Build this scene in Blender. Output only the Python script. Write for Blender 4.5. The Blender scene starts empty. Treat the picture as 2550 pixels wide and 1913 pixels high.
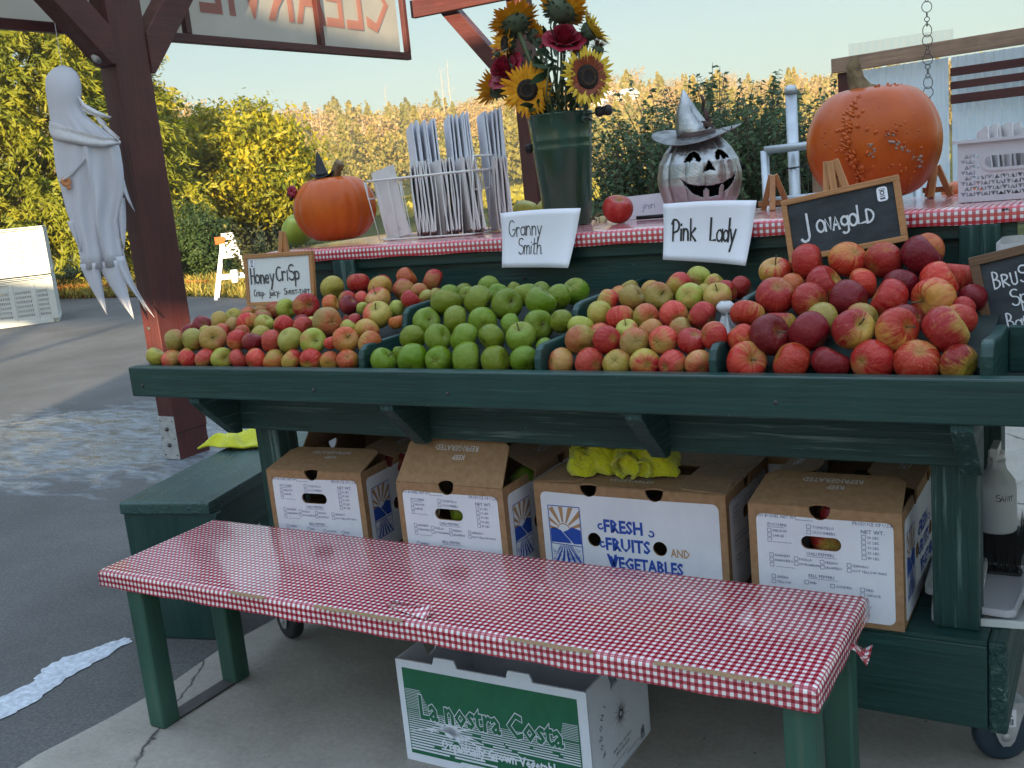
# Roadside fruit stand: apples in green bins, gingham bench, crates of produce, golden hillside behind.
# World: metres, x along the stall (right), y away from the viewer, z up, concrete slab at z = 0.
import bpy, bmesh, math, random
import numpy as np
from mathutils import Vector, Matrix, Euler
R = math.radians
rnd = random.Random(7)
rng = np.random.default_rng(11)
scene = bpy.context.scene
COL = scene.collection

# ------------------------------------------------------------------ camera
cam_d = bpy.data.cameras.new('camera'); cam = bpy.data.objects.new('camera', cam_d); COL.objects.link(cam)
cam_d.sensor_fit = 'HORIZONTAL'; cam_d.sensor_width = 36.0; cam_d.lens = 36.0*2583.6/2550.0
cam_d.clip_start = 0.05; cam_d.clip_end = 3000
yaw, pit, rol = R(-31.388), R(11.257), R(5.626)
fw = Vector((math.sin(yaw)*math.cos(pit), math.cos(yaw)*math.cos(pit), -math.sin(pit)))
rt = Vector((math.cos(yaw), -math.sin(yaw), 0)); dn = fw.cross(rt)
r2 = math.cos(rol)*rt + math.sin(rol)*dn; d2 = -math.sin(rol)*rt + math.cos(rol)*dn
cam.matrix_world = Matrix(((r2.x, -d2.x, -fw.x, 0.0), (r2.y, -d2.y, -fw.y, 0.0), (r2.z, -d2.z, -fw.z, 1.4), (0, 0, 0, 1)))
scene.camera = cam

# ------------------------------------------------------------------ sky, sun, exposure
SUN_EL = R(8.6); sun_h = Vector((0.45, -0.89, 0)).normalized()
sun_v = Vector((sun_h.x*math.cos(SUN_EL), sun_h.y*math.cos(SUN_EL), math.sin(SUN_EL)))
world = bpy.data.worlds.new('World'); scene.world = world; world.use_nodes = True
wt = world.node_tree; wt.nodes.clear()
wo = wt.nodes.new('ShaderNodeOutputWorld'); wb = wt.nodes.new('ShaderNodeBackground'); sk = wt.nodes.new('ShaderNodeTexSky')
sk.sky_type = 'NISHITA'; sk.sun_disc = False; sk.sun_elevation = SUN_EL
sk.sun_rotation = math.atan2(sun_h.x, sun_h.y)
sk.air_density = 1.0; sk.dust_density = 1.0; sk.ozone_density = 1.0; sk.altitude = 50
wb.inputs['Strength'].default_value = 0.15
hz = wt.nodes.new('ShaderNodeMix'); hz.data_type = 'RGBA'; hz.blend_type = 'ADD'; hz.inputs[0].default_value = 1.0   # adds an invented pale fill over the whole sky
dim = wt.nodes.new('ShaderNodeMix'); dim.data_type = 'RGBA'; dim.blend_type = 'MULTIPLY'; dim.inputs[0].default_value = 1.0; dim.inputs[7].default_value = (.13, .13, .13, 1)
wt.links.new(sk.outputs[0], dim.inputs[6]); wt.links.new(dim.outputs[2], hz.inputs[6]); # fill added to the sky: pale low down, brighter bluish overhead for the stall
tc = wt.nodes.new('ShaderNodeTexCoord'); sx = wt.nodes.new('ShaderNodeSeparateXYZ'); wt.links.new(tc.outputs['Generated'], sx.inputs[0])
vr = wt.nodes.new('ShaderNodeValToRGB'); wt.links.new(sx.outputs[2], vr.inputs[0]); ce = vr.color_ramp.elements
ce[0].position = .30; ce[0].color = (.082, .126, .140, 1); ce[1].position = .75; ce[1].color = (.41, .53, .69, 1)
vs = wt.nodes.new('ShaderNodeMix'); vs.data_type = 'RGBA'; vs.blend_type = 'MULTIPLY'; vs.inputs[0].default_value = 1.0; vs.inputs[7].default_value = (5, 5, 5, 1)
wt.links.new(vr.outputs[0], vs.inputs[6]); wt.links.new(vs.outputs[2], hz.inputs[7])
wt.links.new(hz.outputs[2], wb.inputs[0]); wt.links.new(wb.outputs[0], wo.inputs[0])
sun_d = bpy.data.lights.new('sun', 'SUN'); sun = bpy.data.objects.new('sun', sun_d); COL.objects.link(sun)
sun_d.energy = 4.6; sun_d.angle = R(0.5); sun_d.color = (1.0, 0.80, 0.50)
sun.rotation_euler = sun_v.to_track_quat('Z', 'Y').to_euler(); sun.location = (8, -16, 6)
scene.view_settings.view_transform = 'Standard'; scene.view_settings.look = 'None'
scene.view_settings.exposure = 1.95; scene.view_settings.gamma = 1.0
try:
    scene.cycles.use_denoising = True; scene.cycles.max_bounces = 8; scene.cycles.transparent_max_bounces = 12
    scene.cycles.caustics_reflective = False; scene.cycles.caustics_refractive = False
    scene.cycles.sample_clamp_indirect = 4.0
except Exception: pass

# ------------------------------------------------------------------ object helpers
def tag(o, label=None, cat=None, group=None, kind=None):
    if label: o['label'] = label
    if cat: o['category'] = cat
    if group: o['group'] = group
    if kind: o['kind'] = kind
    return o
def thing(name, label, cat, loc=(0, 0, 0), rz=0.0, group=None):
    o = bpy.data.objects.new(name, None); COL.objects.link(o); o.empty_display_size = 0.1
    o.location = loc; o.rotation_euler = (0, 0, rz)
    return tag(o, label, cat, group)
def dup_tree(o, parent=None):
    c = o.copy(); COL.objects.link(c)
    if parent: c.parent = parent
    for ch in o.children: dup_tree(ch, c)
    return c

class MB:
    """collects shapes and links them as ONE mesh object"""
    def __init__(s): s.v = []; s.f = []; s.mi = []; s.sm = []
    def add(s, verts, faces, m=0, smooth=False):
        b = len(s.v); s.v.extend([tuple(x) for x in verts])
        for f in faces: s.f.append(tuple(b+i for i in f)); s.mi.append(m); s.sm.append(smooth)
        return s
    def box(s, lo, hi, m=0, mat=None):
        x0, y0, z0 = lo; x1, y1, z1 = hi
        v = [(x0,y0,z0),(x1,y0,z0),(x1,y1,z0),(x0,y1,z0),(x0,y0,z1),(x1,y0,z1),(x1,y1,z1),(x0,y1,z1)]
        if mat is not None: v = [mat @ Vector(p) for p in v]
        return s.add(v, [(0,3,2,1),(4,5,6,7),(0,1,5,4),(1,2,6,5),(2,3,7,6),(3,0,4,7)], m)
    def beam(s, a, b, w, h, up=(0,0,1), m=0):
        a = Vector(a); b = Vector(b); d = (b-a); L = d.length; d.normalize(); u = Vector(up)
        sx = d.cross(u).normalized(); uz = sx.cross(d).normalized()
        mt = Matrix(((d.x, sx.x, uz.x, a.x), (d.y, sx.y, uz.y, a.y), (d.z, sx.z, uz.z, a.z), (0,0,0,1)))
        return s.box((0, -w/2, -h/2), (L, w/2, h/2), m, mt)
    def prism(s, poly, axis, a, b, m=0):
        """poly: 2D outline; axis 'x','y','z' = extrusion axis from a to b"""
        def P(p, t):
            return {'x': (t, p[0], p[1]), 'y': (p[0], t, p[1]), 'z': (p[0], p[1], t)}[axis]
        n = len(poly); v = [P(p, a) for p in poly] + [P(p, b) for p in poly]
        ar = sum(poly[i][0]*poly[(i+1) % n][1]-poly[(i+1) % n][0]*poly[i][1] for i in range(n))
        flip = (ar > 0) != (axis == 'y')
        lo = tuple(range(n)); hi = tuple(range(n, 2*n))
        fs = [lo[::-1] if flip else lo, hi if flip else hi[::-1]]
        for i in range(n):
            j = (i+1) % n; q = (i, j, n+j, n+i); fs.append(q if flip else q[::-1])
        return s.add(v, fs, m)
    def tube(s, pts, rad, seg=8, m=0, closed=False, smooth=True):
        pts = [Vector(p) for p in pts]; n = len(pts)
        rads = rad if isinstance(rad, (list, tuple)) else [rad]*n
        v = []; prev = None
        for i, p in enumerate(pts):
            if closed: t = pts[(i+1) % n]-pts[i-1]
            else: t = pts[min(i+1, n-1)]-pts[max(i-1, 0)]
            t.normalize()
            if prev is None:
                a = Vector((0,0,1)) if abs(t.z) < .9 else Vector((1,0,0)); x = t.cross(a).normalized()
            else:
                x = (prev - t*prev.dot(t)).normalized()
            prev = x; y = t.cross(x)
            for k in range(seg):
                c = 2*math.pi*k/seg; v.append(p + (x*math.cos(c)+y*math.sin(c))*rads[i])
        f = []
        for i in range(n if closed else n-1):
            for k in range(seg):
                a = i*seg+k; b = i*seg+(k+1) % seg; j = (i+1) % n
                f.append((a, b, j*seg+(k+1) % seg, j*seg+k))
        if not closed: f.append(tuple(range(seg))[::-1]); f.append(tuple((n-1)*seg+k for k in range(seg)))
        return s.add(v, f, m, smooth)
    def lathe(s, prof, seg=24, m=0, smooth=True, mat=None, mod=None, cap=True):
        """prof: list of (r,z); mod(theta,r,z)->(r,z)"""
        v = []
        for (r, z) in prof:
            for k in range(seg):
                t = 2*math.pi*k/seg; rr, zz = (r, z) if mod is None else mod(t, r, z)
                p = Vector((rr*math.cos(t), rr*math.sin(t), zz)); v.append(mat @ p if mat is not None else p)
        f = []
        for i in range(len(prof)-1):
            for k in range(seg):
                a = i*seg+k; b = i*seg+(k+1) % seg; f.append((a, b, b+seg, a+seg))
        if cap:
            if prof[0][0] > 1e-5: f.append(tuple(range(seg))[::-1])
            if prof[-1][0] > 1e-5: f.append(tuple((len(prof)-1)*seg+k for k in range(seg)))
        return s.add(v, f, m, smooth)
    def grid(s, P, m=0, smooth=True, wrap=False):
        """P: rows of points"""
        nr = len(P); nc = len(P[0]); f = []
        for i in range(nr-1):
            for k in range(nc if wrap else nc-1):
                a = i*nc+k; b = i*nc+(k+1) % nc; f.append((a, b, b+nc, a+nc))
        return s.add([p for row in P for p in row], f, m, smooth)
    def mesh(s, me, mat=None, m=0, smooth=False):
        v = [mat @ x.co if mat is not None else x.co for x in me.vertices]
        return s.add(v, [tuple(p.vertices) for p in me.polygons], m, smooth)
    def build(s, name, mats, parent=None, bevel=0.0, weld=False, solid=0.0):
        me = bpy.data.meshes.new(name); me.from_pydata([tuple(x) for x in s.v], [], s.f)
        mats = mats if isinstance(mats, (list, tuple)) else [mats]
        for mm in mats: me.materials.append(mm)
        me.polygons.foreach_set('material_index', s.mi); me.polygons.foreach_set('use_smooth', s.sm)
        if weld:
            bm = bmesh.new(); bm.from_mesh(me); bmesh.ops.remove_doubles(bm, verts=bm.verts, dist=1e-5); bm.to_mesh(me); bm.free()
        me.update()
        o = bpy.data.objects.new(name, me); COL.objects.link(o)
        if parent: o.parent = parent
        if solid:
            sm_ = o.modifiers.new('solid', 'SOLIDIFY'); sm_.thickness = solid; sm_.offset = 0
        if bevel:
            b = o.modifiers.new('bevel', 'BEVEL'); b.width = bevel; b.segments = 2; b.limit_method = 'ANGLE'; b.angle_limit = R(40)
        return o
def rect(w, h, cx=0, cy=0): return [(cx-w/2, cy-h/2), (cx+w/2, cy-h/2), (cx+w/2, cy+h/2), (cx-w/2, cy+h/2)]
def circ(r, cx=0, cy=0, n=20, ry=None): return [(cx+r*math.cos(2*math.pi*i/n), cy+(ry or r)*math.sin(2*math.pi*i/n)) for i in range(n)]
def rrect(w, h, r, cx=0, cy=0, n=5):
    p = []
    for sx, sy, a0 in ((1,1,0), (-1,1,90), (-1,-1,180), (1,-1,270)):
        for i in range(n+1):
            a = R(a0+90*i/n); p.append((cx+sx*(w/2-r)+r*math.cos(a), cy+sy*(h/2-r)+r*math.sin(a)))
    return p
def plate_me(outlines, thick=0.0):
    """flat plate with holes (even-odd outlines) in the XY plane, returned as a mesh datablock"""
    cu = bpy.data.curves.new('outline', 'CURVE'); cu.dimensions = '2D'; cu.fill_mode = 'BOTH' if True else 'NONE'; cu.extrude = thick/2
    for pl in outlines:
        sp = cu.splines.new('POLY'); sp.points.add(len(pl)-1)
        for i, p in enumerate(pl): sp.points[i].co = (p[0], p[1], 0, 1)
        sp.use_cyclic_u = True
    ob = bpy.data.objects.new('outline', cu); me = bpy.data.meshes.new_from_object(ob)
    bpy.data.objects.remove(ob); bpy.data.curves.remove(cu); return me
def text_me(t, size=1.0, xs=1.0, align='LEFT', res=1, off=0.0, shear=0.0):
    cu = bpy.data.curves.new('lettering', 'FONT'); cu.body = t; cu.size = size; cu.resolution_u = res; cu.align_x = align; cu.offset = off; cu.shear = shear
    ob = bpy.data.objects.new('lettering', cu); me = bpy.data.meshes.new_from_object(ob)
    for v in me.vertices: v.co.x *= xs
    bpy.data.objects.remove(ob); bpy.data.curves.remove(cu); return me
XZ = Matrix(((1,0,0,0), (0,0,-1,0), (0,1,0,0), (0,0,0,1)))      # XY plane -> upright, facing -y
YZ = Matrix(((0,0,1,0), (1,0,0,0), (0,1,0,0), (0,0,0,1)))       # XY plane -> upright, facing +x (text runs along +y)
T = Matrix.Translation

# single-stroke handwriting: letters as polylines on a 1-high grid
def arc(cx, cy, rx, ry, a0, a1, n=9): return [(cx+rx*math.cos(R(a0+(a1-a0)*i/n)), cy+ry*math.sin(R(a0+(a1-a0)*i/n))) for i in range(n+1)]
ST = {
'G': [arc(.38,.5,.36,.5,50,330)+[(.74,.42),(.42,.42)]], 'r': [[(.05,.55),(.08,0)], arc(.26,.33,.19,.2,180,50)],
'a': [arc(.25,.26,.24,.26,40,400), [(.5,.54),(.52,0)]], 'n': [[(.05,.55),(.07,0)], arc(.26,.3,.19,.24,180,0)+[(.47,0)]],
'y': [[(.03,.55),(.24,.06)], [(.48,.55),(.12,-.42)]], 'S': [arc(.3,.76,.26,.22,40,270)+arc(.3,.27,.28,.27,90,-150)],
'm': [[(.05,.52),(.07,0)], arc(.2,.3,.13,.22,180,0)+[(.34,0)], arc(.47,.3,.13,.22,180,0)+[(.62,0)]],
'i': [[(.1,.5),(.1,0)], [(.1,.7),(.11,.74)]], 't': [[(.18,.95),(.18,.08),(.26,0),(.34,.05)], [(0,.6),(.4,.64)]],
'h': [[(.05,1),(.07,0)], arc(.26,.26,.19,.26,170,0)+[(.5,.0),(.62,.04)]],
'P': [[(.1,0),(.14,1)], [(0,.82)]+arc(.28,.72,.34,.3,120,-90)+[(.12,.36)]], 'k': [[(.06,.98),(.08,0)], [(.44,.55),(.1,.28),(.48,-.02)]],
'L': [[(.08,1.05),(.06,.02),(.52,.05)]], 'd': [arc(.24,.25,.23,.25,20,380), [(.5,1.05),(.5,-.02)]],
'J': [[(.45,1.1),(.47,.2)]+arc(.24,.18,.23,.22,0,-150)], 'O': [arc(.3,.36,.29,.34,90,450,14)], 'N': [[(.04,0),(.08,.7),(.42,.04),(.46,.72)]],
'A': [[(0,0),(.24,.75),(.46,0)], [(.1,.28),(.4,.28)]], 'g': [arc(.28,.42,.26,.26,20,380), [(.54,.66),(.52,-.1)]+arc(.28,-.1,.24,.2,0,-140)],
'o': [arc(.26,.27,.25,.26,90,450,12)], 'D': [[(.06,.0),(.06,.74)]+arc(.08,.37,.46,.37,90,-90)],
'H': [[(.05,1),(.08,0)], [(.5,1),(.5,0)], [(.07,.5),(.5,.52)]], 'e': [[(.04,.28),(.46,.3)]+arc(.25,.27,.22,.27,20,320)],
'Y': [[(0,.62),(.22,.3),(.44,.62)], [(.22,.3),(.2,-.04)]], 'c': [arc(.28,.28,.25,.28,60,310)], 'C': [arc(.34,.45,.3,.46,60,310)],
'R': [[(.06,0),(.06,.72)]+arc(.1,.54,.34,.19,90,-90)+[(.46,0)]], 'I': [[(.08,.62),(.08,0)]], 's': [arc(.2,.43,.17,.14,40,250)+arc(.2,.15,.18,.15,80,-150)],
'p': [[(.06,.56),(.05,-.38)], arc(.25,.3,.2,.25,160,-150)], 'j': [[(.2,.5),(.2,-.2)]+arc(.06,-.2,.14,.16,0,-130), [(.2,.7),(.21,.74)]],
'u': [[(.05,.5)]+arc(.22,.2,.17,.2,180,360)+[(.4,.5),(.42,0)]], '-': [[(.05,.26),(.26,.28)]], 'W': [[(0,.6),(.14,0),(.3,.45),(.44,0),(.6,.62)]],
'E': [[(.44,.62),(.06,.6),(.06,0),(.46,.03)], [(.06,.32),(.38,.33)]], 'T': [[(0,.64),(.48,.66)], [(.24,.65),(.23,0)]], 'U': [[(.05,.7),(.07,.25)]+arc(.24,.22,.18,.22,180,360)+[(.42,.7)]],
'B': [[(.06,0),(.08,1)]+arc(.1,.76,.3,.24,90,-90)+arc(.1,.27,.38,.27,90,-90)], '$': [arc(.22,.55,.18,.17,40,260)+arc(.22,.22,.2,.18,80,-150), [(.22,.85),(.22,-.08)]],
'4': [[(.3,.9),(.02,.34),(.5,.36)], [(.38,.7),(.38,0)]], 'X': [[(0,.7),(.45,0)], [(.45,.7),(0,0)]], 'z': [[(0,.5),(.4,.5),(0,0),(.4,.02)]], ' ': []}
ADV = {'m': .72, 'i': .24, 'I': .22, '-': .36, 'W': .7, ' ': .4, 'j': .34, 't': .46, 'h': .6, 'G': .82, 'J': .62, 'P': .7, 'L': .62, 'r': .5}
def stroke_text(mb, txt, x, y, h, w, m=0, jit=.03, adv=1.0, rs=1, zz=0.0):
    """writes txt as pen strokes (ribbons) in the XY plane, returns end x"""
    g = random.Random(rs)
    for ch in txt:
        jy = g.uniform(-jit, jit)*h; sc = 1+g.uniform(-jit, jit)
        for pl in ST.get(ch, []):
            pts = [Vector((x+p[0]*h*adv*sc, y+jy+p[1]*h*sc, 0)) for p in pl]
            if len(pts) < 2: continue
            L = []; Rr = []
            for i, p in enumerate(pts):
                t = pts[min(i+1, len(pts)-1)]-pts[max(i-1, 0)]; t.normalize(); nx = Vector((-t.y, t.x, 0))*w/2*(1+g.uniform(-.2, .2))
                e = t*(w*.4)*(-1 if i == 0 else (1 if i == len(pts)-1 else 0))
                L.append(p+nx+e); Rr.append(p-nx+e)
            for i in range(len(pts)-1):
                zo = Vector((0, 0, zz+g.uniform(0, 1e-4))); mb.add([Rr[i]+zo, Rr[i+1]+zo, L[i+1]+zo, L[i]+zo], [(0,1,2,3)], m)
        x += ADV.get(ch, .6)*h*adv
    return x
def place(mb, mat, start=0):
    mb.v[start:] = [tuple(mat @ Vector(p)) for p in mb.v[start:]]
    return mb

# ------------------------------------------------------------------ materials
MATS = {}
class NT:
    def __init__(s, name, rough=.6, spec=.5, **kw):
        s.m = bpy.data.materials.new(name); s.m.use_nodes = True; s.t = s.m.node_tree; s.b = s.t.nodes['Principled BSDF']; s.out = s.t.nodes['Material Output']
        s.set(Roughness=rough, **{'Specular IOR Level': spec}); s.set(**kw)
    def set(s, **kw):
        for k, v in kw.items(): s.link(s.b.inputs[k.replace('_', ' ')], v)
        return s
    def link(s, inp, v):
        if isinstance(v, bpy.types.NodeSocket): s.t.links.new(v, inp)
        elif isinstance(v, (tuple, list)) and len(v) == 3 and inp.type == 'RGBA': inp.default_value = (*v, 1)
        else: inp.default_value = v
    def n(s, typ, ins=None, out=0, **props):
        nd = s.t.nodes.new('ShaderNode'+typ)
        for k, v in props.items(): setattr(nd, k, v)
        for k, v in (ins or {}).items(): s.link(nd.inputs[k], v)
        return nd.outputs[out]
    def obj(s): return s.n('TexCoord', out=3)
    def pos(s): return s.n('NewGeometry', out=0)
    def map(s, vec, scale=(1,1,1), loc=(0,0,0), rot=(0,0,0)): return s.n('Mapping', {'Vector': vec, 'Scale': scale, 'Location': loc, 'Rotation': rot})
    def noise(s, vec, scale, detail=3, rough=.55, dist=0.0, out=0): return s.n('TexNoise', {'Vector': vec, 'Scale': scale, 'Detail': detail, 'Roughness': rough, 'Distortion': dist}, out=out)
    def vor(s, vec, scale, out=0, feature='F1', rand=1.0): return s.n('TexVoronoi', {'Vector': vec, 'Scale': scale, 'Randomness': rand}, out=out, feature=feature)
    def ramp(s, fac, stops, interp='LINEAR'):
        nd = s.t.nodes.new('ShaderNodeValToRGB'); s.link(nd.inputs[0], fac); cr = nd.color_ramp; cr.interpolation = interp
        while len(cr.elements) < len(stops): cr.elements.new(.5)
        for e, (p, c) in zip(cr.elements, stops):
            e.position = p; e.color = (*c, 1) if isinstance(c, (tuple, list)) else (c, c, c, 1)
        return nd.outputs[0]
    def mix(s, f, a, b, typ='MIX'):
        nd = s.t.nodes.new('ShaderNodeMix'); nd.data_type = 'RGBA'; nd.blend_type = typ
        s.link(nd.inputs[0], f); s.link(nd.inputs[6], a); s.link(nd.inputs[7], b); return nd.outputs[2]
    def math(s, op, a, b=0.0, c=None, clamp=False):
        nd = s.t.nodes.new('ShaderNodeMath'); nd.operation = op; nd.use_clamp = clamp; s.link(nd.inputs[0], a); s.link(nd.inputs[1], b)
        if c is not None: s.link(nd.inputs[2], c)
        return nd.outputs[0]
    def bump(s, h, strength=.3, dist=.01, normal=None):
        ins = {'Height': h, 'Strength': strength, 'Distance': dist}
        if normal is not None: ins['Normal'] = normal
        o = s.n('Bump', ins); s.link(s.b.inputs['Normal'], o); return o
    def sep(s, v):
        nd = s.t.nodes.new('ShaderNodeSeparateXYZ'); s.link(nd.inputs[0], v); return nd.outputs
    def attr(s, name, typ='OBJECT', out=0):
        nd = s.t.nodes.new('ShaderNodeAttribute'); nd.attribute_type = typ; nd.attribute_name = name; return nd.outputs[out]
    def rand(s): return s.n('ObjectInfo', out=5)
    def hsv(s, col, h=.5, sat=1.0, v=1.0): return s.n('HueSaturation', {'Hue': h, 'Saturation': sat, 'Value': v, 'Color': col})

def flat(name, col, rough=.6, var=.12, scale=30, bump=.0, spec=.5, **kw):
    a = NT(name, rough, spec, **kw); v = a.obj(); n = a.noise(v, scale, 4)
    a.set(Base_Color=a.mix(1, col, a.ramp(n, [(.25, 1-var), (.75, 1+var)]), 'MULTIPLY'))
    if bump: a.bump(n, bump, .004)
    MATS[name] = a.m; return a.m
def wood_paint(name, col, chip, axis, wear=.5, rough=.5, bump=.35, grain=26, spec=.45):
    """painted board, brushed grain along one axis, chips and pale scuffs"""
    a = NT(name, rough, spec); v = a.obj(); sc = [grain]*3; sc['xyz'.index(axis)] = grain*.045
    g = a.noise(a.map(v, tuple(sc)), 3.0, 5, .6, .3); g2 = a.noise(a.map(v, tuple(x*.35 for x in sc)), 2.0, 3)
    big = a.noise(v, 5, 3); sp = a.noise(v, 55, 2)
    c = a.mix(a.ramp(g, [(.3, 0), (.7, 1)]), tuple(x*.72 for x in col), tuple(x*1.3 for x in col))
    c = a.mix(a.math('MULTIPLY', a.ramp(big, [(.4, 0), (.75, 1)]), .5), c, tuple(x*1.7 for x in col))
    w = a.math('MULTIPLY', a.ramp(g, [(.57 if wear > .7 else .62, 0), (.64 if wear > .7 else .70, 1)]), a.ramp(big, [(.34 if wear > .7 else .46, 0), (.62, 1)]))
    c = a.mix(a.math('MULTIPLY', w, wear, clamp=True), c, chip)
    s2 = a.ramp(sp, [(.755, 0), (.79, 1)]); c = a.mix(a.math('MULTIPLY', s2, wear), c, tuple(min(1, x*2) for x in chip))
    a.set(Base_Color=c, Roughness=a.ramp(g2, [(.3, rough-.12), (.7, rough+.15)]))
    a.bump(a.math('ADD', g, a.math('MULTIPLY', g2, .6)), bump, .006)
    MATS[name] = a.m; return a.m
GREEN = (.0075, .036, .031)
for ax in 'xyz':
    wood_paint('green_paint_'+ax, GREEN, (.06, .14, .12), ax, .35, .42, .3)
    wood_paint('green_weathered_'+ax, (.0075, .038, .032), (.11, .17, .155), ax, 1.0, .5, 1.6, 24)
    wood_paint('red_paint_'+ax, (.058, .013, .012), (.16, .06, .05), ax, .25, .5, .3)
    wood_paint('raw_timber_'+ax, (.26, .165, .11), (.4, .3, .22), ax, .4, .7, .5)
    wood_paint('easel_wood_'+ax, (.34, .155, .055), (.45, .25, .11), ax, .3, .45, .2, 60)
wood_paint('dark_easel_x', (.10, .048, .02), (.2, .1, .05), 'x', .3, .45, .2, 60)
wood_paint('green_metal_z', (.022, .068, .048), (.2, .12, .08), 'z', .2, .4, .06, 8)
flat('bin_bed', (.006, .016, .013), .8, .3)
flat('dark_steel', (.05, .045, .042), .55, .3)

def gingham(name, period, red, pink_mix=.5, rough=.18, white=(.78, .76, .74)):
    a = NT(name, rough, .5); v = a.obj(); nrm = a.n('TexCoord', out=1)
    wob = a.n('VectorMath', {0: v, 1: a.n('VectorMath', {0: a.noise(v, 9, 2, out=1), 1: (.0022, .0022, .0022)}, operation='MULTIPLY')}, operation='ADD')
    s = a.sep(wob); nn = a.sep(nrm); tot = None
    for i in range(3):
        st = a.math('LESS_THAN', a.math('FRACT', a.math('MULTIPLY', s[i], 1/period)), .5)
        w = a.math('SUBTRACT', 1, a.math('GREATER_THAN', a.math('ABSOLUTE', nn[i]), .7))
        q = a.math('MULTIPLY', st, w); tot = q if tot is None else a.math('ADD', tot, q)
    c = a.ramp(a.math('MULTIPLY', tot, .5), [(0, white), (.45, (.50, .10, .13)), (1, red)])
    dirt = a.noise(v, 6, 4); c = a.mix(1, c, a.ramp(dirt, [(.3, .86), (.7, 1.04)]), 'MULTIPLY')
    a.set(Base_Color=c, Roughness=a.ramp(a.noise(v, 14, 3), [(.35, rough*.8), (.7, rough*1.8)]), Coat_Weight=.45, Coat_Roughness=.06)
    a.bump(a.math('ADD', a.noise(v, 5, 2), a.math('MULTIPLY', a.noise(v, 220, 2), .06)), .12, .012)
    MATS[name] = a.m
gingham('gingham_bench', .0152, (.24, .003, .014), rough=.13)
gingham('gingham_counter', .0158, (.48, .02, .028), rough=.15)

# cardboard, print
a = NT('cardboard', .8, .2); v = a.obj(); n = a.noise(v, 60, 4); fl = a.noise(a.map(v, (1, 1, 0.05)), 250, 2)
a.set(Base_Color=a.mix(a.ramp(n, [(.3, 0), (.7, 1)]), (.265, .150, .075), (.34, .205, .110))); a.bump(a.math('ADD', n, a.math('MULTIPLY', fl, .4)), .25, .003); MATS['cardboard'] = a.m
flat('cardboard_core', (.27, .165, .09), .9, .3, 200, .5)
a = NT('label_white', .6, .3); v = a.obj(); n = a.noise(v, 7, 6, .7)
sc = a.ramp(a.noise(a.map(v, (60, 60, 4)), 3, 3), [(.66, 0), (.74, 1)])
c = a.mix(a.ramp(n, [(.25, 0), (.8, 1)]), (.60, .61, .66), (.74, .75, .79)); c = a.mix(a.math('MULTIPLY', sc, .14), c, (.3, .3, .34)); a.set(Base_Color=c); MATS['label_white'] = a.m
flat('ink_navy', (.035, .05, .16), .6, .1); flat('ink_blue', (.012, .060, .34), .6, .15); flat('ink_tan', (.40, .22, .10), .7, .1)
flat('ink_silver', (.50, .48, .45), .5, .15); flat('ink_black', (.012, .012, .014), .5, .2); flat('ink_green', (.006, .115, .055), .55, .12)
flat('ink_grey', (.05, .05, .055), .6, .2, 200); flat('ink_red', (.55, .02, .03), .6, .2); flat('chalk', (.62, .63, .65), .9, .35, 500, .3)
flat('paper', (.78, .78, .85), .6, .05, 8); flat('white_carton', (.66, .70, .78), .65, .06, 10)
flat('bag_paper', (.60, .57, .56), .7, .10, 14, .25); flat('bag_edge', (.62, .63, .68), .7, .06, 14)
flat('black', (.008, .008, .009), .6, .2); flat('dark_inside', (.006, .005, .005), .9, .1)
a = NT('chalkboard', .75, .3); v = a.obj(); n = a.noise(a.map(v, (3, 3, 9)), 3, 6, .7)
a.set(Base_Color=a.mix(a.ramp(n, [(.35, 0), (.8, 1)]), (.020, .024, .028), (.060, .067, .075))); MATS['chalkboard'] = a.m
flat('whiteboard', (.62, .63, .62), .35, .03)
# plastics and metals
flat('white_wire', (.62, .60, .57), .4, .06); flat('crate_plastic', (.52, .54, .52), .5, .12, 3)
a = NT('clear_white_plastic', .3, .5, Base_Color=(.66, .65, .70), Subsurface_Weight=.0); a.set(Transmission_Weight=.30); MATS['clear_white_plastic'] = a.m
a = NT('bag_film', .25, .5, Base_Color=(.86, .88, .90)); a.set(Transmission_Weight=.45, Alpha=.85); MATS['bag_film'] = a.m
a = NT('bottle_plastic', .35, .5, Base_Color=(.62, .64, .63)); a.set(Transmission_Weight=.35); MATS['bottle_plastic'] = a.m
flat('bottle_liquid', (.42, .46, .44), .3, .05)
a = NT('galvanised', .38, .5, Metallic=1.0); v = a.obj(); vo = a.vor(v, 45, out=1); n = a.noise(v, 16, 4)
a.set(Base_Color=a.mix(a.ramp(n, [(.3, 0), (.7, 1)]), (.26, .265, .27), (.50, .51, .52)), Roughness=a.ramp(n, [(.3, .28), (.7, .5)])); a.bump(a.noise(v, 38, 3), .5, .006); MATS['galvanised'] = a.m
a = NT('hat_metal', .5, .5, Metallic=.85); v = a.obj(); n = a.noise(v, 22, 4)
a.set(Base_Color=a.mix(a.ramp(n, [(.35, 0), (.7, 1)]), (.10, .095, .09), (.27, .27, .27))); a.bump(n, .4, .006); MATS['hat_metal'] = a.m
flat('zinc_pipe', (.42, .45, .48), .38, .12, 20, Metallic=.7); flat('rust_leaf', (.05, .025, .022), .5, .3, Metallic=.4)
flat('zinc_plate', (.40, .40, .40), .5, .25, 30, .2, Metallic=.35); flat('rubber', (.016, .017, .02), .5, .2); flat('blue_rubber', (.018, .035, .055), .35, .2)
a = NT('bucket_green', .25, .5); v = a.obj(); a.set(Base_Color=a.mix(a.ramp(a.noise(v, 9, 3), [(.3, 0), (.7, 1)]), (.007, .040, .022), (.010, .052, .030)), Coat_Weight=.4, Coat_Roughness=.15); MATS['bucket_green'] = a.m
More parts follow.
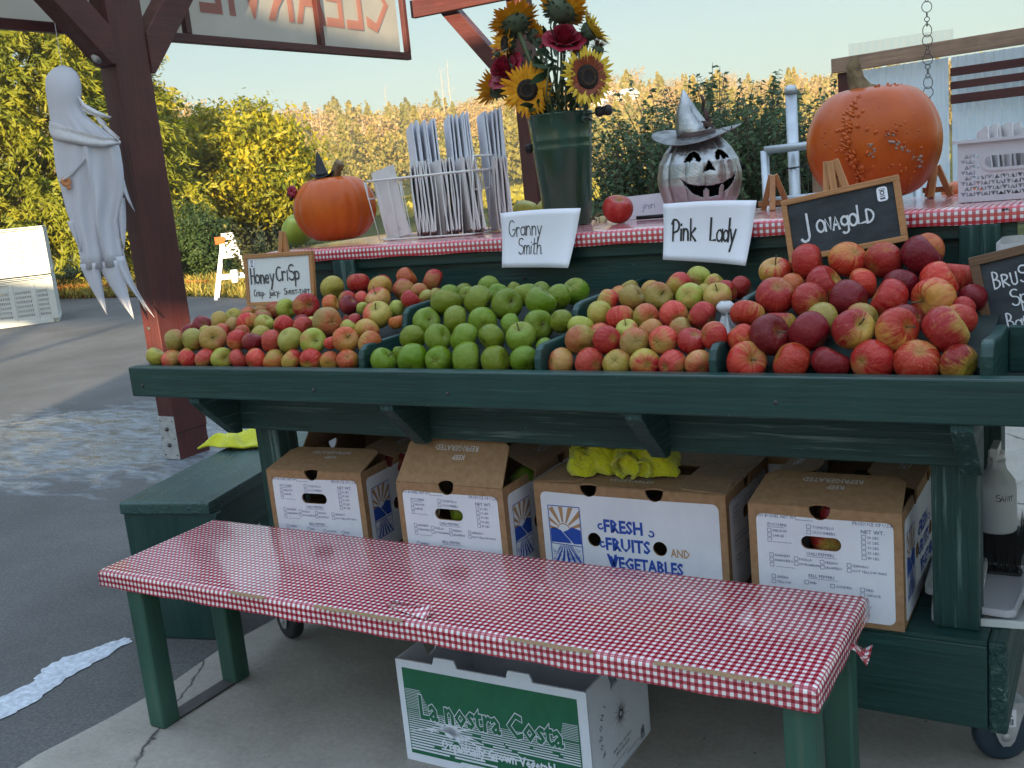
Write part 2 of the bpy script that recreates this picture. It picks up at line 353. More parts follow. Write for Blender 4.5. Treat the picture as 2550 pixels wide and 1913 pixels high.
# fruit
a = NT('apple_skin', .3, .22); v = a.obj(); rv = a.rand(); off = a.n('CombineXYZ', {0: a.math('MULTIPLY', rv, 37), 1: a.math('MULTIPLY', rv, 91), 2: a.math('MULTIPLY', rv, 53)})
vv = a.n('VectorMath', {0: v, 1: off}, operation='ADD'); s = a.sep(v)
ang = a.math('ARCTAN2', s[1], s[0]); lat = s[2]
st = a.noise(a.n('CombineXYZ', {0: a.math('MULTIPLY', a.math('SINE', ang), 1.6), 1: a.math('MULTIPLY', a.math('COSINE', ang), 1.6), 2: a.math('ADD', a.math('MULTIPLY', lat, .32), a.math('MULTIPLY', rv, 40))}), 3.2, 4, .65)
blot = a.noise(vv, .95, 4, .6, .4)
side = a.n('VectorMath', {0: a.n('VectorMath', {0: v}, operation='NORMALIZE'), 1: a.attr('cheek', out=1)}, out=1, operation='DOT_PRODUCT')
m0 = a.math('ADD', a.math('ADD', a.math('MULTIPLY', side, .42), a.attr('cover', out=2)), a.math('MULTIPLY', a.math('SUBTRACT', blot, .5), 1.0))
m1 = a.math('ADD', m0, a.math('MULTIPLY', a.math('SUBTRACT', st, .5), a.attr('streak', out=2)))
mask = a.ramp(m1, [(.32, 0), (.72, 1)])
gr = a.attr('ground', out=0); bl = a.attr('blush', out=0)
gr2 = a.mix(a.ramp(blot, [(.35, 0), (.7, 1)]), gr, a.hsv(gr, .485, .9, 1.25))
c = a.mix(mask, gr2, a.mix(a.ramp(st, [(.3, 0), (.65, 1)]), a.hsv(bl, .51, .95, 1.35), bl))
pole = a.ramp(a.math('ABSOLUTE', lat), [(.0, 1), (1, 1)])
hole = a.ramp(a.n('VectorMath', {0: a.n('VectorMath', {0: v, 1: (1, 1, 0)}, operation='MULTIPLY')}, out=1, operation='LENGTH'), [(.10, 1), (.42, 0)])
c = a.mix(a.math('MULTIPLY', hole, a.ramp(blot, [(.3, .35), (.6, .9)])), c, a.mix(.5, gr, (.16, .13, .03)))
dots = a.ramp(a.vor(vv, 8), [(.10, 1), (.17, 0)]); c = a.mix(a.math('MULTIPLY', dots, .38), c, a.hsv(gr, .5, .6, 1.8))
a.set(Base_Color=c, Roughness=a.ramp(blot, [(.3, .26), (.7, .42)]), Coat_Weight=.0); a.bump(a.noise(vv, 2.2, 2), .12, .06); MATS['apple_skin'] = a.m
flat('apple_stem', (.09, .06, .025), .8, .4, 200, .4)
def pumpkin_mat(name, c0, c1, rough=.3):
    a = NT(name, rough, .5); v = a.obj(); n = a.noise(v, 9, 5, .6); n2 = a.noise(v, 70, 3)
    c = a.mix(a.ramp(n, [(.3, 0), (.7, 1)]), c0, c1); sp = a.ramp(n2, [(.70, 0), (.76, 1)])
    sc = a.math('MULTIPLY', a.ramp(a.noise(a.map(v, (1, 1, .5)), 24, 4, .7), [(.68, 0), (.74, 1)]), .55)
    c = a.mix(a.math('MULTIPLY', sp, .25), c, (.45, .2, .05)); c = a.mix(sc, c, (.40, .20, .07))
    a.set(Base_Color=c, Coat_Weight=.08, Coat_Roughness=.15, Roughness=a.ramp(n, [(.3, rough-.05), (.7, rough+.15)])); a.b.inputs['Specular IOR Level'].default_value = .28; a.bump(a.math('ADD', n, a.math('MULTIPLY', n2, .3)), .22, .006); MATS[name] = a.m
pumpkin_mat('pumpkin_skin', (.40, .062, .002), (.48, .095, .004)); pumpkin_mat('wart_skin', (.33, .048, .002), (.45, .085, .004), .28)
flat('scar', (.26, .20, .16), .8, .3, 80, .4); flat('pumpkin_stem', (.16, .11, .055), .85, .5, 60, .8)
flat('quince_skin', (.42, .36, .035), .45, .25, 25, .1); flat('green_quince', (.27, .33, .03), .45, .3, 14, .1)
flat('dry_leaf', (.42, .30, .14), .8, .3)
# towels
a = NT('towel', .95, .1); v = a.obj(); n = a.noise(v, 260, 2); n2 = a.noise(v, 22, 3)
a.set(Base_Color=a.mix(a.ramp(n2, [(.3, 0), (.7, 1)]), (.50, .52, .006), (.66, .64, .015)), Sheen_Weight=.4); a.bump(a.math('ADD', n, a.math('MULTIPLY', n2, .5)), .9, .006); MATS['towel'] = a.m
# cloth
a = NT('ghost_cloth', .85, .1); v = a.obj(); n = a.noise(v, 300, 2)
tr = a.n('BsdfTranslucent', {'Color': (.62, .62, .68)}); a.set(Base_Color=(.72, .72, .78)); a.bump(n, .2, .002)
a.t.links.new(a.n('MixShader', {0: .28, 1: a.b.outputs[0], 2: tr}), a.out.inputs[0]); MATS['ghost_cloth'] = a.m
flat('ghost_veil', (.60, .59, .62), .9, .1, 60)
a = NT('canvas', .9, .1); v = a.obj(); n = a.noise(v, 6, 4)
c = a.mix(a.ramp(n, [(.3, 0), (.7, 1)]), (.36, .33, .29), (.44, .41, .36)); a.set(Base_Color=c); tr = a.n('BsdfTranslucent', {'Color': (.55, .51, .44)})
a.t.links.new(a.n('MixShader', {0: .55, 1: a.b.outputs[0], 2: tr}), a.out.inputs[0]); MATS['canvas'] = a.m
a = NT('canvas_letter', .9, .1, Base_Color=(.42, .20, .17)); tr = a.n('BsdfTranslucent', {'Color': (.52, .24, .20)})
a.t.links.new(a.n('MixShader', {0: .5, 1: a.b.outputs[0], 2: tr}), a.out.inputs[0]); MATS['canvas_letter'] = a.m
flat('clay', (.50, .19, .07), .6, .2)
# flowers
a = NT('petal_yellow', .6, .2); v = a.obj(); n = a.noise(v, 60, 3); a.set(Base_Color=a.mix(a.ramp(n, [(.3, 0), (.7, 1)]), (.58, .20, .004), (.72, .36, .012))); MATS['petal_yellow'] = a.m
flat('petal_gold', (.62, .42, .02), .6, .25, 50); flat('petal_base', (.20, .035, .006), .6, .4, 60); flat('flower_disc', (.010, .006, .005), .9, .6, 220, 1.0); flat('disc_ring', (.055, .028, .008), .9, .6, 300, 1.0)
flat('rose_red', (.23, .002, .018), .55, .3, 40); flat('thistle_orange', (.50, .075, .006), .8, .3, 80); flat('sepal', (.060, .085, .045), .7, .3, 60, .3); flat('flower_leaf', (.025, .060, .022), .5, .3, 40, .2)
flat('stem_green', (.085, .11, .045), .6, .2); flat('seed_brown', (.13, .055, .025), .8, .5, 120)
# foliage
def leaf_mat(name, c0, c1, trans=.35, c2=None, rough=.55, vor=None):
    a = NT(name, rough, .25); r = a.attr('leaf', 'GEOMETRY', 2)
    stops = [(0, c0), (1, c1)] if c2 is None else [(0, c0), (.55, c1), (1, c2)]
    c = a.ramp(r, stops); a.set(Base_Color=c)
    tr = a.n('BsdfTranslucent', {'Color': a.hsv(c, .49, 1.05, 1.5)}); a.t.links.new(a.n('MixShader', {0: trans, 1: a.b.outputs[0], 2: tr}), a.out.inputs[0]); MATS[name] = a.m
leaf_mat('redwood_leaf', (.055, .085, .008), (.19, .20, .016), .35, (.30, .26, .02)); leaf_mat('walnut_leaf', (.08, .11, .010), (.27, .25, .014), .4, (.42, .32, .012))
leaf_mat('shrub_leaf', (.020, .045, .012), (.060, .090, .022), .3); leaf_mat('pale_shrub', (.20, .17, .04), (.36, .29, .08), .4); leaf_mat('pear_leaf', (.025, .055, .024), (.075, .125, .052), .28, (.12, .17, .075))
leaf_mat('forest_leaf', (.11, .12, .030), (.25, .20, .045), .3, (.38, .25, .085)); leaf_mat('gum_leaf', (.18, .14, .06), (.36, .24, .10), .3, (.44, .29, .13))
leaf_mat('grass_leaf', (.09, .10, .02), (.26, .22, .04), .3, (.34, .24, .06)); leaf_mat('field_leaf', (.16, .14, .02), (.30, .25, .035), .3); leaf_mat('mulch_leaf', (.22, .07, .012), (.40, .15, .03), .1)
flat('bark', (.11, .075, .05), .9, .4, 12, .8); flat('pale_bark', (.36, .27, .2), .85, .35, 6, .4); flat('twig', (.10, .075, .045), .85, .3)

# ------------------------------------------------------------------ the setting
a = NT('asphalt', .8, .4); p = a.pos(); n = a.noise(p, 95, 4, .7); n2 = a.noise(p, 1.1, 5, .6); n3 = a.noise(p, 260, 2)
c = a.mix(a.ramp(n, [(.3, 0), (.72, 1)]), (.045, .046, .049), (.120, .115, .110)); c = a.mix(1, c, a.ramp(n2, [(.3, .75), (.7, 1.35)]), 'MULTIPLY')
c = a.mix(a.ramp(a.vor(p, 210), [(.08, .8), (.16, 0)]), c, (.20, .19, .18))
# dried and wet wash-down stain round the foot of the red post
q = a.n('Mapping', {'Vector': p, 'Location': (5.9, -4.25, 0)}); q = a.n('Mapping', {'Vector': q, 'Rotation': (0, 0, R(38)), 'Scale': (.40, .62, 1)})
rad = a.n('VectorMath', {0: q}, out=1, operation='LENGTH'); w1 = a.noise(a.map(p, (1.2, 2.6, 1), rot=(0, 0, R(30))), 2.2, 6, .65, .8)
wet = a.ramp(a.math('ADD', a.math('MULTIPLY', rad, .55), a.math('MULTIPLY', w1, .55)), [(.50, 1), (.66, 0)])
foam = a.math('MULTIPLY', wet, a.ramp(a.noise(a.map(p, (1.6, 5, 1), rot=(0, 0, R(28))), 3.2, 6, .7, 1.0), [(.38, 0), (.60, 1)]))
c = a.mix(a.math('MULTIPLY', foam, .9), c, (.26, .31, .37)); c = a.mix(a.math('MULTIPLY', wet, .25), c, (.02, .022, .026))
a.set(Base_Color=c, Roughness=a.mix(wet, (.85, .85, .85), a.ramp(w1, [(.4, .22), (.6, .5)]))); a.bump(a.math('ADD', n, a.math('MULTIPLY', n3, .5)), .55, .006); MATS['asphalt'] = a.m
a = NT('concrete', .8, .35); p = a.pos(); n = a.noise(p, 3.2, 6, .62); n2 = a.noise(p, 60, 4, .7); n3 = a.noise(p, 15, 3)
c = a.mix(a.ramp(n, [(.3, 0), (.7, 1)]), (.235, .215, .185), (.34, .315, .275)); c = a.mix(1, c, a.ramp(n2, [(.25, .82), (.75, 1.14)]), 'MULTIPLY')
c = a.mix(a.ramp(n3, [(.72, 0), (.78, .75)]), c, (.07, .062, .055)); c = a.mix(a.ramp(a.noise(p, 38, 2), [(.735, 0), (.76, .8)]), c, (.035, .03, .028))
dx = a.n('VectorMath', {0: p, 1: a.n('VectorMath', {0: a.noise(p, 5, 4, out=1), 1: (.16, .16, 0)}, operation='MULTIPLY')}, operation='ADD')
cr = a.ramp(a.vor(dx, .95, feature='DISTANCE_TO_EDGE'), [(.0, 1), (.0065, 0)]); cm = a.ramp(a.noise(p, .9, 2), [(.47, 0), (.56, 1)])
c = a.mix(a.math('MULTIPLY', cr, cm), c, (.018, .016, .014)); a.set(Base_Color=c); a.bump(a.math('SUBTRACT', a.math('ADD', a.math('MULTIPLY', n2, .5), n3), a.math('MULTIPLY', cr, cm)), .25, .005); MATS['concrete'] = a.m
a = NT('turf', .95, .1); p = a.pos(); n = a.noise(p, 1.4, 5, .65); n2 = a.noise(p, 30, 3)
c = a.ramp(n, [(.3, (.035, .045, .012)), (.6, (.085, .085, .025)), (.75, (.16, .12, .04))]); a.set(Base_Color=a.mix(1, c, a.ramp(n2, [(.3, .7), (.7, 1.3)]), 'MULTIPLY')); a.bump(n2, .8, .05); MATS['turf'] = a.m
flat('chalk_paint', (.42, .45, .50), .85, .35, 60, .5)

def hill_h(r, az):
    """az in degrees from +y; the wooded ridge stands beyond the field"""
    t = min(1, max(0, (r-95)/95)); t = t*t*(3-2*t)
    return t*(9.0 + 1.6*math.sin(az*.21+.6) + .9*math.sin(az*.63)) + (.004*(r-190) if r > 190 else 0)
g = MB(); P = []
for r in [0.5, 14, 24, 36, 50, 70, 90, 100, 110, 120, 130, 140, 150, 160, 170, 180, 190, 230, 320, 600, 1400]:
    P.append([(r*math.sin(R(az)), r*math.cos(R(az)), -.07 + hill_h(r, max(-75, min(12, az)))*(1 if -78 < az < 25 else .25)) for az in range(-180, 180, 6)])
g.grid(P, wrap=True); tag(g.build('ground', MATS['turf']), kind='structure')
m = MB(); m.prism([(-60, -40), (30, -40), (30, 8.2), (-3, 8.4), (-8, 10.1), (-11.6, 11.55), (-13.8, 12.15), (-17.1, 12.4), (-60, 14)], 'z', -.066, -.03); tag(m.build('road', MATS['asphalt']), kind='structure')
m = MB(); xs = [-2.5+.012*math.sin(i*1.7)+.007*math.sin(i*4.1) for i in range(0, 42)]
m.prism([(9, -3), (9, 6.2)] + [(xs[i], 6.2-i*9.2/41) for i in range(42)], 'z', -.09, 0.0); tag(m.build('pavement', MATS['concrete'], bevel=.006), kind='structure')
m = MB(); ch = [(-2.86,1.52),(-2.85,1.64),(-2.868,1.76),(-2.90,1.88),(-2.905,2.0),(-2.918,2.13),(-2.972,2.14),(-3.0,2.03),(-3.05,1.95),(-3.035,1.86),(-2.985,1.78),(-2.99,1.69),(-2.96,1.62),(-2.95,1.52)]
q = []
for i in range(len(ch)):
    a0 = Vector(ch[i]); b0 = Vector(ch[(i+1) % len(ch)])
    for k in range(6):
        p0 = a0.lerp(b0, k/6); q.append((p0.x+rnd.uniform(-.009, .009), p0.y+rnd.uniform(-.009, .009)))
m.mesh(plate_me([q]), T((0, 0, -.0265))); tag(m.build('painted_line', MATS['chalk_paint']), kind='structure')

# added barn behind the viewer: unseen, shapes shade and sun slot, white for bounce
b = thing('packing_barn', 'white packing barn with a gabled roof standing behind the viewer', 'barn', (6, -12, 0))
flat('barn_white', (.78, .77, .74), .8, .08, 2); flat('barn_roof', (.70, .70, .70), .6, .1, 2)
m = MB(); m.prism([(1.3-6, -.05), (16, -.05), (16, 5.6), (-2.4, 5.6), (-2.41, 3.30), (1.3-6, 3.30)], 'y', -.1, .1); m.build('wall', MATS['barn_white'], b)  # lower panel of the added blocker, sun slot left open above
m = MB(); m.prism([(16, 3.62), (16, 6.9), (5, 6.9), (-3.4, 5.4), (-5.0, 3.95), (-12.5, 4.5), (-12.5, 3.62)], 'y', -.35, -.12); m.build('roof', MATS['barn_roof'], b)  # upper panel of the added blocker, outline cut to place shadow edges
m = MB(); m.beam((-8.2, 0, 1.6), (-6.7, 0, 3.75), .10, .17, (0, 1, 0)); m.build('brace', MATS['barn_white'], b)  # this bar and the next are added to cast shadow bands on the road
m = MB(); m.beam((-7.2, 0, 2.95), (-9.0, 0, 3.62), .10, .12, (0, 1, 0)); m.build('brace', MATS['barn_white'], b)

# ------------------------------------------------------------------ gingham bench
b = thing('gingham_bench', 'long low bench covered in glossy red and white gingham, with green metal legs', 'bench', (-1.44, 1.91, 0))
m = MB(); x0, x1, y0, y1 = -.975, .975, -.215, .215
P = []
prof = [(.0, .412), (.001, .42), (.0, .447), (.004, .456), (.012, .460)]
nx = 60
def ring(ins, z, wav):
    out = []
    for i in range(nx+1): out.append((x0+ins+(x1-x0-2*ins)*i/nx, y0+ins+wav*math.sin(i*.8)*.002, z+wav*.0012*math.sin(i*1.37)))
    for i in range(1, 13): out.append((x1-ins, y0+ins+(y1-y0-2*ins)*i/12, z+wav*.003*math.sin(i*2.1)))
    for i in range(1, nx+1): out.append((x1-ins-(x1-x0-2*ins)*i/nx, y1-ins, z+wav*.003*math.sin(i*.9)))
    for i in range(1, 12): out.append((x0+ins, y1-ins-(y1-y0-2*ins)*i/12, z))
    return out
m.grid([ring(-.001, .413, 1.0), ring(0, .424, .5), ring(0, .448, 0), ring(.003, .456, 0), ring(.010, .460, 0)], wrap=True, smooth=True)
m.grid([[(x0+.010+(x1-x0-.02)*i/nx, y0+.010+(y1-y0-.02)*k/12, .460+.0012*math.sin(i*.5+k)*(0 < k < 12 and 0 < i < nx)) for i in range(nx+1)] for k in range(13)])
m.build('oilcloth', MATS['gingham_bench'], b)
m = MB(); m.box((x0+.008, y0+.008, .4145), (x1-.008, y1-.008, .452)); m.build('top_board', MATS['cardboard'], b)
cut = [(-.475, .12), (-.20, .10), (-.11, .17), (.33, .20), (.66, .27)]
for cx, w in cut:
    m = MB()
    pts = [(cx+w*i/8, y0-.003+.0015*math.sin(i*2.2), .456+.001*math.sin(i)) for i in range(9)]
    m.grid([pts, [(p[0]+.003, p[1]+.0065, .4618) for p in pts]]); m.build('torn_edge', MATS['cardboard_core'], b)
m = MB(); m.grid([[(-.02+.045*i, -.165-.012*i+.01*k, .4625+.010*max(0, i-1)*(k/3)) for i in range(4)] for k in range(4)]); m.build('loose_scrap', MATS['gingham_bench'], b, solid=.001)
m = MB(); m.grid([[(.966+.010*i, .03+.02*k, .418-.004*i+.012*math.sin(i+k)) for i in range(5)] for k in range(4)]); m.build('loose_scrap', MATS['gingham_bench'], b, solid=.001)
for lx in (-.86, .935):
    for ly, nm in ((-.17, 'f'), (.105, 'b')):
        m = MB(); m.box((lx-.031, ly-.031, .0), (lx+.029, ly+.029, .404)); m.build('leg', MATS['green_metal_z'], b, bevel=.006)
    m = MB(); m.box((lx-.027, -.138, .0005), (lx+.025, .073, .007)); m.build('foot_plate', MATS['dark_steel'], b, bevel=.001)
    m = MB(); m.box((lx-.028, -.199, .372), (lx+.026, .16, .403)); m.build('crossbar', MATS['green_metal_z'], b)

# ------------------------------------------------------------------ the stall
st = thing('fruit_stall', 'green wooden market stall on casters with sloping divided bins and a gingham counter', 'stall', (-1.4, 2.4, 0))
OX, OY = 1.4, -2.4     # world -> stall
def W(m): m.v = [(x+OX, y+OY, z) for x, y, z in m.v]; return m
XR = .75               # the bins run on past the right edge of the picture
m = MB(); m.box((-2.585, 2.04, .862), (XR, 2.079, .951)); W(m).build('front_lip', MATS['green_paint_x'], st, bevel=.004)
m = MB(); m.box((-2.34, 2.20, .731), (-.262, 2.238, .868)); W(m).build('beam', MATS['green_weathered_x'], st, bevel=.004)
for bx in (-2.352, -1.652, -.965, -.29):
    m = MB(); m.prism([(2.046, .8615), (2.046, .846), (2.175, .722), (2.199, .722), (2.199, .8615)], 'x', bx-.0, bx+.042); W(m).build('bracket', MATS['green_weathered_y'], st, bevel=.003)
m = MB(); bed = [(2.08,.912),(2.15,.912),(2.165,.948),(2.25,.970),(2.31,.992),(2.38,1.006),(2.45,1.018),(2.60,1.038),(2.738,1.05)]
m.prism(bed + [(2.738, .885), (2.08, .885)], 'x', -2.56, -.24); W(m).build('bin_bed', MATS['bin_bed'], st)
m = MB(); m.box((-2.56, 2.08, .8685), (XR, 2.735, .884)); m.box((-.22, 2.08, .885), (XR, 2.735, .90)); W(m).build('bin_floor', MATS['bin_bed'], st)
m = MB(); m.box((-2.584, 2.0795, .866), (-2.5605, 2.60, .944)); W(m).build('side_board', MATS['green_paint_y'], st, bevel=.003)
low = [(2.080,.885),(2.083,.975),(2.092,.996),(2.112,1.007),(2.274,1.008),(2.274,.885)]
hi = [(2.2745,.885),(2.284,1.02),(2.296,1.058),(2.312,1.072),(2.34,1.076),(2.736,1.082),(2.736,.885)]
for dx in (-1.735, -1.206, -.776):
    for pl in (low, hi):
        m = MB(); m.prism(pl, 'x', dx, dx+.019); W(m).build('divider', MATS['green_paint_y'], st, bevel=.006)
m = MB(); m.prism([(2.080,.885),(2.083,.985),(2.094,1.008),(2.115,1.013),(2.25,1.0),(2.36,1.0),(2.36,.885)], 'x', -.242, -.217); W(m).build('divider', MATS['green_paint_y'], st, bevel=.006)
m = MB(); m.box((-.216, 2.345, .90), (XR, 2.363, .998)); W(m).build('riser', MATS['green_paint_x'], st, bevel=.003)
m = MB(); m.box((-2.45, 2.740, .90), (-.262, 2.760, 1.183)); W(m).build('back_panel', MATS['green_paint_x'], st, bevel=.002)
m = MB(); m.box((-2.45, 2.7205, 1.148), (-.232, 2.7395, 1.183)); W(m).build('trim_board', MATS['green_paint_x'], st, bevel=.003)
m = MB(); m.box((-2.60, 2.71, 1.184), (XR, 3.36, 1.2195)); W(m).build('counter_board', MATS['raw_timber_x'], st)
m = MB(); P = []
for (yy, zz) in ((2.7005, 1.1835), (2.6995, 1.19), (2.6995, 1.214), (2.7015, 1.2195), (2.708, 1.2222), (2.80, 1.2222), (3.0, 1.2215), (3.2, 1.2222), (3.362, 1.2222), (3.366, 1.19)):
    P.append([(-2.605+(XR+2.605)*i/90, yy+.0006*math.sin(i*1.3), zz+(.0008*math.sin(i*.7+yy*9) if zz > 1.2 else .0012*math.sin(i*.9))) for i in range(91)])
m.grid(P); W(m).build('counter_cloth', MATS['gingham_counter'], st)
for lx, ly in ((-2.305, 2.242), (-.357, 2.242), (-2.305, 2.70), (-.357, 2.70)):
    m = MB(); m.box((lx, ly, .3535), (lx+.092, ly+.085, .8675 if ly < 2.5 else 1.1825)); W(m).build('leg', MATS['green_weathered_z'], st, bevel=.004)
m = MB(); m.box((-2.40, 2.199, .150), (-.245, 2.236, .3425)); W(m).build('front_board', MATS['green_paint_x'], st, bevel=.004)
m = MB(); m.box((-.244, 2.203, .143), (-.207, 2.95, .352)); W(m).build('side_rail', MATS['green_weathered_y'], st, bevel=.006)
m = MB(); m.box((-2.40, 2.2365, .16), (-2.36, 2.95, .33)); W(m).build('side_rail', MATS['green_weathered_y'], st, bevel=.006)
m = MB()
for i in range(5): m.box((-2.40, 2.2005+.148*i, .3435), (-.2455, 2.2005+.148*i+.143, .3530))
W(m).build('shelf', MATS['green_paint_x'], st)
m = MB(); m.box((-2.30, 2.79, .50), (-.31, 2.81, .60)); W(m).build('rear_rail', MATS['green_paint_x'], st)
def caster(x, y, ang, lab):
    c = bpy.data.objects.new('caster', None); COL.objects.link(c); c.parent = st; c.location = (x+OX, y+OY, 0); c.rotation_euler = (0, 0, ang); c.empty_display_size = .05
    if lab: c['label'] = lab
    m = MB()
    pr = [(.0, -.020), (.048, -.020), (.060, -.017), (.0635, -.010), (.0635, .010), (.060, .017), (.048, .020), (.0, .020)]
    m.lathe(pr, 32, mat=T((0, 0, .0637)) @ Matrix.Rotation(R(90), 4, 'X')); m.build('wheel', MATS['blue_rubber' if lab and 'blue' in lab else 'rubber'], c)
    m = MB()
    for s in (-1, 1):
        y0_, y1_ = (s*.0245-.0015, s*.0245+.0015)
        m.prism([(-.045, .140), (.045, .140), (.020, .052), (.010, .040), (-.006, .040), (-.014, .052)], 'y', y0_, y1_)
    m.box((-.046, -.026, .1405), (.046, .026, .1445)); m.lathe([(.0, -.031), (.009, -.031), (.009, .031), (.0, .031)], 10, mat=T((0, 0, .0637)) @ Matrix.Rotation(R(90), 4, 'X'))
    m.build('fork', MATS['zinc_plate'], c)
    m = MB(); m.box((-.022, -.0275, .088), (.022, -.0262, .130)); o = m.build('sticker', MATS['label_white'], c)
    m = MB()
    for i in range(9): m.box((-.016+.0036*i, -.0282, .093), (-.016+.0036*i+.0010+.0008*(i % 3), -.0278, .108))
    for i in range(3): m.box((-.018, -.0282, .114+.005*i), (.014-.004*i, -.0278, .1165+.005*i))
    m.build('sticker_print', MATS['ink_black'], c)
caster(-.235, 2.36, R(28), 'caster with a dark blue wheel and a printed sticker')
caster(-2.335, 2.30, R(-18), None); caster(-.30, 2.88, R(40), None)
m = MB()
for i, (sx, sz) in enumerate(((-2.14, 1.125), (-1.59, 1.095), (-1.03, 1.10), (-.42, 1.108), (-2.40, 1.09), (-.66, .92))):
    if i < 5: m.lathe([(0, 0), (.0048, 0), (.0055, .0015)], 10, mat=T((sx, 2.7385, sz)) @ Matrix.Rotation(R(90), 4, 'X'))
for sx in (-2.53, -1.86, -.62, -1.43): m.lathe([(0, 0), (.0045, 0), (.0052, .001)], 10, mat=T((sx, 2.0388, .897)) @ Matrix.Rotation(R(90), 4, 'X'))
W(m).build('screw_heads', MATS['dark_steel'], st)
m = MB(); stroke_text(m, 'mWn', 0, 0, .007, .0018); place(m, T((-.262, 2.6985, 1.212)) @ XZ); W(m).build('pen_marks', MATS['ink_black'], st)

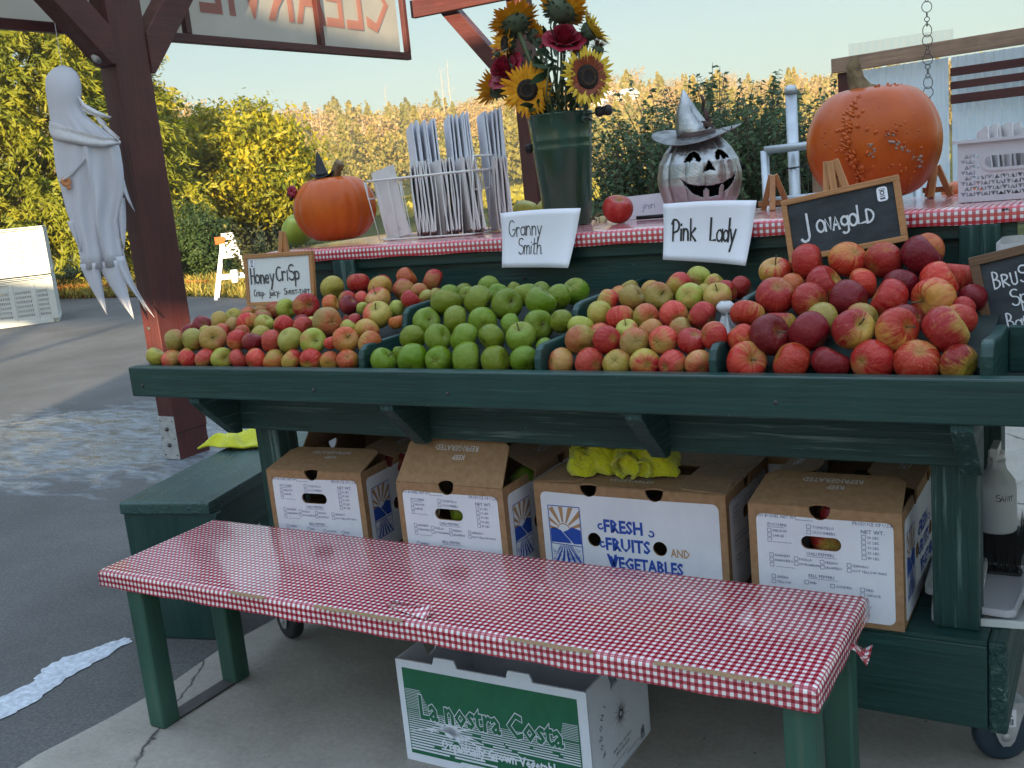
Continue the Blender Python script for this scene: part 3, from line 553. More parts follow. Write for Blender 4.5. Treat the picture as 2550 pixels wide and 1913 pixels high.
# ------------------------------------------------------------------ apples
APPLES = """H1 -2.554 2.125 0.966 31 Y
H1 -2.487 2.125 0.961 31 P
H1 -2.414 2.125 0.961 31 M
H1 -2.338 2.123 0.961 32 P
H1 -2.272 2.125 0.962 33 Y
H1 -2.206 2.125 0.961 30 P
H1 -2.137 2.125 0.960 33 P
H1 -2.069 2.125 0.958 32 O
H1 -2.001 2.125 0.958 31 M
H1 -1.930 2.123 0.959 33 M
H1 -1.865 2.125 0.957 28 O
H1 -1.803 2.125 0.961 29 O
H2 -2.496 2.155 1.012 34 T
H2 -2.416 2.155 1.014 33 T
H2 -2.332 2.157 1.015 39 T
H2 -2.233 2.155 1.012 30 R
H2 -2.172 2.155 1.006 31 D
H2 -2.101 2.155 1.008 31 P
H2 -2.028 2.155 1.012 36 Y
H2 -1.946 2.157 1.007 36 Y
H2 -1.878 2.156 1.003 22 P
H2 -1.827 2.154 1.011 35 O
H2 -1.744 2.155 1.001 32 O
H3 -2.518 2.240 1.023 26 D
H3 -2.451 2.240 1.018 25 Y
H3 -2.379 2.240 1.019 29 R
H3 -2.295 2.240 1.019 24 R
H3 -2.219 2.240 1.010 30 Y
H3 -2.154 2.245 1.009 24 Y
H3 -2.119 2.235 1.039 31 R
H3 -2.049 2.240 1.034 30 M
H3 -1.957 2.240 1.047 42 T
H3 -1.880 2.240 1.027 28 Y
H3 -1.820 2.240 1.018 35 M
H4 -2.525 2.300 1.031 33 D
H4 -2.448 2.300 1.045 33 T
H4 -2.393 2.300 1.030 27 T
H4 -2.330 2.300 1.039 32 M
H4 -2.261 2.300 1.035 29 Y
H4 -2.109 2.301 1.034 26 D
H4 -2.067 2.299 1.034 21 Y
H4 -1.910 2.300 1.035 26 R
H4 -1.823 2.300 1.055 40 M
H4 -1.757 2.300 1.034 24 O
H5 -2.466 2.382 1.047 28 Y
H5 -2.387 2.366 1.053 27 T
H5 -2.419 2.392 1.035 28 Y
H5 -2.341 2.380 1.043 28 T
H5 -2.238 2.380 1.069 31 Y
H5 -2.156 2.380 1.075 39 R
H5 -2.059 2.380 1.079 28 O
H5 -1.985 2.375 1.075 29 D
H5 -1.990 2.385 1.029 25 R
H5 -1.939 2.380 1.064 19 Y
H5 -1.815 2.380 1.060 25 Y
H5 -1.762 2.380 1.085 28 R
H6 -2.422 2.460 1.050 24 T
H6 -2.367 2.460 1.054 26 R
H6 -2.003 2.460 1.079 26 P
H6 -1.940 2.460 1.078 39 M
H6 -2.057 2.460 1.078 29 R
H6 -1.793 2.470 1.097 24 T
H6 -1.757 2.460 1.076 26 Y
H6 -1.715 2.452 1.084 25 T
H7 -2.180 2.540 1.109 37 Y
H7 -2.072 2.540 1.121 35 R
H7 -1.989 2.540 1.103 37 O
H7 -1.899 2.540 1.094 36 R
H8 -2.044 2.620 1.103 32 R
H8 -1.944 2.620 1.122 34 O
H8 -1.846 2.620 1.112 34 R
G1 -1.681 2.123 0.959 36 G
G1 -1.585 2.124 0.962 42 G
G1 -1.505 2.125 0.962 36 G
G1 -1.418 2.121 0.966 43 G
G1 -1.335 2.125 0.962 38 G
G1 -1.256 2.125 0.965 34 G
G2 -1.651 2.162 0.973 22 G
G2 -1.607 2.161 1.013 33 G
G2 -1.527 2.160 1.013 36 G
G2 -1.449 2.164 1.013 37 G
G2 -1.363 2.160 1.014 35 G
G2 -1.279 2.160 1.014 37 G
G2 -1.214 2.160 0.990 22 G
G3 -1.636 2.270 1.037 38 G
G3 -1.541 2.270 1.041 39 G
G3 -1.456 2.270 1.035 38 G
G3 -1.369 2.270 1.024 32 G
G3 -1.290 2.270 1.024 39 G
G3 -1.224 2.270 1.035 29 G
G4 -1.675 2.335 1.037 32 G
G4 -1.609 2.335 1.079 43 G
G4 -1.505 2.335 1.083 40 G
G4 -1.418 2.335 1.070 41 G
G4 -1.314 2.335 1.074 41 G
G5 -1.667 2.438 1.085 31 G
G5 -1.604 2.440 1.083 28 G
G5 -1.505 2.440 1.088 28 G
G5 -1.419 2.440 1.081 36 G
G5 -1.318 2.440 1.072 34 G
G6 -1.684 2.540 1.081 27 G
G6 -1.595 2.540 1.092 34 G
G6 -1.517 2.540 1.079 27 G
G6 -1.424 2.540 1.077 27 G
G6 -1.316 2.540 1.074 37 G
K1 -1.156 2.125 0.959 35 P
K1 -1.079 2.125 0.959 35 P
K1 -1.009 2.125 0.957 34 T
K1 -0.940 2.125 0.958 34 M
K1 -0.874 2.125 0.957 32 P
K1 -0.812 2.125 0.958 31 P
K2 -1.118 2.160 1.007 35 T
K2 -1.047 2.160 1.006 34 R
K2 -0.978 2.160 1.000 34 T
K2 -0.907 2.160 1.004 33 P
K2 -0.841 2.164 1.001 33 R
K2 -0.786 2.156 1.015 31 R
K3 -1.157 2.245 1.022 32 Y
K3 -1.106 2.245 1.006 27 P
K3 -1.034 2.245 1.014 27 Y
K3 -0.973 2.245 1.009 32 O
K3 -0.898 2.245 1.013 30 T
K4 -1.131 2.306 1.045 34 Y
K4 -1.073 2.294 1.035 34 M
K4 -1.006 2.300 1.037 32 T
K4 -0.935 2.300 1.040 34 P
K4 -0.864 2.300 1.038 33 M
K5 -1.143 2.380 1.065 31 M
K5 -1.075 2.380 1.072 34 T
K5 -1.005 2.380 1.075 35 T
K5 -0.923 2.380 1.072 34 Y
K5 -0.852 2.380 1.069 34 Y
K6 -1.158 2.480 1.066 26 O
K6 -0.992 2.480 1.087 36 M
K6 -0.921 2.480 1.065 25 Y
K6 -0.864 2.480 1.068 29 R
K7 -1.165 2.560 1.071 28 T
K7 -1.098 2.560 1.066 28 M
K7 -0.967 2.567 1.094 31 Y
K7 -0.920 2.553 1.075 30 Y
K7 -0.855 2.560 1.067 30 R
J1 -0.706 2.127 0.963 43 S
J1 -0.609 2.129 0.963 41 S
J1 -0.529 2.130 0.961 39 D
J1 -0.446 2.130 0.966 43 R
J1 -0.360 2.129 0.966 44 S
J1 -0.284 2.130 0.963 37 B
J2 -0.728 2.171 1.007 32 S
J2 -0.664 2.163 1.015 43 D
J2 -0.579 2.166 1.021 42 D
J2 -0.490 2.165 1.025 41 B
J2 -0.404 2.165 1.023 44 S
J2 -0.313 2.166 1.022 47 B
J3 -0.744 2.265 1.044 37 S
J3 -0.672 2.265 1.021 37 B
J3 -0.578 2.265 1.028 38 T
J3 -0.493 2.265 1.028 37 T
J3 -0.401 2.265 1.026 34 D
J3 -0.301 2.265 1.026 33 S
J4 -0.696 2.330 1.077 44 R
J4 -0.619 2.330 1.062 41 R
J4 -0.534 2.330 1.063 42 D
J4 -0.448 2.330 1.061 43 R
J4 -0.359 2.337 1.059 46 S
J4 -0.301 2.323 1.039 25 R
J5 -0.684 2.420 1.082 33 O
J5 -0.608 2.420 1.085 45 B
J5 -0.523 2.420 1.084 36 S
J5 -0.441 2.420 1.078 39 D
J5 -0.361 2.420 1.085 43 S
J5 -0.294 2.420 1.047 30 D
J6 -0.742 2.490 1.112 39 S
J6 -0.664 2.490 1.131 43 R
J6 -0.569 2.490 1.135 43 S
J6 -0.491 2.490 1.129 42 R
J6 -0.409 2.490 1.134 46 D
J6 -0.334 2.490 1.085 37 S
J7 -0.412 2.600 1.138 38 O"""
def apple_mesh(name, h, lob, k):
    """unit apple (radius 1): lobed shoulders, dimple at the stalk, calyx basin below"""
    m = MB(); prof = []; n = 18
    for i in range(n+1):
        t = math.pi*i/n; z = -math.cos(t)
        r = math.sin(t)**.90*(1+.055*z); z = z*h
        if i < 5: z += (.20*(1-i/5)**1.6)*h
        if i > n-5: z -= (.38*(1-(n-i)/5)**1.6)*h
        prof.append((max(r, .0), z))
    def mod(t, r, z): f = 1+lob*math.cos(5*t+k)*(.4+.6*(z < 0))+.02*math.sin(2*t+k*3); return r*f, z+.05*h*r*math.cos(t+k)+lob*.8*math.cos(5*t+k)*(1-r)*(1 if z < 0 else -.3)
    m.lathe(prof, 26, mod=mod, cap=False)
    o = m.build(name, MATS['apple_skin'], weld=True); me = o.data; bpy.data.objects.remove(o); return me
AM = [apple_mesh('apple_round', .88, .008, .2), apple_mesh('apple_tall', .96, .018, 1.3), apple_mesh('apple_flat', .84, .010, 2.4), apple_mesh('apple_lobed', .91, .020, .9)]
m = MB(); m.tube([(0, 0, .28), (.02, 0, .55), (.07, .02, .85), (.16, .03, 1.08)], [.045, .035, .036, .055], 6); o = m.build('stalk', MATS['apple_stem']); STEM = o.data; bpy.data.objects.remove(o)
CODE = {   # ground, blush, cover, streak, words
 'Y': ((.36,.34,.055), (.40,.12,.04), .10, .25, 'yellow green'), 'T': ((.33,.24,.055), (.36,.10,.035), .34, .5, 'tan and russet'), 'M': ((.40,.31,.06), (.43,.022,.022), .48, .8, 'half red half yellow'),
 'P': ((.44,.27,.08), (.46,.040,.030), .70, .6, 'pinkish red'), 'O': ((.45,.24,.05), (.42,.085,.022), .52, 1.0, 'orange streaked'), 'R': ((.42,.20,.05), (.33,.010,.014), .80, .75, 'bright red'),
 'D': ((.30,.05,.03), (.155,.005,.014), 1.0, .35, 'dark crimson'), 'S': ((.50,.26,.055), (.40,.016,.010), .74, 1.35, 'red and gold streaked'), 'B': ((.46,.36,.07), (.27,.008,.014), .52, .7, 'half crimson half yellow'),
 'G': ((.135,.215,.008), (.19,.25,.02), .12, .15, 'green')}
HEAP = {'H': ('the left heap', 'apples heaped in the leftmost bin'), 'G': ('the green heap', 'green apples heaped in the second bin'), 'K': ('the third heap', 'apples heaped in the third bin'), 'J': ('the right heap', 'apples heaped in the rightmost full bin')}
ORD = ['first', 'second', 'third', 'fourth', 'fifth', 'sixth', 'seventh', 'eighth', 'ninth', 'tenth', 'eleventh', 'twelfth']
lines = [l.split() for l in APPLES.strip().splitlines()]; rows = {}
for l in lines: rows.setdefault(l[0], []).append(l)
ROWN = {1: 'front row', 2: 'second row', 3: 'third row', 4: 'fourth row', 5: 'fifth row', 6: 'sixth row', 7: 'seventh row', 8: 'top row'}
TOPROW = {'H': 8, 'G': 6, 'K': 7, 'J': 7}
STEMMED = {('G1', 0): 0, ('G3', 0): 1, ('G4', 3): 1, ('G3', 4): 1, ('J2', 3): 1, ('J2', 4): 1, ('J4', 4): 2, ('J2', 1): 1, ('H2', 2): 1, ('H2', 9): 1, ('H4', 8): 3, ('K5', 4): 3, ('K3', 2): 3, ('H6', 3): 3, ('H5', 5): 1, ('J1', 0): 1, ('G2', 5): 3, ('K5', 2): 1, ('J6', 0): 3, ('H2', 7): 1}
ar = random.Random(5)
def apple(x, y, z, r, code, label, group, stem=None, par=None):
    o = bpy.data.objects.new('apple', AM[ar.randrange(4)] if code != 'G' else AM[ar.choice((0, 1, 3))]); COL.objects.link(o)
    gr, bl, cov, stk, w = CODE[code]; j = lambda c, s: tuple(max(0, k*(1+ar.uniform(-s, s))) for k in c)
    o['ground'] = j((gr[0]*.78, gr[1]*.74, gr[2]*.55), .14); o['blush'] = j((bl[0]*.82, bl[1]*.7, bl[2]*.7), .18); o['cover'] = cov+ar.uniform(-.14, .14); o['streak'] = stk*ar.uniform(.6, 1.2)
    d = Vector((ar.gauss(0, 1), ar.gauss(0, 1)-.3, ar.gauss(0, 1))).normalized(); d = Vector((-.55+ar.gauss(0, .25), -.55, .45+ar.gauss(0, .3))).normalized() if code == 'B' else d
    
    if stem is None: ax = Vector((ar.gauss(0, 1), ar.gauss(.55, .5), ar.gauss(.35, .7))).normalized()
    else: ax = {0: Vector((.75, .1, .55)), 1: Vector((.72, -.50, .30)), 2: Vector((-.62, -.72, -.05)), 3: Vector((.15, -.5, .8))}[stem] + Vector((ar.uniform(-.15, .15), ar.uniform(-.1, .1), ar.uniform(-.15, .15)))
    qt = ax.to_track_quat('Z', 'Y') @ Euler((0, 0, ar.uniform(0, 6.28))).to_quaternion()
    o['cheek'] = tuple(qt.inverted() @ d); s = r*1.04; o.location = (x, y, z); o.rotation_mode = 'QUATERNION'; o.rotation_quaternion = qt; o.scale = (s, s, s)
    tag(o, label, 'apple', group)
    if stem is not None:
        c = bpy.data.objects.new('stalk', STEM); COL.objects.link(c); c.parent = o
    return o
for key, L in rows.items():
    h, row = key[0], int(key[1:]); idx = sorted(range(len(L)), key=lambda i: float(L[i][1]))
    for pos_, i in enumerate(idx):
        l = L[i]; n = len(L); w = CODE[l[5]][4]
        rn = 'top row' if row == TOPROW[h] else ROWN[row]
        if n == 1: wh = 'alone in'
        else: wh = ('rightmost' if pos_ == n-1 else ORD[pos_] + ' from left') + ' in'
        apple(float(l[1]), float(l[2]), float(l[3]), float(l[4])/1000, l[5], f"{w} apple, {wh} {rn} of {HEAP[h][0]}", HEAP[h][1], STEMMED.get((key, i)))

# ------------------------------------------------------------------ produce cartons under the stall
CW, CL, CH, CT = .335, .515, .268, .005
def put_text(m, t, x, z, size, xs=1.0, mi=0, align='LEFT', off=0.0, zz=0.0, rot=None, shear=0.0):
    mt = T((x, z, zz)) if rot is None else T((x, z, zz)) @ Matrix.Rotation(rot, 4, 'Z')
    m.mesh(text_me(t, size, xs, align, 1, off, shear), mt, mi); return m
def sq(m, x, z, s, w, mi=0):
    for r_ in (rect(s, w, x, z-s/2), rect(s, w, x, z+s/2), rect(w, s, x-s/2, z), rect(w, s, x+s/2, z)): m.add([(p[0], p[1], 0) for p in r_], [(0,1,2,3)], mi)
def ln(m, x0, x1, z, w=.0009, mi=0): m.add([(x0, z-w/2, 0), (x1, z-w/2, 0), (x1, z+w/2, 0), (x0, z+w/2, 0)], [(0,1,2,3)], mi)
def short_print():
    """check list printed on the short end, origin at the lower middle"""
    m = MB()
    put_text(m, '1 1/9 BUSHEL NET WT.', -.152, .2385, .0098, .98); ln(m, -.060, -.020, .2375)
    put_text(m, 'PRODUCE OF U.S.A.', .064, .2365, .0122, .80); put_text(m, 'ZUCCHINI', -.125, .2185, .0102, .92); ln(m, -.125, -.085, .2155, .0007)
    for i, t in enumerate(('MEDIUM', 'LARGE', '')):
        z = .2075-.0115*i; sq(m, -.1200, z, .0086, .0009); put_text(m, t, -.1125, z-.0030, .0085)
        if not t: ln(m, -.1125, -.070, z-.004, .0007)
    for i, t in enumerate(('TOMATILLO', 'CUCUMBERS')): z = .2235-.0125*i; sq(m, -.031, z, .0088, .0009); put_text(m, t, -.0232, z-.0030, .0088)
    put_text(m, 'NET WT.', .081, .2185, .0124)
    for i, t in enumerate(('20', '25', '30', '35', '40')): z = .2107-.0119*i; sq(m, .087, z, .0088, .0009); put_text(m, t+' LBS.', .0945, z-.0030, .0086)
    put_text(m, 'CHILI PEPPERS', -.039, .1565, .0104, .95); ln(m, -.039, .028, .1535, .0007)
    for k, col in enumerate((('ANAHEIM', 'HABANERO', ''), ('PASILLA', 'HUNGARIAN'), ('FRESNO', 'JALAPENO'), ('SERRANO', 'HOT YELLOW WAX'))):
        for i, t in enumerate(col):
            x = (-.1175, -.062, -.004, .0545)[k]; z = (.149, .1450, .1430, .1420)[k]-.0118*i; sq(m, x, z, .0086, .0009); put_text(m, t, x+.0070, z-.0030, .0084, .95)
            if not t: ln(m, x+.010, x+.052, z-.004, .0007)
    put_text(m, 'BELL PEPPERS', -.036, .1045, .0104, .95); ln(m, -.036, .030, .1015, .0007)
    for x, z, t in ((-.115, .097, 'GREEN'), (-.115, .085, 'YELLOW'), (-.040, .0914, 'RED'), (.0173, .089, 'GOLDEN'), (.0818, .088, 'MED'), (.0818, .0765, 'CHOICE'), (.0818, .048, 'KY')): sq(m, x, z, .0086, .0009); put_text(m, t, x+.0070, z-.0030, .0084)
    return m
def emblem(m, x, z, w, h, navy, tan):
    """sunrise over a hill, road and crop rows in a frame (x, z = lower left)"""
    P = lambda u, v: (x+u*w, z+v*h, 0)
    def poly(pts, mi, zz=0): m.add([(p[0], p[1], zz) for p in (P(*q) for q in pts)], [tuple(range(len(pts)))], mi)
    cx, cy = .45, .58
    for i in range(7):
        a0, a1 = R(14+i*25), R(14+i*25+11)
        def hit(a_):
            c, s = math.cos(a_), math.sin(a_)*w/h*1.0; k = 9
            for lim, d, o_ in ((.985, c, cx), (.015, c, cx), (.985, s, cy)):
                if abs(d) > 1e-6 and (lim-o_)/d > 0: k = min(k, (lim-o_)/d)
            return (cx+c*k, cy+s*k)
        r0 = .24; poly([(cx+r0*math.cos(a0), cy+r0*math.sin(a0)*w/h), hit(a0), hit(a1), (cx+r0*math.cos(a1), cy+r0*math.sin(a1)*w/h)], tan)
    for i in range(14):
        a0, a1 = R(180*i/14), R(180*(i+1)/14)
        poly([(cx+.185*math.cos(a0), cy+.185*math.sin(a0)*w/h), (cx+.215*math.cos(a0), cy+.215*math.sin(a0)*w/h), (cx+.215*math.cos(a1), cy+.215*math.sin(a1)*w/h), (cx+.185*math.cos(a1), cy+.185*math.sin(a1)*w/h)], tan)
    poly([(.02, .36), (.02, .59), (.16, .62), (.36, .575), (.50, .48), (.62, .41), (.66, .36)], navy); poly([(.42, .55), (.58, .59), (.72, .645), (.98, .60), (.98, .36), (.74, .355), (.60, .44)], navy, 1e-4)
    poly([(.02, .33), (.02, .345), (.98, .325), (.98, .31)], navy)
    for i in range(9):
        u = -.3+i*.2; poly([(.30+i*.045, .315), (.32+i*.045, .315), (min(.98, max(.02, u+.09)), .01), (min(.98, max(.02, u)), .01)], navy, 2e-4)
    g = random.Random(3)
    for i in range(44):
        u = g.uniform(.06, .94); v_ = g.uniform(.02, .25); s = .028+.03*(1-v_*4); a0 = g.uniform(0, 6)
        for k in range(4):
            a1 = a0+k*1.3; p0 = (u+s*math.cos(a1), v_+s*.55*math.sin(a1)); p1 = (u+s*math.cos(a1+.9), v_+s*.55*math.sin(a1+.9)); q = .010
            poly([p0, p1, (p1[0], p1[1]+q), (p0[0], p0[1]+q)], navy, 3e-4)
    for q in (rect(w, .0022, x+w/2, z), rect(w, .0022, x+w/2, z+h), rect(.0022, h, x, z+h/2), rect(.0022, h, x+w, z+h/2)): m.add([(p[0], p[1], 4e-4) for p in q], [(0,1,2,3)], navy)
def swash(m, x, z, s, mi, flip=1):
    """curl hooked on a capital"""
    c = (x-flip*s*.32, z+s*.30); tt = np.linspace(.9, 6.0, 12)
    m.grid([[(c[0]+flip*s*.30*math.cos(t), c[1]+s*.30*math.sin(t), 2e-4) for t in tt], [(c[0]+flip*s*.15*math.cos(t), c[1]+s*.15*math.sin(t), 2e-4) for t in tt]], mi, False)
def emblem_print():
    m = MB(); emblem(m, -.2195, .055, .090, .155, 0, 1); return m
def long_print(k=1.0):
    m = MB()
    for t, z, x, sz in (('FRESH', .152, -.066, .046), ('FRUITS', .1045, -.064, .046), ('VEGETABLES', .057, -.052, .044)):
        put_text(m, t, x, z, sz, .86 if t[0] == 'F' else .78, 2, off=.0016)
        if t != 'VEGETABLES': swash(m, x+.003, z+.004, .030, 2)
    put_text(m, 'V', -.060, .052, .058, .70, 2, off=.002)
    swash(m, .054, .148, .030, 2, -1); put_text(m, 'AND', .112, .103, .030, .74, 1, off=.0006)
    return m
SHORT = short_print().build('print', MATS['ink_navy']).data; EMB = emblem_print().build('print', [MATS['ink_blue'], MATS['ink_tan']]).data; LONG = long_print().build('print', [MATS['ink_navy'], MATS['ink_tan'], MATS['ink_blue']]).data
for o_ in [o for o in bpy.data.objects if o.name.startswith('print')]: bpy.data.objects.remove(o_)
def child(name, me, parent, mat):
    o = bpy.data.objects.new(name, me); COL.objects.link(o); o.parent = parent; o.matrix_local = mat; return o
def wall_plate(w, h, holes, t=CT): return plate_me([[(-w/2, 0), (w/2, 0), (w/2, h), (-w/2, h)]] + holes, t)
def notch(cx, h, r): return [(cx+r*math.cos(R(a)), h+.0-.0+r*math.sin(R(a))*1.15) for a in range(180, 361, 15)]
def notched(w, h, cs, r):
    o = [(-w/2, 0), (w/2, 0), (w/2, h)]
    for c in sorted(cs, reverse=True): o += [(c-(p[0]-c), p[1]) for p in notch(c, h, r)]
    return o + [(-w/2, h)]
def carton(loc, rz, label, front='short', flap=None, sides=None, fruit=None):
    """open produce carton: front = which wall faces the viewer; flap = tilt of the front flap; sides = tilts of (left, right, back) flaps"""
    fw_, dp = (CW, CL) if front == 'short' else (CL, CW)
    t = thing('produce_carton', label, 'carton', loc, rz, 'produce cartons stored under the stall')
    kinds = {'short': ([rrect(.088, .031, .015, -.005, .186)], [-.006], .024), 'long': ([circ(.0185, -.0935, .1275), circ(.0185, .084, .1205)], [-.100, .078], .024)}
    other = 'long' if front == 'short' else 'short'
    def wall(kind, w, mt, nm='side'):
        hl, ns, r = kinds[kind]; me = plate_me([notched(w, CH, ns, r)] + hl, CT); m = MB(); m.mesh(me, mt); return m
    m = wall(front, fw_, T((0, 0, 0)) @ XZ); m.build('front_wall', MATS['cardboard'], t)
    m = wall(other, dp, T((fw_/2-CT/2, dp/2, 0)) @ YZ); m.v = m.v
    w2 = wall(other, dp, T((-fw_/2+CT/2, dp/2, 0)) @ YZ); m.add(w2.v, w2.f); w3 = wall(front, fw_-.01, T((0, dp, 0)) @ XZ); m.add(w3.v, w3.f)
    m.box((-fw_/2, 0, 0), (fw_/2, dp, .004)); m.build('walls', MATS['cardboard'], t)
    # printed panels, set a hair proud
    for kind, w, mt in ((front, fw_, T((0, -CT/2-.0006, 0)) @ XZ), (other, dp, T((fw_/2+.0006, dp/2, 0)) @ YZ)):
        hl, ns, r = kinds[kind]; ww = w-.036; hh = CH-.018
        o = [p for p in rrect(ww, CH-.034, .016, 0, .012+(CH-.034)/2)]; top = CH-.022
        # scallop the label where the finger notches bite into it
        idx = max(range(len(o)), key=lambda i: (o[i][1] > top-.0005)*100+o[i][0]); out = []
        for i, p in enumerate(o):
            out.append(p)
            if i == 5:
                for c in sorted(ns, reverse=True): out += [q for q in [(2*c-p2[0], p2[1]) for p2 in notch(c, CH, r)] if q[1] < top]
        m = MB(); m.mesh(plate_me([out] + hl), mt); m.build('label_panel', MATS['label_white'], t)
        if kind == 'long': child('emblem', EMB, t, mt @ T((0, 0, .0006)))
        child('print', SHORT if kind == 'short' else LONG, t, mt @ T((0, 0, .0006)))
    # flaps
    def flapm(w, d, tilt, mt, txt=None, ns=(), chamf=.02, r=.021, nm='flap'):
        o = [(-w/2+.001, 0)]
        for c in ns: o += [(c-r*math.cos(R(a)), r*math.sin(R(a))*.5) for a in range(0, 181, 20)]
        o += [(w/2-.001, 0), (w/2-.010, d-chamf), (w/2-chamf-.012, d), (-w/2+chamf+.012, d), (-w/2+.010, d-chamf)]
        f = mt @ Matrix.Rotation(tilt, 4, 'X'); m = MB(); m.mesh(plate_me([o], .004), f)
        fo = m.build(nm, MATS['cardboard'], t)
        if txt:
            m = MB()
            for (s, xx, zz, sz) in txt: m.mesh(text_me(s, sz, .92, 'CENTER', 1, .0003), f @ T((xx, zz, .0026)) @ Matrix.Rotation(math.pi, 4, 'Z'))
            m.build('flap_print', MATS['ink_silver'], fo)
        return fo
    KR = [('KEEP', .012, .085, .020), ('REFRIGERATED', .0, .112, .022)]; FV = [('FRUITS AND', 0, .045, .020), ('VEGETABLES', 0, .022, .022)]; FR = [('FRESH', .02, .05, .034)]
    base = T((0, 0, CH))
    if flap is not None: flapm(fw_, .135 if front == 'short' else .115, flap, base, KR if front == 'short' else None, kinds[front][1], r=kinds[front][2])
    if front == 'long' and flap is not None:
        m = MB()
        f = base @ Matrix.Rotation(flap, 4, 'X')
        put_text(m, 'FRUITS AND', -.055, .062, .021, .9); put_text(m, 'VEGETABLES', -.062, .038, .024, .9, off=.0004); m.v = [tuple(f @ T((0, 0, .003)) @ Vector(p)) for p in m.v]; m.build('flap_print', MATS['ink_silver'], t)
    if sides:
        L_, R_, B_ = sides
        sl = .165 if front == 'short' else .0; so_ = sl/2
        if L_ is not None: flapm(dp-.006-sl, .115 if front == 'short' else .13, L_, T((-fw_/2, dp/2+so_, CH+.001)) @ Matrix.Rotation(R(-90), 4, 'Z'), FR)
        if R_ is not None: flapm(dp-.006-sl, .115 if front == 'short' else .13, R_, T((fw_/2, dp/2+so_, CH+.001)) @ Matrix.Rotation(R(90), 4, 'Z'), [('FRESH', -.02, .06, .034)] if front == 'short' else None, (), r=.020)
        if B_ is not None: flapm(fw_-.004, .13, B_, T((0, dp, CH+.001)) @ Matrix.Rotation(math.pi, 4, 'Z'))
    return t
SHZ = .3535
carton((-2.028, 2.172, SHZ), R(5), 'open nearly empty produce carton at the left end of the shelf, flap folded flat', flap=R(14), sides=(R(62), R(8), R(58)))
carton((-1.540, 2.150, SHZ), R(1), 'produce carton full of green apples with its front flap standing up', flap=R(52), sides=(R(70), R(22), R(70)))
carton((-1.064, 2.226, SHZ), R(.3), 'closed wide carton printed with fresh fruits and vegetables, yellow towel on its lid', front='long', flap=R(3), sides=(R(2), R(2), R(1)))
carton((-.575, 2.196, SHZ), R(0), 'produce carton nearest the right stall leg with a red apple behind its hand hole', flap=R(17), sides=(R(14), R(14), R(30)))
carton((-.95, 2.585, SHZ), R(-2), 'second-row carton behind the closed wide carton, its lid half shut', front='long', flap=R(10), sides=(R(6), R(9), R(4)))
carton((-1.75, 2.69, SHZ-.0), R(2), 'back carton in the gap behind the two left cartons', front='long', flap=R(4), sides=(R(3), R(3), R(3)))
for (x, y, z, r, c, lab) in ((-1.535, 2.20, .538, .042, 'G', 'green apple seen through the hand hole of the carton with the raised flap'), (-1.475, 2.212, .600, .040, 'G', 'green apple at the finger notch of the carton with the raised flap'), (-1.43, 2.36, .585, .040, 'G', 'green apple near the side flap of the carton with the raised flap'),
        (-.575, 2.246, .540, .043, 'B', 'red and yellow apple seen through the hand hole of the carton by the right leg'), (-.552, 2.245, .588, .040, 'D', 'dark red apple behind the finger notch of the carton by the right leg'), (-1.90, 2.40, .590, .038, 'D', 'dark red apple at the side notch of the leftmost carton')):
    apple(x, y, z, r, c, lab, 'apples inside the cartons')
# ------------------------------------------------------------------ white farm carton on the floor
t = thing('vegetable_carton', 'open white carton with a green printed front standing under the gingham bench', 'carton', (-1.278, 1.850, 0), R(.7))
w, d, h = .52, .325, .272
g_ = T((0, 0, 0)) @ XZ
fr = [(-w/2, .0), (-.10, 0), (-.095, .012), (-.02, .012), (-.015, 0), (w/2, 0), (w/2, h), (.125, h), (.118, h+.020), (.062, h+.020), (.055, h), (-.08, h), (-.087, h+.020), (-.143, h+.020), (-.150, h), (-w/2, h)]
m = MB(); m.mesh(plate_me([fr], .005), g_); m.build('front_wall', MATS['white_carton'], t)
m = MB(); bk = [(-w/2, 0), (w/2, 0), (w/2, h)] + [(.215, h), (.205, h-.02), (.19, h-.07), (-.15, h-.075), (-.155, h-.03), (-.165, h-.02), (-.20, h-.035), (-.225, h-.012), (-.232, h), (-w/2, h)]
m.mesh(plate_me([bk], .005), T((0, d, 0)) @ XZ)
sd = [(-d/2, 0), (.10, 0), (.103, .03), (.118, .045), (.135, .03), (.138, 0), (d/2, 0), (d/2, h), (.02, h), (.010, h-.012), (.0, h-.05), (-.035, h-.055), (-.05, h-.02), (-.055, h), (-d/2, h)]
for sx in (w/2-.0025, -w/2+.0025): m.mesh(plate_me([sd], .005), T((sx, d/2, 0)) @ YZ)
m.box((-w/2, 0, .001), (w/2, d, .006)); m.build('walls', MATS['white_carton'], t)
P0 = XZ.copy(); P0.translation = (0, -.0032, 0)
m = MB(); m.mesh(plate_me([[(-.243, .022), (-.10, .022), (-.095, .026), (-.02, .026), (-.015, .022), (.236, .022), (.236, .252), (-.243, .252)]]), P0); m.build('green_panel', MATS['ink_green'], t)
m = MB()   # white line work
def strip(x0, x1, z, wd): m.add([(x0, z, 0), (x1, z, 0), (x1, z+wd, 0), (x0, z+wd, 0)], [(0,1,2,3)])
for i in range(13): strip(-.240, -.196+.002*i, .196-.0042*i, .0013)
for i in range(10): strip(.195-.001*i, .233, .186-.0042*i, .0013)
zz = .140
for i in range(17):
    wd = .0012+.00024*i; g = random.Random(i); x = -.24
    while x < .23:
        x2 = min(.233, x+g.uniform(.05, .22)); strip(x, x2, zz, wd); x = x2+g.uniform(.002, .03)*(i > 5)
        if i > 9 and x > -.05: break
    zz -= .0052+.0002*i
g = random.Random(8); cx, cz = -.120, .100
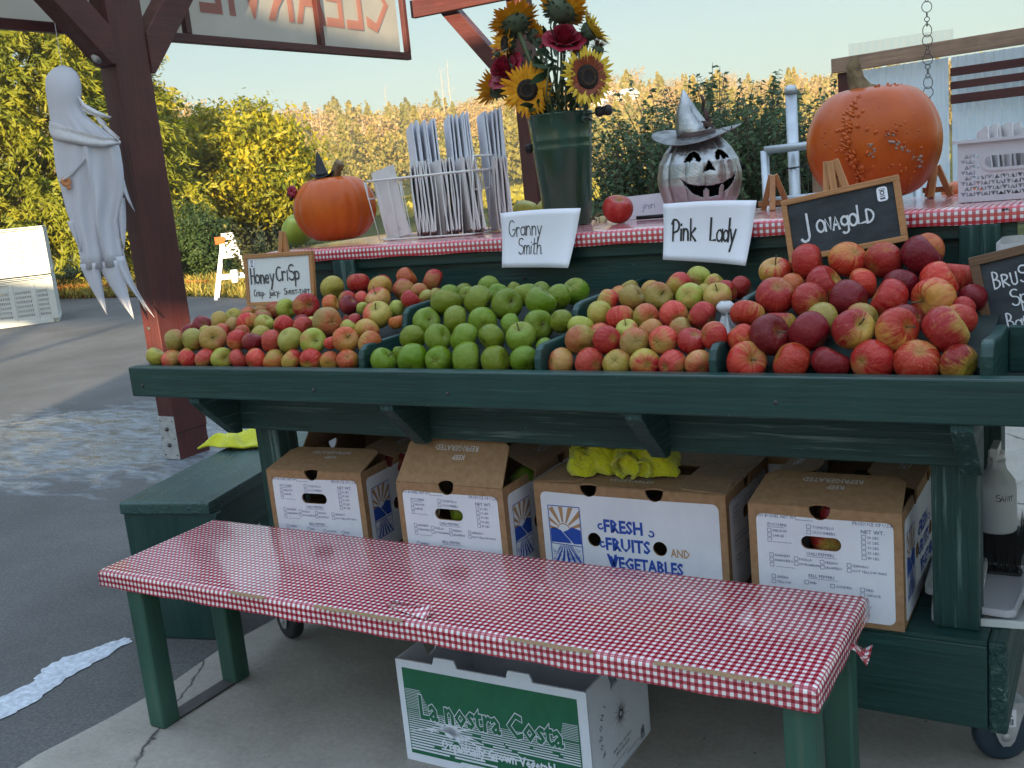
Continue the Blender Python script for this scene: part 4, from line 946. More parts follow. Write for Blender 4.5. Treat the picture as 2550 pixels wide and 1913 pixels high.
for i in range(26):
    a0 = R(-15+i*8.2) if i < 24 else R(200+i*5); L = g.uniform(.045, .105)*(1.0 if .4 < a0 < 2.7 else 1.15); c, s = math.cos(a0), math.sin(a0)*.75
    pts = [(cx+c*L*k/6, cz+s*L*k/6-.030*(k/6)**2*abs(c)) for k in range(7)]
    for k in range(6):
        w0 = .0034*(1-k/6)+.0004; w1_ = .0034*(1-(k+1)/6)+.0004; nx_, nz_ = -s, c
        m.add([(pts[k][0]-nx_*w0, pts[k][1]-nz_*w0, 1e-4), (pts[k+1][0]-nx_*w1_, pts[k+1][1]-nz_*w1_, 1e-4), (pts[k+1][0]+nx_*w1_, pts[k+1][1]+nz_*w1_, 1e-4), (pts[k][0]+nx_*w0, pts[k][1]+nz_*w0, 1e-4)], [(0,1,2,3)])
m.add([(p[0], p[1], 1e-4) for p in circ(.016, cx, cz, 12)], [tuple(range(12))])
put_text(m, 'Organically Grown Vegetables', -.150, .054, .0345, .80, off=.0011, zz=2e-4)
put_text(m, 'La nostra Costa', -.205, .124, .088, .70, off=.0045, zz=2e-4); m.v = [tuple(P0 @ T((0, 0, .0008)) @ Vector(p)) for p in m.v]; m.build('white_print', MATS['white_carton'], t)
m = MB(); put_text(m, 'La nostra Costa', -.205, .124, .088, .70, off=.0022); m.v = [tuple(P0 @ T((0, 0, .0016)) @ Vector(p)) for p in m.v]; m.build('green_letters', MATS['ink_green'], t)
m = MB()
for i, chh in enumerate('RODONI FARMS'): a0 = R(205-i*13.5); put_text(m, chh, .0+.105*math.cos(a0), .128+.092*math.sin(a0), .022, .9, align='CENTER', rot=a0-R(90))
for i in range(34):
    a0 = R(i*360/34); L = .030+.022*(i % 3)/2
    c, s = math.cos(a0), math.sin(a0); m.add([(.0+c*.006-s*.0008, .135+s*.006+c*.0008, 0), (c*.006+s*.0008, .135+s*.006-c*.0008, 0), (c*L, .135+s*L, 0)], [(0,1,2)])
put_text(m, 'Santa Cruz, CA 95060', -.055, .060, .0115); put_text(m, '(831) 426-6660', -.042, .046, .0125); put_text(m, 'Certified Organic by California Certified Organic Farmers', -.12, .030, .0064); put_text(m, 'PRODUCE OF U.S.A.', .02, .018, .0085)
for q in (rect(.026, .0016, .118, .205), rect(.026, .0016, .118, .170), rect(.0016, .036, .105, .188), rect(.0016, .036, .131, .188), rect(.012, .012, .118, .190), rect(.018, .008, .118, .177)): m.add([(p[0], p[1], 0) for p in q], [(0,1,2,3)])
m.v = [tuple(T((w/2+.0008, d/2, 0)) @ YZ @ Vector(p)) for p in m.v]; m.build('side_print', MATS['ink_grey'], t)

# ------------------------------------------------------------------ yellow towels, green side bench, odds and ends on the shelf
def towel(name, label, mt, fn, nu=30, nv=22, th=.010):
    m = MB(); m.grid([[tuple(mt @ Vector(fn(u/(nu-1), v/(nv-1)))) for u in range(nu)] for v in range(nv)]); o = m.build(name, MATS['towel'], solid=th)
    ss = o.modifiers.new('sub', 'SUBSURF'); ss.levels = 1; ss.render_levels = 2
    tx = bpy.data.textures.new('terry', 'CLOUDS'); tx.noise_scale = .006; dd = o.modifiers.new('terry', 'DISPLACE'); dd.texture = tx; dd.strength = .004; dd.texture_coords = 'LOCAL'
    return tag(o, label, 'towel')
def crump(u, v):
    x = (u-.5)*.30*(1-.12*math.sin(v*5)**2); y = (v-.5)*.22; bx = max(abs(u-.5), abs(v-.5))*2
    z = .012+.022*math.sin(u*9+v*3)**2*(1-v*.6)+.030*math.exp(-((u-.28)**2+(v-.35)**2)*18)+.018*math.sin(v*8+u*4)
    return (x+.012*math.sin(v*7), y+.012*math.sin(u*9), z*(1-.8*max(0, (bx-.6)/.4))+.006)
def scrunch(cx, seed, w, dpt, hh):
    g = random.Random(seed); ph = [g.uniform(0, 6.28) for _ in range(6)]
    def fn(u, v):
        a0 = u*2*math.pi; rr = 1+.16*math.sin(3*a0+ph[0])+.10*math.sin(5*a0+ph[1]+v*4); t_ = v
        r_ = math.cos(t_*1.45)**.55 if t_ < .99 else .03
        return (cx+w*rr*r_*math.cos(a0), dpt*rr*r_*math.sin(a0), .008+hh*math.sin(t_*1.5)*(1+.22*math.sin(2*a0+ph[2])+.12*math.sin(7*a0+ph[3])))
    return fn
m = MB()
def closed_grid(m, fn, nu=40, nv=14):
    m.grid([[fn(u/nu, v/(nv-1)) for u in range(nu)] for v in range(nv)], wrap=True)
closed_grid(m, scrunch(-.075, 3, .072, .070, .070)); closed_grid(m, scrunch(-.025, 9, .060, .060, .094)); closed_grid(m, scrunch(.075, 5, .085, .075, .088))
lp = [(.035+.032*math.cos(t)*1.0, -.085+.008*math.sin(t*2), .034+.027*math.sin(t)) for t in np.linspace(-1.2, 4.6, 22)]
m.grid([lp, [(p[0], p[1]+.055, p[2]+.004) for p in lp]]); lp2 = [(.080+.022*math.cos(t), -.088, .030+.024*math.sin(t)) for t in np.linspace(2.6, -1.4, 14)]; m.grid([lp2, [(p[0]+.006, p[1]+.06, p[2]+.008) for p in lp2]])
o = m.build('yellow_towel', MATS['towel']); o.location = (-1.125, 2.345, SHZ+CH+.004); o.rotation_euler = (0, 0, R(8))
sd_ = o.modifiers.new('solid', 'SOLIDIFY'); sd_.thickness = .006; ss = o.modifiers.new('sub', 'SUBSURF'); ss.levels = 1; ss.render_levels = 2
tx = bpy.data.textures.new('terry', 'CLOUDS'); tx.noise_scale = .03; dd = o.modifiers.new('terry', 'DISPLACE'); dd.texture = tx; dd.strength = .020; dd.mid_level = .5; dd.texture_coords = 'LOCAL'
tag(o, 'crumpled pair of yellow towels dropped on the closed wide carton', 'towel')
towel('yellow_towel', 'yellow towel spread flat on the wet green side bench', T((-3.035, 2.885, .462)) @ Matrix.Rotation(R(14), 4, 'Z'), crump)

b = thing('side_bench', 'small green plank bench with a wet slanting top board, left of the stall', 'bench', (-2.73, 2.20, 0), R(14.5))
a = NT('wet_green', .35, .5); v = a.obj(); n = a.noise(a.map(v, (18, 1.6, 18)), 3, 5); dr = a.ramp(a.vor(v, 75), [(.18, 1), (.34, 0)]); wmask = a.ramp(a.noise(v, 5.5, 4), [(.44, 0), (.56, 1)])
c = a.mix(a.ramp(n, [(.3, 0), (.7, 1)]), (.012, .045, .042), (.025, .075, .070)); c = a.mix(a.ramp(a.noise(a.map(v, (9, 3, 9)), 2.2, 4), [(.70, 0), (.73, 1)]), c, (.03, .022, .018))
a.set(Base_Color=c, Roughness=a.mix(a.math('MULTIPLY', dr, wmask), (.42, .42, .42), (.06, .06, .06))); a.bump(a.math('ADD', a.math('MULTIPLY', n, .35), a.math('MULTIPLY', a.math('MULTIPLY', dr, wmask), 1.2)), .5, .006); MATS['wet_green'] = a.m
m = MB(); m.prism([(.002, .420), (.004, .455), (.010, .460), (.90, .460), (.90, .418), (.03, .418)], 'x', -.175, .170); m.build('top_board', MATS['wet_green'], b, bevel=.004)
m = MB(); m.box((-.170, .012, -.028), (.185, .05, .4175)); m.build('end_panel', MATS['green_paint_z'], b, bevel=.004)
m = MB(); m.box((-.160, .82, -.028), (.160, .855, .4175)); m.build('end_panel', MATS['green_paint_z'], b, bevel=.004)
m = MB(); m.beam((.10, .06, .20), (.10, .26, .405), .04, .035); m.build('brace', MATS['green_paint_y'], b, bevel=.003)
m = MB(); m.box((.13, .0505, .28), (.16, .8195, .4175)); m.build('side_rail', MATS['green_paint_y'], b, bevel=.003)

t = thing('spray_bottle', 'half full translucent spray bottle with a white cap behind the right stall leg', 'bottle', (-.262, 2.56, .475))
m = MB(); m.lathe([(.0, .0), (.040, .0), (.043, .004), (.043, .105), (.040, .122), (.022, .148), (.019, .165), (.020, .172)], 24); m.build('bottle', MATS['bottle_plastic'], t)
m = MB(); m.lathe([(.0, .003), (.0405, .004), (.0408, .058), (.0, .058)], 24); m.build('liquid', MATS['bottle_liquid'], t)
m = MB(); m.lathe([(.0, .172), (.018, .172), (.018, .192), (.0, .192)], 16); m.box((-.008, -.055, .192), (.008, .02, .212)); m.prism([(-.03, .195), (-.045, .165), (-.038, .160), (-.02, .192)], 'x', -.004, .004); m.build('trigger_cap', MATS['white_wire'], t)
m = MB(); e = stroke_text(m, 'SANIT', 0, 0, .016, .0018)
m.v = [tuple((.0436*math.sin((p[0]-.006)/.0436+.2), -.0436*math.cos((p[0]-.006)/.0436+.2), .082+p[1])) for p in m.v]; m.build('lettering', MATS['ink_grey'], t)
t = thing('brush', 'wide black scrubbing brush lying on the shelf under the spray bottle', 'brush', (-.262, 2.64, .354))
m = MB(); m.box((-.055, -.12, .0), (.055, .12, .030)); m.build('block', MATS['black'], t, bevel=.006)
m = MB(); g = random.Random(2)
for i in range(420):
    x, y = g.uniform(-.05, .05), g.uniform(-.115, .115); lx, ly = g.uniform(-.008, .008), g.uniform(-.01, .01); m.add([(x-.0012, y, .030), (x+.0012, y, .030), (x+lx, y+ly, .118+g.uniform(-.006, .002))], [(0,1,2)])
m.build('bristles', MATS['black'], t)
for k, (x, y, z, rz, w_, d_, lab) in enumerate(((-.285, 2.42, .3545, 8, .20, .30, 'white plastic tray lying lowest of three behind the right stall leg'), (-.275, 2.43, .372, -4, .17, .27, 'white plastic tray lying in the middle of the three behind the right stall leg'), (-.335, 2.44, .389, 3, .12, .22, 'small white lid lying on top of the plastic trays'))):
    t = thing('plastic_tray', lab, 'tray', (x, y, z), R(rz), 'white plastic trays on the shelf')
    m = MB(); q = rrect(w_, d_, .02); m.prism(q, 'z', 0, .004); q2 = [rrect(w_, d_, .02), rrect(w_-.012, d_-.012, .015)]; m.mesh(plate_me(q2, .012), T((0, 0, .0101))); m.build('tray_body', MATS['clear_white_plastic'] if k == 1 else MATS['crate_plastic'], t)

# ------------------------------------------------------------------ things standing on the counter
CZ = 1.2232
def pumpkin_body(m, rx, h, ribs, depth, ph=0, tilt=None, irregular=.0, seed=1, seg=96, flat_=.12):
    g = random.Random(seed); amp = [g.uniform(.6, 1.3) for _ in range(ribs)]
    prof = []; n = 34
    for i in range(n+1):
        t = math.pi*i/n; r = math.sin(t)**.86; z = -math.cos(t)
        if i < 7: z += (1-i/7)**1.6*flat_
        if i > n-8: z -= (1-(n-i)/8)**1.6*.16
        prof.append((r*rx, (z+1)*h/2))
    def mod(t, r, z):
        q = (t/(2*math.pi)*ribs+ph); k = int(q) % ribs; f = abs(math.sin(math.pi*q))
        rr = r*(1-depth*amp[k]*(1-f**.55)) ; rr *= 1+irregular*(math.sin(2*t+1)+.6*math.sin(3*t+2+z*7)); return rr, z+irregular*.4*h*math.sin(t+.8)*r/rx
    mt = tilt if tilt is not None else Matrix.Identity(4); m.lathe(prof, seg, mat=mt, mod=mod, cap=False); return m
def stem(m, pts, rad, seg=10):
    s0 = len(m.v); m.tube(pts, rad, seg)
    for i in range(s0, len(m.v)):
        k = (i-s0) % seg; x, y, z = m.v[i]; c = Vector(pts[(i-s0)//seg]); f = 1+.22*(-1)**k; m.v[i] = tuple(c+(Vector((x, y, z))-c)*f)
t = thing('pumpkin', 'smooth ribbed orange pumpkin wearing a tiny black witch hat, left end of the counter', 'pumpkin', (-2.503, 2.99, CZ))
m = MB(); pumpkin_body(m, .151, .252, 17, .075, .3, irregular=.008, seed=4); m.build('rind', MATS['pumpkin_skin'], t, weld=True)
m = MB(); stem(m, [(.010, 0, .205), (.018, -.005, .236), (.034, -.008, .262), (.056, -.01, .285)], [.030, .019, .015, .017]); m.build('stem', MATS['pumpkin_stem'], t)
h = thing('witch_hat', 'tiny black felt witch hat perched on the smooth orange pumpkin', 'hat', (-2.515, 2.955, CZ+.240))
m = MB(); m.lathe([(.0, .092), (.006, .080), (.012, .055), (.021, .012), (.024, .006)], 16, mat=Matrix.Rotation(R(-6), 4, 'Y'), cap=False)
m.lathe([(.020, .006), (.034, .004), (.044, .008)], 20, mod=lambda a_, r_, z_: (r_, z_+.010*math.sin(2*a_+.6)*(r_ > .03)), cap=False); m.build('felt', MATS['black'], h, solid=.002)
f = thing('small_flower', 'small dark red and black flower pinned to the left side of the pumpkin', 'flower', (-2.622, 2.912, CZ+.200))
m = MB()
for i in range(7):
    a0 = i*.9; m.lathe([(0, 0), (.012, .002), (.009, .008), (0, .009)], 8, mat=T((.012*math.cos(a0), -.004, .012*math.sin(a0))) @ Matrix.Rotation(R(90), 4, 'X'))
m.build('petals', [MATS['rose_red']], f); m = MB()
for i in range(5): a0 = i*1.3+.4; m.lathe([(0, 0), (.011, .002), (0, .008)], 6, mat=T((-.012+.016*math.cos(a0), .004, -.010+.016*math.sin(a0))) @ Matrix.Rotation(R(90), 4, 'X'))
m.build('dark_petals', MATS['black'], f)
def quince(name, lab, loc, s, mt_, rot):
    t = thing(name, lab, 'quince', loc); m = MB(); pr = []
    for i in range(17):
        q = math.pi*i/16; r = math.sin(q)**.8; z = -math.cos(q); r *= 1-.28*max(0, z)**1.2; z -= .25*max(0, (i-13)/3)**1.3; pr.append((r*s, z*s*1.02))
    m.lathe(pr, 24, mat=Euler(rot).to_matrix().to_4x4(), mod=lambda a_, r_, z_: (r_*(1+.05*math.cos(5*a_)*(z_ > 0)+.03*math.sin(3*a_)), z_), cap=False); m.build('skin', MATS[mt_], t, weld=True); return t
quince('quince', 'lumpy yellow green quince half hidden behind the smooth pumpkin', (-2.765, 3.06, CZ+.057), .060, 'green_quince', (.4, .3, 0))
quince('quince', 'lumpy yellow quince behind the left paper sign', (-1.800, 3.15, CZ+.043), .052, 'quince_skin', (1.2, .5, .3)); quince('quince', 'browner yellow quince beside the bucket foot, behind the paper sign', (-1.735, 3.19, CZ+.043), .048, 'quince_skin', (.9, -.6, 1))

# wire basket of paper bags
t = thing('wire_basket', 'white wire basket full of paper bags beside the smooth pumpkin', 'basket', (-2.07, 2.91, CZ))
m = MB(); wr = .0035
bl, br, tl, tr, dep, hh = -.185, .205, -.215, .232, .19, .208
def rim(z, k, r_=wr):
    xl = bl+(tl-bl)*k; xr_ = br+(tr-br)*k; e = .012*k; pts = [(xl, -e, z), (xr_, -e, z), (xr_, dep+e, z), (xl, dep+e, z)]; p2 = []
    for i in range(4):
        a_ = Vector(pts[i]); b_ = Vector(pts[(i+1) % 4]); L = (b_-a_).length; c_ = min(.02/L, .3); p2 += [a_.lerp(b_, c_), a_.lerp(b_, 1-c_)]
    m.tube(p2, r_, 6, closed=True)
rim(.004, 0); rim(hh, 1, .0045); m.build('rim', MATS['white_wire'], t)
m = MB()
for i in range(10):
    u = i/9; m.tube([(tl+(tr-tl)*u, -.012, hh), (bl+(br-bl)*u, 0, .004), (bl+(br-bl)*u, dep, .004), (tl+(tr-tl)*u, dep+.012, hh)], .0018, 5)
for z in (.07,): pass
for s, x0_, x1_ in ((-1, bl, tl), (1, br, tr)):
    for v_ in (.25, .5, .75): m.tube([(x1_, dep*v_, hh), (x0_, dep*v_, .004)], .0018, 5)
    m.tube([(x1_-s*.004, -.006, hh-.002), (x1_-s*.004, -.006, hh-.06), (x1_-s*.004, dep+.006, hh-.06), (x1_-s*.004, dep+.006, hh)], .0028, 6)
m.tube([(tr, -.01, hh+.004), (tr+.002, .0, hh+.045), (tr+.002, dep, hh+.045), (tr, dep+.01, hh+.004)], .004, 6)
m.build('wires', MATS['white_wire'], t)
BAGM = {}
def bag_mesh(w, h, th, seed):
    g = random.Random(seed); m = MB(); c = g.uniform(-.006, .006); rowsF = []; rowsB = []
    for i in range(9):
        z = h*i/8; bow = c*math.sin(math.pi*i/8)+g.uniform(-.0004, .0004); tk = th*(1-.25*i/8)
        rowsF.append([(-w/2+w*k/4, bow-tk/2-.0008*math.sin(k*1.57), z+(.002*(k % 2) if i == 8 else 0)) for k in range(5)])
        rowsB.append([(-w/2+w*k/4, bow+tk/2+.0008*math.sin(k*1.57), z-(.004 if i == 8 else 0)) for k in range(5)])
    loop = [a_+b_[::-1] for a_, b_ in zip(rowsF, rowsB)]; m.grid(loop, wrap=True, smooth=False); n = len(loop[0]); m.f.append(tuple(range(n))[::-1]); m.mi.append(0); m.sm.append(False)
    m.f.append(tuple(8*n+k for k in range(n))); m.mi.append(0); m.sm.append(False)
    m.v += [(-w/2+.004, -th/2-.0012, .003), (w/2-.004, -th/2-.0012, .003), (w/2-.004, -th/2-.0010, .055), (-w/2+.004, -th/2-.0010, .055)]; b0 = len(m.v)-4; m.f.append((b0, b0+1, b0+2, b0+3)); m.mi.append(0); m.sm.append(False)
    return m
SHORTB = [bag_mesh(.125, .242, .0056, s).build('paper_bag', MATS['bag_paper']) for s in (1, 2)]; TALLB = [bag_mesh(.13, .385, .0052, s).build('paper_bag', MATS['bag_edge']) for s in (3, 4)]
SB = [o.data for o in SHORTB]; TB = [o.data for o in TALLB]
for o in SHORTB+TALLB: bpy.data.objects.remove(o)
def bundle(lab, grp, meshes, x0, y0, n, dx, dy, rz, lean, jz=.006, first=None, seed=1, z0=.006):
    g = random.Random(seed); out = []
    for i in range(n):
        o = bpy.data.objects.new('paper_bag', meshes[i % 2]); COL.objects.link(o)
        r_ = rz+g.uniform(-3, 3) if not (i == 0 and first is not None) else first
        o.rotation_euler = (R(g.uniform(-1.2, 1.2)), R(lean+g.uniform(-1.2, 1.2)-.25*i), R(r_)); o.location = (x0+dx*i, y0+dy*i+g.uniform(-.004, .004), CZ+z0+g.uniform(0, jz)); tag(o, lab, 'paper bag', grp); out.append(o)
    return out
GB = 'white paper bags standing in the wire basket'
fb = bundle('printed white paper bag at the front left corner of the wire basket', GB, SB, -2.178, 2.925, 1, 0, 0, 0, -11, first=-14, seed=2)[0]
bundle('short white paper bag in the left front bundle of the wire basket', GB, SB, -2.128, 2.965, 10, .0092, -.002, -52, -10, seed=3)
bundle('short white paper bag in the middle front bundle of the wire basket', GB, SB, -2.018, 2.965, 8, .0094, -.002, -52, -10, first=-22, seed=4)
bundle('short white paper bag in the right front bundle of the wire basket', GB, SB, -1.930, 2.975, 9, .0090, -.002, -52, -7, first=-45, seed=5)
bundle('tall white paper bag in the left tall bundle of the wire basket', GB, TB, -2.150, 3.045, 8, .0150, -.004, -46, -11, seed=6)
bundle('tall white paper bag in the middle tall bundle of the wire basket', GB, TB, -2.005, 3.045, 8, .0150, -.004, -46, -11, .02, seed=7)
bundle('tall white paper bag in the right tall bundle of the wire basket', GB, TB, -1.870, 3.055, 6, .0140, -.004, -46, -4, seed=8)
bundle('short white paper bag at the right end of the wire basket', GB, SB, -1.862, 3.045, 7, .0085, .0, -48, 5, seed=9)
m = MB()
g = random.Random(4)
for (x, z, r_) in ((-.034, .118, .011), (-.026, .104, .010), (-.016, .111, .012), (-.008, .101, .009), (-.022, .126, .009), (.012, .110, .009), (.020, .102, .008), (.034, .098, .009), (-.043, .084, .011), (-.052, .092, .007)):
    m.add([(p[0], p[1], 0) for p in circ(r_, x, z, 12, r_*.95)], [tuple(range(12))])
m.v = [tuple(T((0, -.0042, 0)) @ XZ @ Vector(p)) for p in m.v]; o = m.build('apple_print', MATS['ink_red'], fb)
m = MB(); put_text(m, '5 PECK', -.052, .165, .010, .9); put_text(m, 'Clearview', -.040, .074, .0145, .85, off=.0001); put_text(m, 'Organic', -.034, .062, .0145, .85); put_text(m, 'rchards', .030, .050, .0135, .85); put_text(m, 'O', .008, .047, .030, .8, off=.0004)
put_text(m, '1290 Trabing Road', -.030, .034, .0065); put_text(m, 'Watsonville, CA 95076', -.034, .026, .0065)
for i in range(5): strip_z = .100+.012*i; ln(m, -.056+.001*i, -.038, strip_z, .004)
for i in range(4): ln(m, -.05+.028*i, -.036+.028*i, .091+.002*(i % 2), .0008)
m.v = [tuple(T((0, -.0043, 0)) @ XZ @ Vector(p)) for p in m.v]; m.build('lettering', MATS['ink_grey'], fb)

# flower bucket and bouquet
t = thing('flower_bucket', 'tall dark green metal bucket holding the sunflower bouquet', 'bucket', (-1.610, 3.10, CZ)); t.scale = (.91, .91, 1)
m = MB(); m.lathe([(.0, .0), (.083, .0), (.085, .004), (.106, .245), (.1085, .250), (.107, .256), (.1075, .272), (.110, .277), (.1085, .283), (.116, .355), (.119, .359), (.117, .363), (.113, .360), (.104, .25), (.083, .012), (.0, .012)], 48, cap=False); m.build('body', MATS['bucket_green'], t, weld=True)
fa = math.atan2(-.30, .95); fx, fy = math.cos(fa), math.sin(fa)
m = MB()
for s in (-1, 1):
    bx, by = s*.116*fx, s*.116*fy; m.lathe([(0, 0), (.013, 0), (.013, .004), (0, .005)], 12, mat=T((bx*1.0, by*1.0, .335)) @ Matrix.Rotation(math.atan2(by, bx), 4, 'Z') @ Matrix.Rotation(R(90), 4, 'Y'))
m.build('ears', MATS['bucket_green'], t)
m = MB(); hp = []
for i in range(15):
    a_ = math.pi*i/14; q = math.cos(a_)*.128; d_ = math.sin(a_)*.13; hp.append((q*fx-d_*fy*.5, q*fy+d_*fx*.9, .338-d_*.10))
m.tube(hp, .003, 6); m.build('handle_wire', MATS['dark_steel'], t)
m = MB(); m.lathe([(0, -.030), (.013, -.030), (.017, -.024), (.017, -.012), (.0145, -.010), (.0145, .006), (.017, .008), (.017, .022), (.012, .028), (0, .028)], 16, mat=T((.185, -.02, .352)) @ Matrix.Rotation(R(88), 4, 'Y')); m.tube([(.112, -.03, .345), (.15, -.025, .349), (.19, -.02, .352)], .003, 6); m.build('handle_grip', MATS['black'], t)
m = MB(); m.tube([(-.112, .03, .330), (-.125, .005, .29), (-.128, -.005, .262)], .003, 6); m.lathe([(0, -.014), (.015, -.012), (.016, 0), (.012, .012), (0, .014)], 14, mat=T((-.128, -.008, .262)) @ Matrix.Rotation(R(80), 4, 'Y')); m.build('handle_end', MATS['black'], t)

BASE = Vector((-1.610, 3.10, CZ+.30)); GF = 'cut flowers in the green bucket'
def frame(c, n, spin=0.0):
    n = Vector(n).normalized(); q = n.to_track_quat('Z', 'Y'); return T(Vector(c)) @ q.to_matrix().to_4x4() @ Matrix.Rotation(spin, 4, 'Z')
def petal(m, mt, ang, r0, L, w, lift, droop, mi=0, seed=0):
    g = random.Random(seed); rows = []
    for i in range(5):
        u = i/4; r = r0+L*u; ww = w*(.55+.9*u-1.35*u*u)*1.0; ww = max(ww, .0008); z = lift*L*u-droop*L*u*u+g.uniform(-.0015, .0015); tw = g.uniform(-.25, .25)
        rows.append([mt @ Vector((r*math.cos(ang)-k*ww*math.sin(ang), r*math.sin(ang)+k*ww*math.cos(ang), z-.18*abs(k)*ww+tw*k*ww)) for k in (-.5, 0, .5)])
    m.grid(rows, mi)
def stalk(t, c, rad=.0042, mat_='stem_green', off=(0, 0)):
    m = MB(); e = Vector((0, 0, 0)); b_ = BASE-Vector(c)+Vector((off[0], off[1], -.06)); mid = e.lerp(b_, .5)+Vector((0, 0, .02)); m.tube([e+Vector((0, 0, -.004)), e.lerp(mid, .5), mid, b_], rad, 6); m.build('stalk', MATS[mat_], t)
def sunflower(lab, c, n, rad, L, np_=22, back=True, two=False, lift=.25, droop=.15, seed=1, off=(0, 0), stemr=.0042):
    t = thing('sunflower', lab, 'sunflower', c, 0, GF); mt = frame((0, 0, 0), n, seed); g = random.Random(seed)
    m = MB()
    for lay in range(2):
        for i in range(np_): petal(m, mt, 2*math.pi*(i+.5*lay)/np_+g.uniform(-.08, .08), rad*.82, L*g.uniform(.78, 1.08)*(1-.06*lay), rad*.60*g.uniform(.8, 1.15), lift+.1*lay+g.uniform(-.12, .12), droop+g.uniform(-.1, .1), 0, g.randrange(9999))
    m.build('petals', MATS['petal_gold' if two else 'petal_yellow'], t)
    if two:
        m = MB(); mt2 = mt @ T((0, 0, .0016))
        for lay in range(2):
            for i in range(np_): petal(m, mt2, 2*math.pi*(i+.5*lay)/np_+g.uniform(-.05, .05), rad*.82, L*g.uniform(.42, .58), rad*.44, lift+.1*lay+.06, droop*.4, 0, g.randrange(9999))
        m.build('petal_bases', MATS['petal_base'], t)
    m = MB(); m.lathe([(0, .006), (rad*.35, .0075), (rad*.62, .010), (rad*.86, .007), (rad*.96, 0), (rad*.9, -.006)], 26, mat=mt, cap=False); m.build('disc', MATS['flower_disc'], t)
    m = MB(); m.lathe([(rad*.50, .0094), (rad*.56, .0108), (rad*.62, .0102)], 26, mat=mt, cap=False); m.build('disc_ring', MATS['disc_ring'], t)
    m = MB(); m.lathe([(rad*1.02, -.002), (rad*1.0, -.010), (rad*.75, -.024), (rad*.3, -.034), (0, -.036)], 20, mat=mt, cap=False)
    for i in range(26): petal(m, mt @ T((0, 0, -.010-.006*(i % 3))), 2*math.pi*i/26*1.618, rad*(.95-.16*(i % 3)), rad*.42, rad*.34, .10-.35*(i % 3), -.1+.3*g.random(), 0, i)
    m.build('sepals', MATS['sepal'], t); stalk(t, c, stemr, off=off); return t
VW = Vector((.45, -.89, 0))       # towards the viewer
sunflower('golden sunflower with a black disc facing front, lowest in the bouquet', (-1.668, 3.005, 1.665), (.34, -.93, -.04), .036, .060, 24, lift=.16, seed=1)
sunflower('two tone sunflower with dark red petal bases, lower right of the bouquet', (-1.465, 3.03, 1.680), (.86, -.62, .06), .041, .060, 24, two=True, lift=.2, seed=2)
sunflower('sunflower seen from behind at the top left, on a thick bent stalk', (-1.722, 3.06, 1.885), (-.50, .40, .95), .042, .055, 22, lift=.35, seed=3, off=(.03, -.06), stemr=.0075)
sunflower('sunflower seen from behind at the top middle with a large green calyx', (-1.552, 3.06, 1.895), (.10, .72, .72), .046, .052, 24, lift=.45, droop=.0, seed=4)
sunflower('half open sunflower turned down to the left under the top left bloom', (-1.770, 3.07, 1.826), (-.45, -.70, .10), .028, .050, 18, lift=.5, seed=5)
sunflower('sunflower in profile at the bottom left hanging over the bucket rim', (-1.822, 3.07, 1.690), (-.75, .10, .50), .030, .052, 18, lift=.6, seed=6)
sunflower('yellow sunflower in profile at the upper right edge of the bouquet', (-1.468, 3.09, 1.825), (.80, .30, .50), .030, .052, 18, two=True, lift=.65, seed=7)
sunflower('small sunflower turned away behind the top left bloom', (-1.690, 3.13, 1.845), (.30, .80, .30), .022, .032, 16, lift=.5, seed=8)
def rose(lab, c, n, s, seed):
    t = thing('rose', lab, 'rose', c, 0, GF); mt = frame((0, 0, 0), n, seed); m = MB(); g = random.Random(seed)
    for lay in range(5):
        k = 3+lay
        for i in range(k):
            a0 = 2*math.pi*i/k+lay*.7; rr = s*(.16+.17*lay); hh_ = s*(1.15-.10*lay); span = 2*math.pi/k*1.25; rows = []
            for v_ in range(5):
                u = v_/4; op = rr*(.55+.55*u+.12*lay*u*u); z = hh_*u-s*.25-.10*lay*s*u*u*(lay > 2); rows.append([mt @ Vector((op*math.cos(a0+span*(w_/5-.5))*(1+.05*g.uniform(-1, 1)), op*math.sin(a0+span*(w_/5-.5)), z-(.16*s*abs(w_/5-.5)**2*4*u)+g.uniform(-.002, .002))) for w_ in range(6)])
            m.grid(rows)
    m.build('petals', MATS['rose_red'], t); m = MB()
    for i in range(5): petal(m, mt @ T((0, 0, -s*.25)), i*1.257, s*.1, s*.8, s*.3, -.1, .3, 0, i)
    m.build('sepals', MATS['sepal'], t); stalk(t, c, .003)
rose('crimson rose at the left of the bouquet, above the front sunflower', (-1.755, 3.03, 1.735), (-.25, -.80, .60), .054, 1); rose('crimson rose near the top right of the bouquet', (-1.535, 3.03, 1.800), (.35, -.45, .80), .054, 2); rose('small dark rose bud left of the top right rose', (-1.595, 3.05, 1.805), (-.2, -.4, .9), .030, 3)
def thistle(lab, c, s, seed, mat_='thistle_orange', grp=GF, cat='thistle'):
    t = thing('thistle', lab, cat, c, 0, grp); g = random.Random(seed); m = MB()
    for i in range(110):
        d = Vector((g.gauss(0, 1), g.gauss(0, 1), abs(g.gauss(.6, .8)))).normalized(); e = d*s*g.uniform(.8, 1.2); q = d.cross(Vector((.3, .5, .8))).normalized()*s*.05; m.add([q, -q, e], [(0,1,2)])
    m.build('florets', MATS[mat_], t); m = MB(); m.lathe([(0, -s*.9), (s*.45, -s*.6), (s*.55, -s*.15), (s*.3, s*.15), (0, s*.2)], 10)
    for i in range(8): petal(m, T((0, 0, -s*.3)), i*.79, s*.4, s*.6, s*.35, -.3, .1, 0, i)
    m.build('sepals', MATS['sepal'], t); stalk(t, c, .002)
